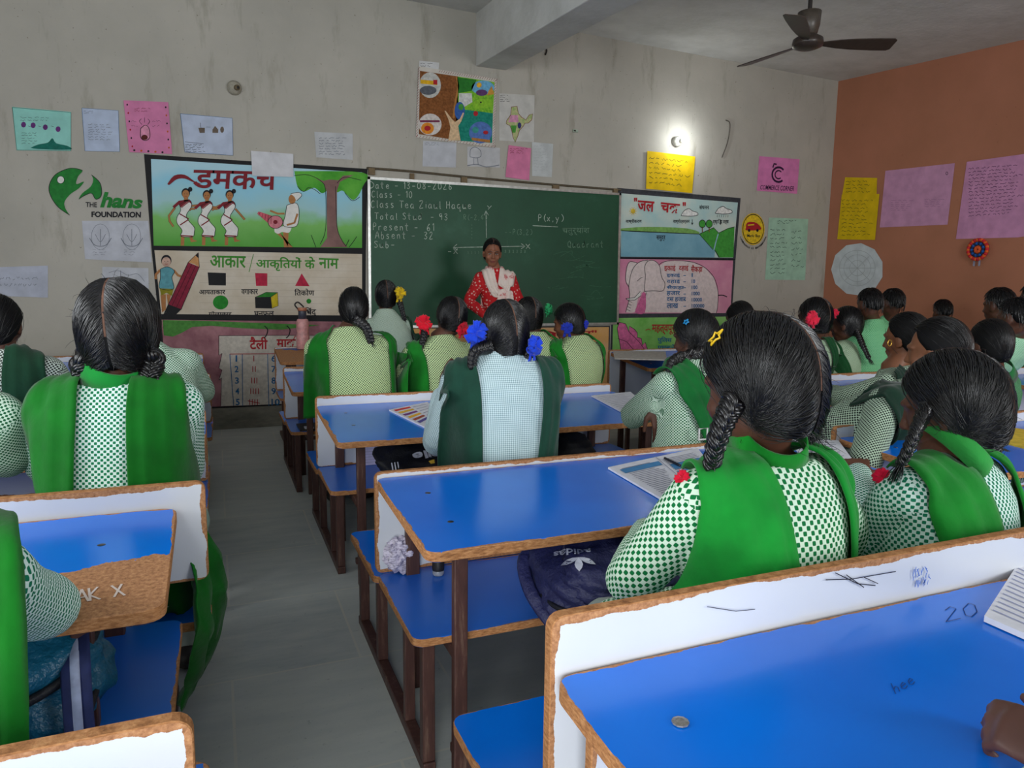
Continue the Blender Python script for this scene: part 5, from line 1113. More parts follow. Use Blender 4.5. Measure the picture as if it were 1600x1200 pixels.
def bone_uv(me, bones):
    """UVs in metres around / along the nearest bone, so a woven check follows torso and sleeves"""
    nl = len(me.loops); li = np.empty(nl, int); me.loops.foreach_get('vertex_index', li)
    co = np_verts(me); nf = len(me.polygons); ls = np.empty(nf, int); lt = np.empty(nf, int); me.polygons.foreach_get('loop_start', ls); me.polygons.foreach_get('loop_total', lt)
    fi = np.repeat(np.arange(nf), lt); fc = np.zeros((nf, 3)); np.add.at(fc, fi, co[li]); fc /= lt[:, None]
    fnm = np.empty(nf*3); me.polygons.foreach_get('normal', fnm); fnm = fnm.reshape(-1, 3)
    best = np.full(nf, 1e9); bi = np.zeros(nf, int)
    for k, (a, b, R, ref) in enumerate(bones):
        a, b = np.array(a), np.array(b); d = b-a; L = np.linalg.norm(d); d /= L
        t = np.clip((fc-a) @ d, 0, L); dist = np.linalg.norm(fc-a-t[:, None]*d, axis=1)/R
        m = dist < best; best[m] = dist[m]; bi[m] = k
    uv = np.zeros((nl, 2)); fb = bi[fi]; P = co[li]
    for k, (a, b, R, ref) in enumerate(bones):
        a, b = np.array(a), np.array(b); d = b-a; d /= np.linalg.norm(d); x = np.array(ref); x = x-d*(x @ d); x /= np.linalg.norm(x); y = np.cross(d, x)
        m = fb == k
        if k == 0:          # torso: straight projection from behind, above or the side, whichever the cloth faces
            nn = np.abs(np.stack([fnm @ y, fnm @ x, fnm @ d], 1)); ax_ = nn.argmax(1)[fi[m]]; q = P[m]-a; c3 = np.stack([q @ y, q @ x, q @ d], 1)
            uv[m] = np.where((ax_ == 0)[:, None], c3[:, [1, 2]], np.where((ax_ == 1)[:, None], c3[:, [0, 2]], c3[:, [0, 1]])); continue
        q = P[m]-a; t = q @ d; an = np.arctan2(q @ y, q @ x)
        c = fc[fi[m]]-a; ac = np.arctan2(c @ y, c @ x); an = ac+((an-ac+PI) % (2*PI)-PI)
        uv[m] = np.stack([an*R*1.05, t], 1)
    u = me.uv_layers.new(name='UVMap'); u.data.foreach_set('uv', uv.ravel())
def smooth_shade(me): me.polygons.foreach_set('use_smooth', [True]*len(me.polygons))
def wrinkle(me, amp, seed, sc=9.0):
    me.update(); nr = np.empty(len(me.vertices)*3); me.vertices.foreach_get('normal', nr); nr = nr.reshape(-1, 3); co = np_verts(me)
    k = np.array([noise.noise(Vector((p[0]*sc+seed, p[1]*sc, p[2]*sc*.55)))+.5*noise.noise(Vector((p[0]*sc*2.3, p[1]*sc*2.3+seed, p[2]*sc))) for p in co])
    co += nr*(k*amp)[:, None]; me.vertices.foreach_set('co', co.ravel()); me.update()

# -- heads of hair, built once per style in head space
HR = Vector((.083, .103, .105)); HC = Vector((0, -.012, .022))
def hpt(d, k=1.0):
    return HC+Vector((d.x*HR.x, d.y*HR.y, d.z*HR.z*(1.45 if d.z < 0 else 1.0)))*k
LINE = [(0, 40), (40, 33), (58, 8), (76, -10), (95, -30), (115, -50), (180, -60)]
LINE_BOY = [(0, 46), (40, 40), (56, 22), (68, 8), (80, 6), (92, 4), (110, -22), (180, -34)]
def hair_cap(mb, line, seed, rough=0.0, k0=1.0):
    nu, nv = 48, 16; v = []; f = []
    for i in range(nu):
        az = 360*i/nu; z = az if az <= 180 else 360-az
        e = np.interp(z, [p[0] for p in line], [p[1] for p in line])
        for j in range(nv+1):
            el = math.radians(e+(90-e)*(j/nv)); a = math.radians(az); d = Vector((math.sin(a)*math.cos(el), math.cos(a)*math.cos(el), math.sin(el)))
            k = k0*(.86 if j == 0 else .95 if j == 1 else 1.0)
            if rough: k += rough*noise.noise(d*6+Vector((seed, 0, 0)))
            v.append(hpt(d, k))
    for i in range(nu):
        for j in range(nv): a, b = i*(nv+1)+j, ((i+1) % nu)*(nv+1)+j; f.append((a, b, b+1, a+1))
    mb.add(v, f, HAIRCAP)
def strand(mb, pts, w):
    P, T, F = frames(pts); n = len(P); v = []
    for i in range(n):
        k = w*(1-.75*(i/(n-1))**3); a, b = F[i]; v += [P[i]+a*k, P[i]-a*k*.5+b*k*.7, P[i]-a*k*.5-b*k*.7]
    f = []
    for i in range(n-1):
        for j in range(3): f.append((i*3+j, i*3+(j+1) % 3, (i+1)*3+(j+1) % 3, (i+1)*3+j))
    mb.add(v, f, HAIR)
SCALP = flat((104, 74, 60), .7, .2, .1, 60)
_hair = {}
def hair_mesh(style, n, seed, puff=0.0, part=0.0):
    key = (style, n, seed, puff, part)
    if key in _hair: return _hair[key]
    r = random.Random(seed); mb = MB(); Rp = Matrix.Rotation(part, 3, 'Y')
    if style == 'short':
        hair_cap(mb, LINE_BOY, seed, .04, 1.0)
        for i in range(n*2):
            az = r.uniform(0, 360); z = az if az <= 180 else 360-az; e = np.interp(z, [p[0] for p in LINE_BOY], [p[1] for p in LINE_BOY])
            s = r.uniform(0, 1)**.8; el = math.radians(e+(88-e)*s); a = math.radians(az); pts = []
            for q in range(4):
                el2 = el-q*.09; pts.append(hpt(Vector((math.sin(a)*math.cos(el2), math.cos(a)*math.cos(el2), math.sin(el2))), 1.01+.02*q*r.uniform(.3, 1.2)))
            strand(mb, pts, .0022)
    else:
        hair_cap(mb, LINE, seed, .012+puff*.1, 1+puff*.5)
        for s in (-1, 1):
            if style in ('two', 'low'): end = Vector((s*.92, -.24, -.50 if style == 'two' else -.66)).normalized()
            elif style == 'left': end = Vector((-.90, -.26, -.55)).normalized()
            else: end = Vector((s*.10, -.80, -.62)).normalized()
            for i in range(n):
                th = math.radians(38+186*((i+r.random())/n)**.92); d0 = Rp @ Vector((s*.035, math.cos(th), math.sin(th))); d0.normalize()
                e = (end+Vector((r.gauss(0, .10), r.gauss(0, .08), r.gauss(0, .09)))).normalized()
                if r.random() < .25:                # start further out, so the sides are covered evenly
                    d0 = d0.slerp(e, r.uniform(.1, .5))
                lift = .004+.026*r.random()**2+puff*r.uniform(0, 1.0); pts = []
                m = 8; ph = r.uniform(0, 6); am = r.uniform(0, .012)+puff*.12*r.random()
                for q in range(m+1):
                    t = q/m; d = d0.slerp(e, t); d = (d+Vector((0, am, am))*math.sin(t*7+ph)).normalized()
                    pts.append(hpt(d, 1.0+puff*.5+.012*r.random()*.4+lift*math.sin(PI*min(1, t*1.05))**.7))
                strand(mb, pts, r.uniform(.0007, .0016))
        for q in range(int(n*.05+puff*n*1.2)):     # stray hairs
            d = Vector((r.gauss(0, 1), r.gauss(-.4, 1), r.gauss(.3, .8))).normalized()
            if d.y > .35 and d.z < .6: continue
            p = hpt(d, 1+puff*.5); t = Vector((r.gauss(0, 1), r.gauss(0, 1), r.gauss(-.6, 1))).normalized()*r.uniform(.008, .026)
            strand(mb, [p, p+d*.008+t*.4, p+d*(.008+.06*puff*r.random())+t*.8, p+d*.006+t*1.2], .0005)
        if style != 'plain':
            v = []; N = 22
            for i in range(N):
                th = math.radians(46+150*i/(N-1)); d = Rp @ Vector((0, math.cos(th), math.sin(th))); p = hpt(d, 1.006+puff*.5); v += [p-Rp @ Vector((.0022, 0, 0)), p+Rp @ Vector((.0022, 0, 0))]
            mb.add(v, [(2*i, 2*i+1, 2*i+3, 2*i+2) for i in range(N-1)], SCALP)
    o = mb.build('hair', smooth=True); me = o.data; bpy.data.objects.remove(o); _hair[key] = me
    return me
def braid_obj(pts, r0, r1, root, name='braid', per=.05, tuft=True):
    C = crom(pts, 14); P, T, F = frames(C, (0, 1, 0)); s = [0.0]
    for a_, b_ in zip(P, P[1:]): s.append(s[-1]+(b_-a_).length)
    L = s[-1]; mb = MB()
    for k in range(3):
        q = []; R = []
        for i in range(len(P)):
            w = r0+(r1-r0)*s[i]/L; t = 2*PI*s[i]/per+2*PI*k/3
            q.append(P[i]+F[i][0]*(math.sin(t)*w*.75)+F[i][1]*(math.sin(2*t)*w*.34)); R.append(w*.62)
        Q, TT, FF = frames(q, (0, 1, 0))
        for e in range(8):
            a_ = 2*PI*e/8; mb.add(*tube([Q[i]+(FF[i][0]*math.cos(a_+i*.12)+FF[i][1]*math.sin(a_+i*.12))*R[i]*.68 for i in range(len(Q))], [x*.40 for x in R], 5), HAIR)
    r = random.Random(len(P))
    for i in range(36):                          # hairs along the plaits and the loose end
        j = r.randrange(len(P)-4); w = r0+(r1-r0)*s[j]/L; a_ = r.uniform(0, 6.28); o_ = F[j][0]*math.cos(a_)*w*1.15+F[j][1]*math.sin(a_)*w*.9
        strand(mb, [P[j]+o_, P[j+2]+o_*1.12, P[j+4]+o_*.95], .0009)
    if tuft:
        for i in range(26):
            o_ = Vector((r.gauss(0, r1*.5), r.gauss(0, r1*.5), 0)); strand(mb, [P[-1]+o_*.4, P[-1]+T[-1]*.02+o_, P[-1]+T[-1]*.045+o_*1.2], .0014)
    return kid(mb.build(name, smooth=True), root)
def bow_obj(c, nrm, size, col, root, seed=0, name='ribbon_bow', tails=2):
    r = random.Random(seed); c = Vector(c); N = Vector(nrm).normalized(); A = N.orthogonal().normalized()
    A = (Vector((0, 0, 1))-N*N.z).normalized() if abs(N.z) < .9 else A; B = N.cross(A); mb = MB(); m = cloth(col)
    for k in range(11):
        t = 2*PI*k/11+r.uniform(-.25, .25); D_ = (A*math.cos(t)+B*math.sin(t)+N*r.uniform(.1, 1.1)).normalized(); Wd = D_.cross(N).normalized(); Up = Wd.cross(D_)
        v = []; n = 12; hw = size*r.uniform(.30, .44); L = size*r.uniform(.75, 1.1)
        for i in range(n+1):
            a_ = 2*PI*i/n; px = (1-math.cos(a_))/2*L; pz = math.sin(a_)*size*.30
            for j in range(5):
                u = (j/4-.5)*2; wv = .16*size*math.sin(u*5+k+i*.7)*(px/L); v.append(c+D_*px+Wd*u*hw*(.35+.65*px/L)+Up*(pz+wv))
        mb.add(v, [(i*5+j, i*5+j+1, (i+1)*5+j+1, (i+1)*5+j) for i in range(n) for j in range(4)], m)
    mb.add(*ball(c+N*size*.15, size*.26, 10, 7), m)
    for k in range(tails):
        x = (k-.5)*size*.8; v = []
        for i in range(6):
            for j in range(3): v.append(c+N*size*.12+B*(x*(.3+i*.14)+(j-1)*size*.2)+Vector((0, 0, -1))*(i*size*.26)+N*(.06*size*math.sin(i*1.7+j)))
        mb.add(v, [(i*3+j, i*3+j+1, (i+1)*3+j+1, (i+1)*3+j) for i in range(5) for j in range(2)], m)
    o = kid(mb.build(name, smooth=True), root); s = o.modifiers.new('thick', 'SOLIDIFY'); s.thickness = .0012
    return o
def hand_parts(W, d, n, side, k=1.0, curl=.5, spread=1.0):
    """palm with four bent fingers and a thumb; d along the hand, n out of the back of the hand"""
    d = d.normalized(); n = (n-d*n.dot(d)).normalized(); l = d.cross(n).normalized()*side    # l points to the thumb side
    P = [tube([W-d*.02*k, W+d*.02*k, W+d*.055*k, W+d*.082*k], [(.024*k, .017*k), (.030*k, .015*k), (.037*k, .013*k), (.036*k, .011*k)], 12, True, n)]
    for i, (off, L, r) in enumerate(((.028, .066, .0085), (.010, .074, .0088), (-.009, .069, .0085), (-.027, .055, .0075))):
        p = W+d*.078*k+l*off*k; dd = (d+l*off*2.2*spread).normalized(); pts = [p-dd*.012*k, p]; a_ = curl*(.8+.12*i)
        for q, sl in enumerate((.42, .32, .26)):
            b = a_*(.45+.55*q); dv = dd*math.cos(b)-n*math.sin(b); p = p+dv*L*sl*k; pts.append(p)
        P.append(tube(pts, [r*k*1.05, r*k*1.05, r*k, r*k*.92, r*k*.78], 8, True, n))
    p = W+d*.018*k+l*.024*k-n*.004*k; t1 = (l*.8+d*.65-n*.25).normalized(); t2 = (l*.3+d*.9-n*.3).normalized()
    P.append(tube([p-t1*.01*k, p+t1*.03*k, p+t1*.03*k+t2*.028*k, p+t1*.03*k+t2*.052*k], [.013*k, .0115*k, .0095*k, .0075*k], 8, True, n))
    return P

def person(label, neck, head, hip, yaw=0.0, hyaw=0.0, hpitch=8.0, hroll=0.0, hs=1.1, bs=1.0, seat=.345, sw=.135, shirt=None, skin=(96, 60, 45), armL=None, armR=None, handL=.5, handR=.5,
           hair=('two', 90, 1, 0.0, 0.0), collar=None, scarves=(), scarf_col=(20, 96, 40), legs=(150, 160, 150), voxel=.0065, desk=.66, stand=False, group='students in checked shirts', wr=.0035, trunk=1.0, sleeve_end=0.0, knee=.40, lap=True, sd=0, shw=1.0, feet=True):
    hs = hs*.86; N = ony(*neck)
    Hd = ony(*head)-Vector((0, 0, .022*hs)); ya = math.radians(yaw); r = Vector((math.cos(ya), math.sin(ya), 0)); f = Vector((-math.sin(ya), math.cos(ya), 0)); Zv = Vector((0, 0, 1))
    Hp = Vector((hip[0], hip[1], (seat+.085) if not stand else .86))
    rt = empty('person', (Hp.x, Hp.y, seat if not stand else 0), label, 'person', group, ya)
    k = bs
    base = N+f*.028*k
    # spine
    A_, B_ = Hp, base; t0 = Zv*(B_-A_).length; t1 = ((B_-A_).normalized()*1.0+Zv*.2+f*.15)*(B_-A_).length
    def sp(t):
        h = 2*t**3-3*t*t+1; return A_*h+t0*(t**3-2*t*t+t)+B_*(1-h)+t1*(t**3-t*t)
    SEC = [(-.12, .150, .125), (0, .165, .128), (.15, .155, .118), (.32, .142, .108), (.5, .148, .108), (.66, .158, .106), (.78, .158, .098), (.87, .138, .084), (.94, .095, .066), (1.0, .058, .054)]
    def secs(grow, cut=0):
        out = []
        for t, rx, ry in SEC[:len(SEC)-cut]:
            c = sp(max(t, 0))+(Zv*(t*.6) if t < 0 else Vector()); tg = (sp(min(max(t, 0)+.02, 1))-sp(max(t-.02, 0))).normalized(); b = tg.cross(r).normalized()
            out.append((c, r, b, (rx*trunk*(sw/.135)**.7+grow)*k, (ry*trunk+grow)*k))
        return out
    Sc = sp(.84); SJ = {}; EL = {}; WR = {}
    for s, spec in ((-1, armL), (1, armR)):
        S_ = Sc+r*s*sw*k+f*.01*k; SJ[s] = S_
        if spec and 'e' in spec: E_ = ony(*spec['e'])
        elif stand: E_ = S_+r*s*.05-Zv*.26*k+f*.02
        else: E_ = S_+r*s*.05*k+f*.14*k-Zv*.22*k; E_.z = max(E_.z, desk+.04)
        W_ = ony(*spec['w']) if spec and 'w' in spec else (E_+f*.16*k-r*s*.10*k-Zv*.01 if not stand else E_+f*.14-r*s*.08-Zv*.12)
        if not stand and not (spec and 'w' in spec): W_.z = max(W_.z, desk+.035)
        EL[s], WR[s] = E_, W_
    # ---- clothing volume (shirt with sleeves and a lap)
    cp = [loft(secs(.008, 1 if collar else 0), 28)]
    for s in (-1, 1):
        S_, E_, W_ = SJ[s], EL[s], WR[s]
        cp.append(tube([sp(.90)+r*s*.04*k, Sc+r*s*.085*k+Zv*.012*k, S_], [.05*k, .056*k, .060*k], 14))
        m1 = S_.lerp(E_, .5)-Zv*.004; we = E_.lerp(W_, .97-sleeve_end)
        cp.append(tube(crom([S_, m1, E_, E_.lerp(W_, .5), we], 4), list(np.interp(np.linspace(0, 1, 17), [0, .22, .5, .75, 1], [.060*k, .056*k, .050*k, .044*k, .036*k])), 14))
    KN = {}; FT = {}
    for s in (-1, 1):
        if stand: KN[s] = Hp+r*s*.085*k-Zv*.40+f*.01; FT[s] = Vector((KN[s].x, KN[s].y, .07))
        else: KN[s] = Hp+r*s*.085*k+f*knee*k-Zv*.01; FT[s] = Vector((KN[s].x, KN[s].y, .075))+f*.02
        if stand: cp.append(tube([Hp+r*s*.06*k, Hp+r*s*.075*k-Zv*.2, KN[s]-Zv*.06], [.125*k, .125*k, .13*k], 16))
        elif lap: cp.append(tube([Hp+r*s*.07*k, Hp.lerp(KN[s], .5)+r*s*.03*k+Zv*.01, KN[s]-f*.06], [.092*k, .09*k, .08*k], 14))
    me = fuse(cp, voxel*1.15, 5); wrinkle(me, wr, sd*3.7)
    bones = [(Hp-Zv*.1, base+Zv*.05, .155*k, -f)]
    for s in (-1, 1): bones += [(SJ[s]+(EL[s]-SJ[s])*.2, EL[s], .056*k, r*s), (EL[s], WR[s], .045*k, r*s)]
    if not stand: bones += [(Hp+r*s*.08+f*.10, KN[s], .09*k, -Zv) for s in (-1, 1)]
    bone_uv(me, bones); smooth_shade(me); me.materials.append(shirt); me.name = 'shirt'
    sh = kid(link('shirt', me), rt)
    # ---- body: one continuous skin surface, head to feet
    M = Matrix.Translation(Hd) @ Matrix.Rotation(math.radians(hyaw), 4, 'Z') @ Matrix.Rotation(math.radians(-hpitch), 4, 'X') @ Matrix.Rotation(math.radians(hroll), 4, 'Y') @ Matrix.Scale(hs, 4)
    def h(c, rr, nu=18, nv=12):
        v, ff = ball(c, rr, nu, nv); return [M @ p for p in v], ff
    def ht(p, rr, n=8): v, ff = tube([Vector(q) for q in p], rr, n); return [M @ q for q in v], ff
    bp = [h((0, -.010, .022), (.073, .092, .092)), h((0, .022, -.018), (.062, .068, .082)), h((0, .045, -.078), (.040, .040, .036)), h((0, .01, -.06), (.055, .06, .045)),
          ht([(0, .084, .018), (0, .093, -.008), (0, .101, -.026)], [.0065, .0082, .0108]), h((.009, .093, -.030), (.007, .009, .007), 10, 8), h((-.009, .093, -.030), (.007, .009, .007), 10, 8),
          ht([(-.045, .068, .022), (-.02, .084, .026), (0, .086, .024), (.02, .084, .026), (.045, .068, .022)], [.008, .0095, .008, .0095, .008]),
          h((0, .083, -.055), (.023, .013, .0075), 12, 8), h((0, .081, -.066), (.019, .013, .0075), 12, 8), h((.036, .058, -.03), (.022, .022, .024)), h((-.036, .058, -.03), (.022, .022, .024))]
    for s in (-1, 1):
        bp += [h((s*.074, -.006, -.008), (.010, .021, .032), 12, 10), h((s*.073, .004, -.030), (.009, .010, .014), 10, 8)]
    nb = M @ Vector((0, -.022, -.045)); bp.append(tube([nb, nb.lerp(base, .5), base, sp(.9)], [.050*hs, .046*hs, .052*k, .06*k], 16))
    bp.append(loft(secs(-.014), 24))
    for s, hc in ((-1, handL), (1, handR)):
        S_, E_, W_ = SJ[s], EL[s], WR[s]
        bp.append(tube([Sc+r*s*.06*k, S_], [.045*k, .045*k], 12)); bp.append(tube(crom([S_, S_.lerp(E_, .5), E_, E_.lerp(W_, .5), W_], 4), list(np.interp(np.linspace(0, 1, 17), [0, .25, .5, .7, 1], [.045*k, .042*k, .035*k, .033*k, .023*k])), 12))
        spec = (armL, armR)[0 if s < 0 else 1] or {}
        dv = (W_-E_).normalized() if 'hd' not in spec else Vector(spec['hd']).normalized(); nn = Vector(spec['hn']) if 'hn' in spec else Zv+f*.01
        bp += hand_parts(W_, dv, nn, -s if True else s, .95*k, hc)
        bp.append(tube([Hp+r*s*.06*k, KN[s]], [.072*k, .052*k], 12)); bp.append(tube([KN[s], KN[s].lerp(FT[s], .35)-f*.01, FT[s]], [.050*k, .048*k, .032*k], 12)); bp.append(tube([FT[s]-f*.03-Zv*.03, FT[s]+f*.12-Zv*.04], [(.034*k, .03), (.036*k, .022)], 12))
    me = fuse(bp, voxel, 2, .4); smooth_shade(me); me.materials.append(m_skin(skin)); me.name = 'body'; kid(link('body', me), rt)
    # ---- trousers and shoes
    if legs:
        tp = []
        for s in (-1, 1):
            tp.append(tube([Hp+r*s*.065*k, KN[s]-f*.02], [.080*k, .070*k], 14)); tp.append(tube([KN[s]-f*.02, KN[s].lerp(FT[s], .4), FT[s]+Zv*.03], [.070*k, .072*k, .062*k], 14))
        me = fuse(tp, .012, 3); smooth_shade(me); me.materials.append(cloth(legs)); kid(link('trousers', me), rt)
        if feet:
            for s in (-1, 1):
                mb = MB(); a0 = FT[s]; mb.add(*tube([Vector((a0.x, a0.y, .042))-f*.05, Vector((a0.x, a0.y, .042))+f*.06, Vector((a0.x, a0.y, .036))+f*.15], [(.042*k, .04), (.045*k, .038), (.038*k, .028)], 14, True, Zv), DARK); kid(mb.build('shoe', smooth=True), rt)
    # ---- collar
    if collar:
        ax = (M @ Vector((0, -.022, -.06))-base).normalized(); u_ = (r-ax*r.dot(ax)).normalized(); w_ = ax.cross(u_); n = 28; v = []
        for z_, q in ((-.030, 1.34), (.020, 1.0), (.022, .94), (-.02, 1.15)):
            for j in range(n): t = 2*PI*j/n; v.append(base-f*.014+ax*(z_*k+.022)+u_*math.cos(t)*.062*k*q*shw+w_*math.sin(t)*.066*k*q*shw)
        fc = [(i*n+j, i*n+(j+1) % n, ((i+1) % 4)*n+(j+1) % n, ((i+1) % 4)*n+j) for i in range(4) for j in range(n)]
        mb = MB(); mb.add(v, fc, cloth(collar)); kid(mb.build('collar', smooth=True), rt)
    # ---- hair
    if hair:
        hm = hair_mesh(*hair); o = bpy.data.objects.new('hair', hm); COL.objects.link(o); o.matrix_world = M; o.parent = rt; o.matrix_parent_inverse = rt.matrix_basis.inverted()
    # ---- scarf: bands laid over the shirt by casting rays onto it
    if scarves:
        bv = BVHTree.FromPolygons([v_.co.copy() for v_ in sh.data.vertices], [tuple(p.vertices) for p in sh.data.polygons]); O = sp(.62); rr_ = random.Random(sd)
        for (xt, wt, xb, wb, zb, aend) in scarves:
            rows = []; nb_ = 22; nt = 22; nc = 13
            ztop = O.z+.10*k
            for i in range(nb_+nt+1):
                row = []
                for j in range(nc):
                    u = (j/(nc-1)-.5)*2
                    if i <= nb_:
                        t = i/nb_; x = xb+(xt-xb)*t**.8+u*(wb+(wt-wb)*t)/2; z = (O.z+zb)+(ztop-(O.z+zb))*t
                        dr = f; c_ = Vector((O.x, O.y, 0))+r*x*k+Zv*z
                    else:
                        t = (i-nb_)/nt; a_ = math.radians(aend)*t; x = xt*(1-.35*max(0, t-.5)*2)+u*wt/2*(1-.15*t)
                        dr = f*math.cos(a_)-Zv*math.sin(a_); c_ = Vector((O.x, O.y, ztop-.0))+r*x*k
                    st = c_-dr*.55; hit = bv.ray_cast(st, dr)[0]
                    if hit is not None and (hit-c_).dot(dr) > .14: hit = None
                    row.append([hit, c_, dr])
                rows.append(row)
            # fill misses from the row above (the cloth hangs free there)
            for i in range(nb_, -1, -1):
                for j in range(nc):
                    if rows[i][j][0] is None:
                        up = rows[i+1][j][0] if i+1 < len(rows) else None
                        c_ = rows[i][j][1]; rows[i][j][0] = (c_+f*((up-c_).dot(f))) if up is not None else c_-f*.1
            for i in range(nb_+1, len(rows)):
                for j in range(nc):
                    if rows[i][j][0] is None:
                        pv = rows[i-1][j][0]; rows[i][j][0] = pv+(rows[i][j][1]-rows[i-1][j][1])+rows[i][j][2]*0+(Vector((0, 0, -.004)) if i > nb_+nt*.5 else Vector((0, 0, 0)))
            # smooth the drape, then lift it off the shirt with soft pleats
            G = np.array([[tuple(c[0]) for c in row] for row in rows])
            for _ in range(3):
                H = G.copy(); H[1:-1] = .5*G[1:-1]+.25*(G[:-2]+G[2:]); H[:, 1:-1] = .6*H[:, 1:-1]+.2*(H[:, :-2]+H[:, 2:]); G = H
            for i in range(len(rows)):
                for j in range(nc):
                    p_ = Vector(G[i, j]); dr = rows[i][j][2]; h_ = bv.ray_cast(p_-dr*.5, dr)[0]
                    if h_ is not None and (h_-p_).dot(dr) < 0 and (h_-p_).length < .09: G[i, j] = tuple(h_)
            for _ in range(2):
                H = G.copy(); H[1:-1] = .6*G[1:-1]+.2*(G[:-2]+G[2:]); G = H
            v = []; ph = rr_.uniform(0, 6)
            for i in range(len(rows)):
                for j in range(nc):
                    pl = .0045+.0035*math.sin(j*1.55+ph+.5*math.sin(i*.23))+.004*noise.noise(Vector((i*.16+sd, j*.35, ph)))
                    v.append(Vector(G[i, j])-rows[i][j][2]*(.012+pl))
            fc = [(i*nc+j, i*nc+j+1, (i+1)*nc+j+1, (i+1)*nc+j) for i in range(len(rows)-1) for j in range(nc-1)]
            mb = MB(); mb.add(v, fc, cloth(scarf_col)); o = kid(mb.build('scarf', smooth=True), rt)
            s_ = o.modifiers.new('thick', 'SOLIDIFY'); s_.thickness = .0045; s_.offset = 0
    return dict(rt=rt, M=M, base=base, r=r, f=f, sp=sp, SJ=SJ, EL=EL, WR=WR, Hp=Hp, Hd=Hd, hs=hs, k=k, shirt=sh)
def hw(P, p, k=1.0): return P['M'] @ hpt(Vector(p).normalized(), k)
def sway(p, pts): return [Vector(p)+Vector(q) for q in pts]

# ------------------------------------------------------------------ the class
GA = gingham((14, 112, 58), (214, 236, 214), .0088, .10)
GB = gingham((16, 118, 76), (218, 238, 228), .0064, .08)
GC = gingham((44, 72, 46), (200, 220, 166), .0062, .10)
GD = gingham((74, 118, 126), (204, 222, 226), .0066, .5, True)
GE = gingham((26, 96, 58), (204, 224, 206), .0052, .08)
GF = gingham((26, 34, 30), (200, 210, 200), .0062, .06)
GG = gingham((22, 116, 84), (210, 232, 224), .0072, .08)
GH = gingham((104, 136, 104), (188, 206, 176), .0046, .10)
GI = gingham((22, 30, 26), (172, 192, 170), .0066, .10)
GJ = gingham((18, 70, 42), (96, 150, 108), .0058, .10)
GK = gingham((60, 150, 92), (140, 200, 152), .0050, .10)
BRIGHT, DEEP, BOTTLE = (14, 132, 36), (16, 92, 30), (26, 66, 52)
GOLD = flat((200, 160, 70), .3, .6, 0, 1, .9)

def star_clip(P, px, y, size, col, nm='hair_clip', five=5, fat=.12):
    c = ony(px[0], px[1], y); d = (c-(P['M'] @ HC)).normalized(); u = (Vector((0, 0, 1))-d*d.z).normalized(); w = u.cross(d); pts = []
    for i in range(five*2+1):
        t = PI*i/five+.3; R = size*(1 if i % 2 == 0 else .48); pts.append(c+u*math.cos(t)*R+w*math.sin(t)*R)
    mb = MB(); mb.add(*tube(pts, size*fat, 8), flat(col, .3, .5, 0)); return kid(mb.build(nm, smooth=True), P['rt'])
def on_head(P, px, k=1.1):
    """depth at which a pixel ray meets the hair"""
    bv = BVHTree.FromPolygons([(P['M'] @ v.co) for o in P['rt'].children if o.name.startswith('hair') and 'clip' not in o.name for v in o.data.vertices], [tuple(p.vertices) for o in P['rt'].children if o.name.startswith('hair') and 'clip' not in o.name for p in o.data.polygons])
    h = bv.ray_cast(CAM, ray(*px).normalized())[0]
    return (h.y if h is not None else P['Hd'].y)
def on_shirt(P, px):
    d = ray(*px).normalized(); h = None
    for dx in (0, 6, 12, 18, 26, -6):
        d = ray(px[0]+dx, px[1]+abs(dx)*.6).normalized()
        for nm in ('scarf', 'shirt'):
            for o in P['rt'].children:
                if o.name.split('.')[0] == nm and h is None:
                    h = BVHTree.FromPolygons([v.co.copy() for v in o.data.vertices], [tuple(p.vertices) for p in o.data.polygons]).ray_cast(CAM, d)[0]
    return h-d*.004 if h is not None else ony(px[0], px[1], P['base'].y)
# nearest girl, star clip
P = person('girl nearest the camera at centre right with a yellow star hair clip', (1207, 700, 1.02), (1185, 585, 1.045), (.93, .99), yaw=4, hyaw=17, hpitch=14, hs=1.24, bs=1.0, sw=.145, shirt=GA, voxel=.0055,
           hair=('two', 1000, 3, .06, .06), collar=BRIGHT, scarves=((-.118, .135, -.105, .135, -.34, 150), (.150, .085, .160, .10, -.34, 140)), scarf_col=(18, 138, 46), armL=dict(e=(985, 905, 1.12), w=(1010, 830, 1.38)), armR=dict(e=(1370, 900, 1.2), w=(1290, 800, 1.42)), sd=1, shw=.97, desk=.64)
braid_obj([ony(1146, 628, on_head(P, (1146, 628))-.005), ony(1133, 655, .99), ony(1120, 690, .985), ony(1112, 728, 1.0)], .0185, .013, P['rt'], per=.048)
p1 = hw(P, (.80, -.35, -.62), 1.02); braid_obj([p1, ony(1256, 655, 1.07), ony(1266, 690, 1.12)], .018, .012, P['rt'], per=.045)
star_clip(P, (1118, 527), on_head(P, (1122, 530))-.006, .018, (240, 196, 40))
bow_obj(on_shirt(P, (1060, 742)), (-.5, -.8, .3), .015, (206, 20, 50), P['rt'], 5)

mb = MB(); rr = random.Random(77)
for i in range(170):                        # frizzy loose hair at the right of her neck
    a_ = ony(1243+rr.gauss(0, 8), 615+rr.gauss(0, 14), 1.06); b_ = ony(1262+rr.gauss(0, 11), 652+rr.gauss(0, 14), 1.05); c_ = ony(1268+rr.gauss(0, 18), 685+rr.gauss(0, 14), 1.05)
    j_ = Vector((rr.gauss(0, .006), rr.gauss(0, .012), rr.gauss(0, .006))); strand(mb, crom([a_, b_+j_, c_+j_*1.6], 4), .0011)
kid(mb.build('loose_hair', smooth=True), P['rt'])
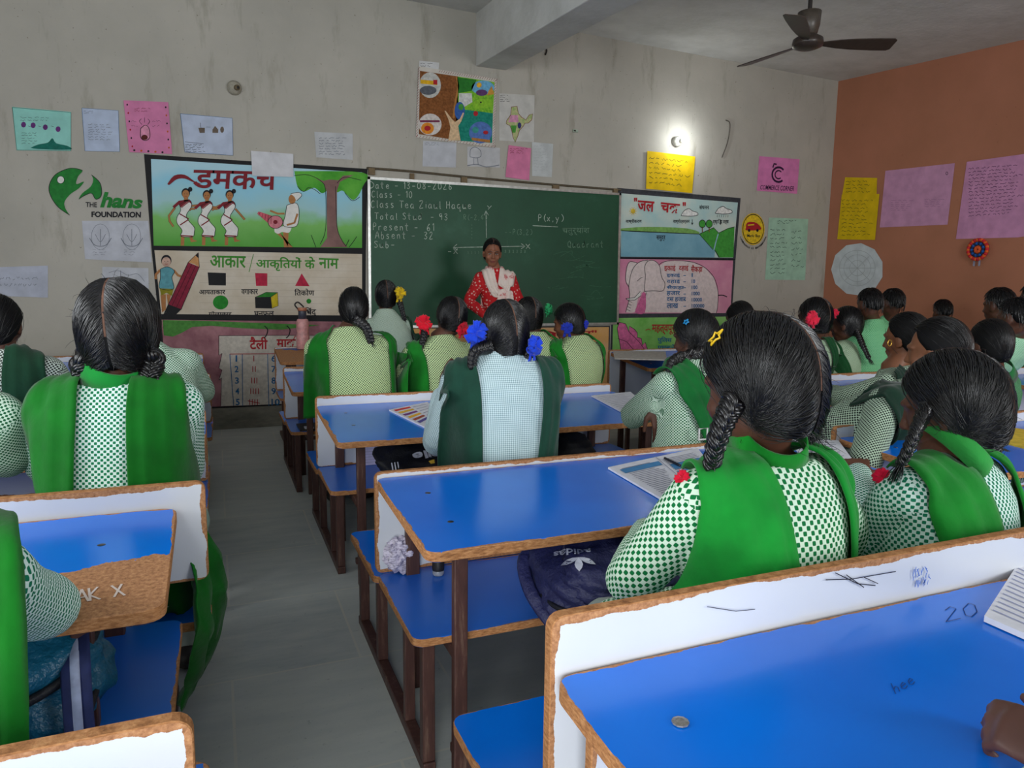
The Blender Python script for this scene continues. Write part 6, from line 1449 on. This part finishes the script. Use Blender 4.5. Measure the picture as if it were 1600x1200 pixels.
# her neighbour at the right
P = person('girl at the right, second nearest, turning her head left with a plait', (1497, 712, 1.02), (1487, 622, 1.06), (1.42, .99), yaw=8, hyaw=24, hpitch=16, hs=1.17, bs=1.0, sw=.145, shirt=GG, voxel=.0055, skin=(104, 64, 46),
           hair=('two', 900, 5, .05, .05), collar=(44, 146, 60), scarves=((-.085, .135, -.075, .14, -.34, 150), (.160, .085, .17, .10, -.34, 140)), scarf_col=(22, 128, 40), armL=dict(e=(1352, 850, 1.12), w=(1340, 740, 1.38)), sd=2, shw=1.0, desk=.64)
braid_obj([ony(1446, 640, on_head(P, (1446, 640))-.005), ony(1432, 672, 1.0), ony(1420, 700, .99), ony(1408, 725, 1.0)], .0155, .010, P['rt'], per=.04)
p1 = hw(P, (.75, -.5, -.55), 1.02); braid_obj([p1, ony(1545, 690, 1.1), ony(1562, 700, 1.12)], .014, .010, P['rt'], per=.04)
bow_obj(on_shirt(P, (1364, 737)), (-.6, -.7, .2), .020, (206, 16, 56), P['rt'], 6)

# girl with blue bows
P = person('girl in a pale blue fine-checked shirt with two blue hair bows', (791, 548, 2.24), (789, 512, 2.27), (.905, 2.22), yaw=-2, hyaw=0, hpitch=10, hs=1.06, bs=1.06, sw=.150, shirt=GD, voxel=.006,
           hair=('two', 800, 7, .02, -.10), scarves=((-.165, .10, -.155, .075, -.36, 150), (.148, .115, .06, .09, -.36, 150)), scarf_col=BOTTLE, armL=dict(e=(682, 690, 2.42), w=(690, 618, 2.56), hd=(.2, .4, .9), hn=(-.8, .2, .2)), sd=3, desk=.62)
for px, s_, sz in (((746, 520), -1, .042), ((830, 540), 1, .040)):
    y = on_head(P, (min(max(px[0], 752), 824), px[1]))-.02; bow_obj(ony(px[0], px[1], y), (s_*.55, -.8, .1), sz, (28, 66, 206), P['rt'], 10+s_, tails=2)
p0 = hw(P, (-.92, -.24, -.5), 1.02); braid_obj([p0, ony(742, 550, 2.2), ony(737, 575, 2.2)], .020, .012, P['rt'], per=.04)
p0 = hw(P, (.92, -.24, -.5), 1.02); braid_obj([p0, ony(828, 548, 2.2), ony(822, 560, 2.2)], .018, .012, P['rt'], per=.04)

# belted girl leaning on her elbow
P = person('girl with a white belt and blue hair clip leaning her elbow on the desk', (1082, 562, 2.26), (1086, 520, 2.30), (1.64, 2.2), yaw=26, hyaw=24, hpitch=12, hs=1.03, bs=1.0, sw=.150, shirt=GE, voxel=.005, skin=(92, 58, 44),
           hair=('left', 420, 9, .03, 0.0), scarves=((-.10, .115, .06, .13, -.36, 150),), scarf_col=(16, 104, 44), armL=dict(e=(985, 652, 2.42), w=(1026, 636, 2.22), hd=(.12, -.25, -.95), hn=(-.2, -.9, .2)), armR=dict(e=(1125, 640, 2.5), w=(1080, 628, 2.62)), handL=.7, sd=4, desk=.62)
p0 = hw(P, (-.72, -.46, -.6), 1.03); braid_obj([p0, ony(1054, 562, 2.22), ony(1046, 582, 2.2)], .020, .014, P['rt'], per=.045)
star_clip(P, (1072, 503), on_head(P, (1072, 503))-.006, .011, (30, 140, 200), five=5, fat=.3)
# belt: a band round the waist with a buckle
mb = MB(); c = P['sp'](.22); v = []; n_ = 40
for i in range(n_):
    t = 2*PI*i/n_
    for z_, q in ((-.015, 1.0), (.015, 1.0)): v.append(c+P['r']*math.cos(t)*.175+P['f']*math.sin(t)*.137+Vector((0, 0, z_)))
mb.add(v, [(2*i, (2*i+2) % (2*n_), (2*i+3) % (2*n_), 2*i+1) for i in range(n_)], flat((196, 192, 180))); b_ = kid(mb.build('belt', smooth=True), P['rt']); b_.modifiers.new('thick', 'SOLIDIFY').thickness = .004
q = onz(1097, 679, .56); q = ony(1098, 678, c.y-.145); mb = MB(); mb.add(*tube([q+Vector((x, -.002, z)) for x, z in ((-.018, -.02), (.018, -.02), (.018, .02), (-.018, .02), (-.018, -.02))], .004, 6), flat((220, 220, 216), .3, .5)); kid(mb.build('belt_buckle', smooth=True), P['rt'])

# second row, centre
P = person('girl left of the red-bow girl with a plain low ponytail and scarf behind both arms', (547, 513, 3.58), (553, 478, 3.62), (.66, 3.54), yaw=0, hyaw=-12, hpitch=10, hs=1.0, bs=1.08, sw=.155, shirt=GC, hair=('back', 420, 11, .05, .04), scarves=((-.18, .09, -.185, .10, -.22, 120), (.18, .07, .18, .07, -.22, 120)), scarf_col=(14, 98, 24), armL=dict(e=(492, 590, 3.66)), sd=5, desk=.66)
p0 = hw(P, (.15, -.8, -.62), 1.0); braid_obj([p0, ony(572, 512, 3.5), ony(580, 535, 3.5)], .022, .014, P['rt'])
P = person('girl with two red hair bows leaning to the left', (692, 526, 3.60), (705, 492, 3.64), (1.05, 3.54), yaw=12, hyaw=6, hpitch=14, hroll=8, hs=1.05, bs=1.02, sw=.150, shirt=GC, hair=('two', 340, 13, .05, 0.0), scarves=((-.175, .12, -.20, .11, -.42, 130),), scarf_col=(18, 112, 30), sd=6, desk=.66)
bow_obj(ony(663, 505, 3.58), (-.4, -.9, .1), .045, (214, 22, 44), P['rt'], 20); bow_obj(ony(721, 513, 3.56), (.4, -.9, .1), .04, (196, 22, 44), P['rt'], 21)
braid_obj([ony(664, 512, 3.6), ony(662, 528, 3.56), ony(656, 545, 3.54)], .018, .012, P['rt'])
P = person('girl with a centre parting half hidden behind the blue-bow girl', (836, 522, 3.66), (826, 490, 3.70), (1.58, 3.56), yaw=4, hyaw=0, hpitch=10, hs=1.04, bs=1.05, sw=.150, shirt=GC, hair=('two', 340, 15, .02, .05), scarves=((.17, .07, .17, .07, -.4, 120),), scarf_col=(18, 112, 30), sd=7, desk=.66)
bow_obj(ony(855, 484, 3.72), (.5, -.8, .1), .034, (40, 150, 90), P['rt'], 22)
P = person('girl with dark blue hair bows looking to the left, right of the chalkboard centre', (904, 526, 3.60), (888, 499, 3.64), (1.84, 3.54), yaw=8, hyaw=42, hpitch=14, hs=1.03, bs=1.0, sw=.145, shirt=GC, skin=(120, 74, 50), hair=('two', 340, 17, .02, 0.0), scarves=((-.165, .10, -.18, .1, -.4, 120), (.17, .05, .17, .05, -.4, 120)), scarf_col=(18, 112, 30), sd=8, desk=.66)
bow_obj(ony(886, 512, 3.55), (-.3, -.9, 0), .040, (30, 50, 160), P['rt'], 23); bow_obj(ony(912, 507, 3.58), (.5, -.8, 0), .028, (30, 50, 180), P['rt'], 24)
# front row
P = person('girl with a yellow hair bow in the front row', (603, 484, 4.84), (603, 459, 4.88), (1.16, 4.8), yaw=-4, hyaw=-6, hpitch=4, hs=1.04, bs=.92, sw=.125, shirt=gingham((120, 150, 128), (200, 214, 198), .0050, .1), skin=(100, 66, 50), hair=('two', 360, 19, 0.0, -.06), sd=9, desk=.68, scarves=((.20, .10, .22, .14, -.40, 100),), scarf_col=(20, 58, 36))
bow_obj(ony(623, 458, 4.80), (.45, -.9, .1), .048, (226, 190, 30), P['rt'], 25)
braid_obj([ony(622, 464, 4.83), ony(627, 480, 4.80), ony(632, 500, 4.80)], .018, .011, P['rt'])

# left block
P = person('girl in the left block with a green scarf on both shoulders and two low pigtails', (176, 582, 1.96), (187, 506, 2.0), (-.245, 1.93), yaw=-4, hyaw=-10, hpitch=10, hs=1.20, bs=1.08, sw=.128, seat=.41, shirt=GB, voxel=.006, skin=(108, 66, 46), hair=('low', 900, 21, .06, -.12), collar=(20, 128, 48), scarves=((-.112, .120, -.135, .12, -.42, 150), (.100, .115, .115, .12, -.42, 150)), scarf_col=(14, 104, 26), armR=dict(e=(285, 735, 2.12)), sd=10, desk=.68, shw=1.0)
p0 = hw(P, (.92, -.24, -.66), 1.02); braid_obj([p0, ony(238, 566, 1.95), ony(232, 590, 1.92)], .026, .018, P['rt']); p0 = hw(P, (-.92, -.24, -.66), 1.02); braid_obj([p0, ony(130, 565, 1.95), ony(122, 585, 1.95)], .028, .018, P['rt'])
# the long end of her scarf hanging beside the bench
v = []; cl = crom([ony(318, 850, 1.80), ony(336, 900, 1.80), ony(346, 965, 1.82), ony(328, 1040, 1.86), ony(300, 1095, 1.90)], 7)
for i, c in enumerate(cl):
    t = i/(len(cl)-1); w = .05+.05*math.sin(PI*min(1, t*1.2))
    for j in range(11):
        u = (j/10-.5)*2; v.append(c+Vector((u*w*.35-.02, u*w*1.3+.03, 0))+Vector((1, -.4, 0))*(.014*math.sin(j*1.5+i*.25)+.008*noise.noise(Vector((i*.3, j*.4, 2)))))
mb = MB(); mb.add(v, [(i*11+j, i*11+j+1, (i+1)*11+j+1, (i+1)*11+j) for i in range(len(cl)-1) for j in range(10)], cloth((14, 104, 26))); s_ = kid(mb.build('scarf_end', smooth=True), P['rt']); s_.modifiers.new('thick', 'SOLIDIFY').thickness = .003
mb = MB()   # shirt tail on the seat edge
P3 = person('girl mostly hidden behind the girl with the green scarf in the left block', (222, 535, 3.30), (215, 495, 3.34), (-.24, 3.28), yaw=-2, hyaw=0, hpitch=8, hs=1.0, bs=1.02, sw=.150, seat=.37, shirt=GE, hair=('back', 216, 23, 0.0, 0.0), sd=11, desk=.68)
person('girl at the far left edge in a dark-checked shirt', (2, 548, 3.24), (-2, 500, 3.28), (-.93, 3.26), yaw=0, hyaw=-8, hpitch=8, hs=1.08, bs=1.08, sw=.155, seat=.37, shirt=GF, hair=('back', 384, 25, .02, 0.0), scarves=((.150, .12, .165, .13, -.3, 140),), scarf_col=(22, 60, 40), sd=12, desk=.68)
person('student at the left edge of whom only a checked sleeve shows beside the green-scarfed girl', (-108, 600, 1.98), (-112, 530, 2.0), (-.86, 1.95), yaw=0, hs=1.08, bs=1.05, sw=.150, seat=.41, shirt=GE, hair=('back', 60, 27, 0.0, 0.0), armR=dict(e=(12, 715, 2.08), w=(-20, 680, 2.3)), sd=13, desk=.68)
P = person('student in the bottom left corner with a green scarf and elbow on the broken desk', (-185, 835, 1.02), (-205, 720, 1.08), (-.70, .97), yaw=-4, hs=1.0, bs=.98, sw=.150, seat=.41, shirt=GG, voxel=.006, hair=('back', 60, 29, 0.0, 0.0), armR=dict(e=(72, 950, 1.28), w=(-40, 945, 1.50)), sd=14, desk=.69)

v = []; cl = crom([ony(-62, 842, 1.22), ony(-48, 806, 1.13), ony(-40, 803, 1.04), ony(-38, 840, .975), ony(-34, 930, .945), ony(-30, 1050, .92), ony(-24, 1185, .90)], 6)
for i, c in enumerate(cl):
    for j in range(13):
        u = (j/12-.5)*2; v.append(c+Vector((u*.042, .006*math.sin(j*1.4+i*.12)+.004*noise.noise(Vector((i*.25, j*.4, 7))), -.006*u*u)))
mb = MB(); mb.add(v, [(i*13+j, i*13+j+1, (i+1)*13+j+1, (i+1)*13+j) for i in range(len(cl)-1) for j in range(12)], cloth((12, 106, 24))); s_ = kid(mb.build('scarf', smooth=True), P['rt']); s_.modifiers.new('thick', 'SOLIDIFY').thickness = .004

# right block
P = person('girl with a red hair bow and black cord necklace at the right bench', (1290, 532, 3.46), (1272, 492, 3.50), (3.28, 3.45), yaw=4, hyaw=4, hpitch=6, hs=1.28, bs=1.08, sw=.150, seat=.37, shirt=GH, skin=(96, 62, 46), hair=('plain_two' if False else 'low', 150, 31, 0.0, 0.0), scarves=((.130, .07, .14, .07, -.4, 140),), scarf_col=(20, 72, 36), sd=15, desk=.68)
bow_obj(ony(1267, 497, 3.36), (-.1, -1, 0), .05, (222, 40, 70), P['rt'], 26)
mb = MB(); b = P['base']; mb.add(*tube(crom([b+P['r']*x+P['f']*y+Vector((0, 0, z)) for x, y, z in ((-.07, .03, .0), (-.05, -.05, -.02), (0, -.085, -.045), (.05, -.05, -.02), (.07, .03, .0))], 4), .003, 6), DARK); kid(mb.build('necklace', smooth=True), P['rt'])
P = person('girl in profile beside the red-bow girl with a long plait', (1330, 530, 3.5), (1322, 502, 3.5), (3.72, 3.45), yaw=16, hyaw=28, hpitch=8, hs=1.12, bs=1.0, sw=.14, seat=.37, shirt=GH, hair=('two', 312, 33, 0.0, 0.0), scarves=((-.14, .06, -.14, .06, -.4, 140),), scarf_col=(20, 72, 36), sd=16, desk=.68)
bow_obj(ony(1303, 488, 3.42), (-.2, -1, 0), .03, (206, 30, 60), P['rt'], 27)
braid_obj([ony(1338, 515, 3.42), ony(1346, 535, 3.36), ony(1358, 560, 3.32)], .02, .014, P['rt'])
P = person('girl with a gold earring and dark scarf stretching her arm along the desk', (1408, 574, 2.28), (1415, 522, 2.30), (2.74, 2.2), yaw=30, hyaw=14, hpitch=8, hs=1.10, bs=1.05, sw=.150, seat=.37, shirt=GI, skin=(130, 82, 56), hair=('back', 384, 35, 0.0, 0.0), scarves=((-.10, .12, -.06, .14, -.4, 88),), scarf_col=(18, 48, 36), armL=dict(e=(1318, 622, 2.34), w=(1288, 612, 2.52)), sd=17, desk=.66)
mb = MB(); q = ony(1390, 536, 2.17); mb.add(*tube([q+Vector((math.cos(t)*.011, 0, math.sin(t)*.013)) for t in [2*PI*i/14 for i in range(15)]], .0025, 6), GOLD); kid(mb.build('earring', smooth=True), P['rt'])
P = person('girl with her face turned left behind the second nearest girl, in a dark scarf', (1472, 600, 1.84), (1464, 540, 1.86), (2.30, 2.16), yaw=10, hyaw=24, hpitch=8, hs=1.20, bs=1.12, sw=.165, seat=.37, shirt=GI, skin=(136, 88, 62), hair=('back', 432, 37, 0.0, 0.0), scarves=((-.12, .13, -.12, .15, -.4, 92),), scarf_col=(18, 48, 34), armL=dict(e=(1345, 735, 1.78), w=(1335, 690, 2.0)), armR=dict(e=(1590, 735, 1.85)), sd=18, desk=.68)
P = person('student in a dark green checked shirt at the right edge', (1560, 582, 2.16), (1546, 532, 2.18), (3.22, 2.2), yaw=4, hyaw=-6, hpitch=10, hs=1.10, bs=1.05, sw=.150, seat=.37, shirt=GJ, hair=('back', 360, 39, 0.0, 0.0), sd=19, desk=.68, collar=(30, 100, 50))
person('student of whom only the crown shows beyond the star-clip girl', (1162, 525, 3.5), (1155, 495, 3.52), (2.86, 3.48), yaw=0, hs=1.08, bs=1.0, seat=.37, shirt=GE, hair=('back', 288, 41, 0.0, 0.0), sd=20, desk=.68)
BOY = 'boys in pale green shirts by the orange wall'
def boy(label, neck, head, hip, hs, seed, **kw):
    return person(label, neck, head, hip, hs=hs, shirt=kw.pop('shirt', GK), hair=('short', 420, seed, 0.0, 0.0), voxel=.008, sd=seed, seat=.37, bs=kw.pop('bs', 1.0), legs=(60, 70, 90), desk=.70, group=BOY, **kw)
boy('boy with a big pale green back at the left end of the boys', (1368, 500, 3.45), (1358, 472, 3.46), (4.0, 3.42), 1.0, 43, hyaw=-6, bs=1.05)
boy('boy with dark hair just right of the first boy under the round sheet', (1398, 500, 3.75), (1394, 470, 3.76), (4.5, 4.42), .98, 45, hyaw=-2)
boy('boy whose round head alone shows against the orange wall', (1474, 510, 4.4), (1472, 484, 4.42), (5.55, 4.42), 1.0, 47, hyaw=-14)
boy('tall-haired boy at the right near the rosette', (1566, 505, 3.1), (1560, 473, 3.12), (4.62, 3.12), 1.08, 49, hyaw=2)
boy('boy at the right edge in front of the tall-haired boy', (1600, 522, 2.62), (1585, 492, 2.62), (4.36, 3.12), 1.06, 51, hyaw=6, shirt=gingham((110, 180, 140), (180, 220, 190), .005, .1), bs=1.05)
boy('boy at the extreme right edge of whom only the side of the head shows', (1622, 500, 3.1), (1614, 464, 3.1), (5.3, 3.12), 1.0, 53)

# student behind the foreground desk: sleeve and hand
bench(.55, 1.95, -.34, 'bench desk the sleeve at the bottom right corner belongs to', .672, .64, .4, .70, .32, k=1)
person('student at the bottom right corner of whom only a hand and checked sleeve show', (2550, 800, .06), (2450, 500, .06), (1.13, -.10), yaw=0, hs=1.05, bs=1.0, shirt=GG, hair=('back', 40, 55, 0.0, 0.0), voxel=.005, armL=dict(e=(1600, 1420, .24), w=(1700, 1200, .42), hd=(-.28, .9, .12), hn=(-.5, -.2, .8)), armR=dict(e=(2100, 1300, .3), w=(1950, 1150, .5)), handL=1.5, sd=21, desk=.68, skin=(96, 62, 52))

# ------------------------------------------------------------------ the teacher
def m_kurta():
    n = NT('red_block_print'); n.rough(.85, .15); uv = n.n('ShaderNodeTexCoord').outputs['UV']
    vo = n.n('ShaderNodeTexVoronoi'); vo.inputs['Scale'].default_value = 38; vo.inputs['Randomness'].default_value = .55; n.l(uv, vo.inputs['Vector'])
    f = n.noise(uv, 70, 3); d = n.math('ADD', vo.outputs['Distance'], n.math('MULTIPLY', n.math('SUBTRACT', f, .5), .35))
    n.color(n.ramp(d, [(.28, lin((214, 170, 160))), (.33, lin((190, 40, 44))), (.9, lin((180, 30, 36)))])); n.bump(n.noise(n.coord('Object'), 20, 4), .3, .01); return n.m
def m_dupatta():
    n = NT('pale_pink_print'); n.rough(.85, .15); v = n.coord('Object'); f = n.noise(v, 16, 4, .6)
    n.color(n.ramp(f, [(.5, lin((226, 210, 200))), (.60, lin((224, 196, 188))), (.64, lin((190, 90, 92))), (.72, lin((222, 200, 190)))])); n.bump(n.noise(v, 30, 4), .3, .01); return n.m
DUP = m_dupatta(); _mc[('cloth', (226, 210, 200))] = DUP
P = person('teacher in a red printed tunic and pale pink shawl standing before the chalkboard', (772, 418, 5.60), (769, 391, 5.55), (2.22, 5.60), yaw=160, hyaw=166, hpitch=12, hroll=-2, hs=1.1, bs=.95, sw=.128, shirt=m_kurta(), skin=(150, 98, 74), hair=('back', 420, 61, -.02, 0.0), voxel=.005, stand=True, group='adults', sd=30, legs=(190, 176, 168),
           armL=dict(e=(812, 478, 5.52), w=(778, 494, 5.42)), armR=dict(e=(733, 470, 5.55), w=(757, 492, 5.42)), handL=.6, handR=.6)
# shawl: two bands meeting in a V over the chest, tails thrown back over the shoulders
sh = P['shirt']; bv = BVHTree.FromPolygons([v_.co.copy() for v_ in sh.data.vertices], [tuple(p.vertices) for p in sh.data.polygons]); O = P['sp'](.66); r_, f_ = P['r'], P['f']
def band(path, w, name, seed):
    """path: (side, height, dir) samples; dir angle 0 = from the front, 90 = from above, 180 = from the back"""
    rows = []; C = crom([Vector(p) for p in path], 6); nc = 13
    for i, p in enumerate(C):
        a_ = math.radians(p.z); dr = -f_*math.cos(a_)-Vector((0, 0, 1))*math.sin(a_); nx = C[min(i+1, len(C)-1)]-C[max(i-1, 0)]
        tv = Vector((nx.x, nx.y, 0)); tv = tv.normalized() if tv.length > .02 and p.z < 60 else Vector((0, 1, 0)); sd = Vector((tv.y, -tv.x, 0)); row = []
        for j in range(nc):
            u = (j/(nc-1)-.5)*w; c_ = O+r_*(p.x+sd.x*u)+Vector((0, 0, p.y+sd.y*u)); st = c_-dr*.5; h_ = bv.ray_cast(st, dr)[0]
            row.append(((h_ if h_ is not None else c_-dr*.1))-dr*(.012+.006*math.sin(j*1.7+seed+i*.1)+.004*noise.noise(Vector((i*.2, j*.5, seed)))))
        rows.append(row)
    G = np.array([[tuple(q) for q in row] for row in rows])
    for _ in range(2): G[1:-1] = .5*G[1:-1]+.25*(G[:-2]+G[2:])
    n1 = len(C); mb = MB(); mb.add([Vector(G[i, j]) for i in range(n1) for j in range(nc)], [(i*nc+j, i*nc+j+1, (i+1)*nc+j+1, (i+1)*nc+j) for i in range(n1-1) for j in range(nc-1)], DUP)
    o = kid(mb.build(name, smooth=True), P['rt']); s_ = o.modifiers.new('thick', 'SOLIDIFY'); s_.thickness = .004; s_.offset = 0
# body right is screen left because she faces the class
band([(.085, -.16, 178), (.09, .04, 160), (.09, .095, 100), (.085, .10, 70), (.075, .075, 40), (.05, .035, 12), (.015, -.01, 0), (-.03, -.05, 0), (-.075, -.10, 0), (-.11, -.17, 0)], .095, 'shawl', 1.0)
band([(-.085, -.16, 178), (-.09, .04, 160), (-.09, .095, 100), (-.088, .10, 70), (-.082, .075, 40), (-.07, .03, 12), (-.065, -.03, 0), (-.075, -.10, 0), (-.085, -.2, 0)], .13, 'shawl', 2.0)
band([(.055, .02, 10), (.02, -.035, 2), (-.03, -.06, 0), (-.07, -.03, 5), (-.085, .02, 12)], .05, 'shawl', 3.0)
# eyes, brows and lips
def face_part(name, shapes, m):
    mb = MB()
    for v, f in shapes: mb.add([P['M'] @ q for q in v], f, m)
    return kid(mb.build(name, smooth=True), P['rt'])
face_part('eye_white', [ball((s*.030, .0815, .004), (.0125, .006, .0048), 12, 8) for s in (-1, 1)], flat((214, 206, 198), .4, .5, 0))
face_part('iris', [ball((s*.030, .0865, .003), (.0055, .003, .0048), 10, 8) for s in (-1, 1)], flat((26, 18, 16), .3, .5, 0))
face_part('eyelid', [tube([Vector((s*.016, .085, .006)), Vector((s*.03, .0885, .0105)), Vector((s*.044, .083, .006))], .0022, 6) for s in (-1, 1)], flat((40, 26, 22), .6, .3, 0))
face_part('eyebrow', [tube([Vector((s*.014, .0915, .022)), Vector((s*.03, .092, .027)), Vector((s*.047, .082, .022))], [.0028, .003, .0016], 6) for s in (-1, 1)], HAIR)
face_part('lips', [tube([Vector((-.020, .089, -.059)), Vector((0, .0965, -.056)), Vector((.020, .089, -.059))], [.002, .0042, .002], 8), tube([Vector((-.016, .088, -.065)), Vector((0, .0955, -.0665)), Vector((.016, .088, -.065))], [.002, .0048, .002], 8)], flat((124, 62, 56), .45, .4, 0))
for o in S.objects:               # readable report: every label short and true
    if 'label' in o and len(o['label'].split()) > 16: print('LONG LABEL', o.name, o['label'])
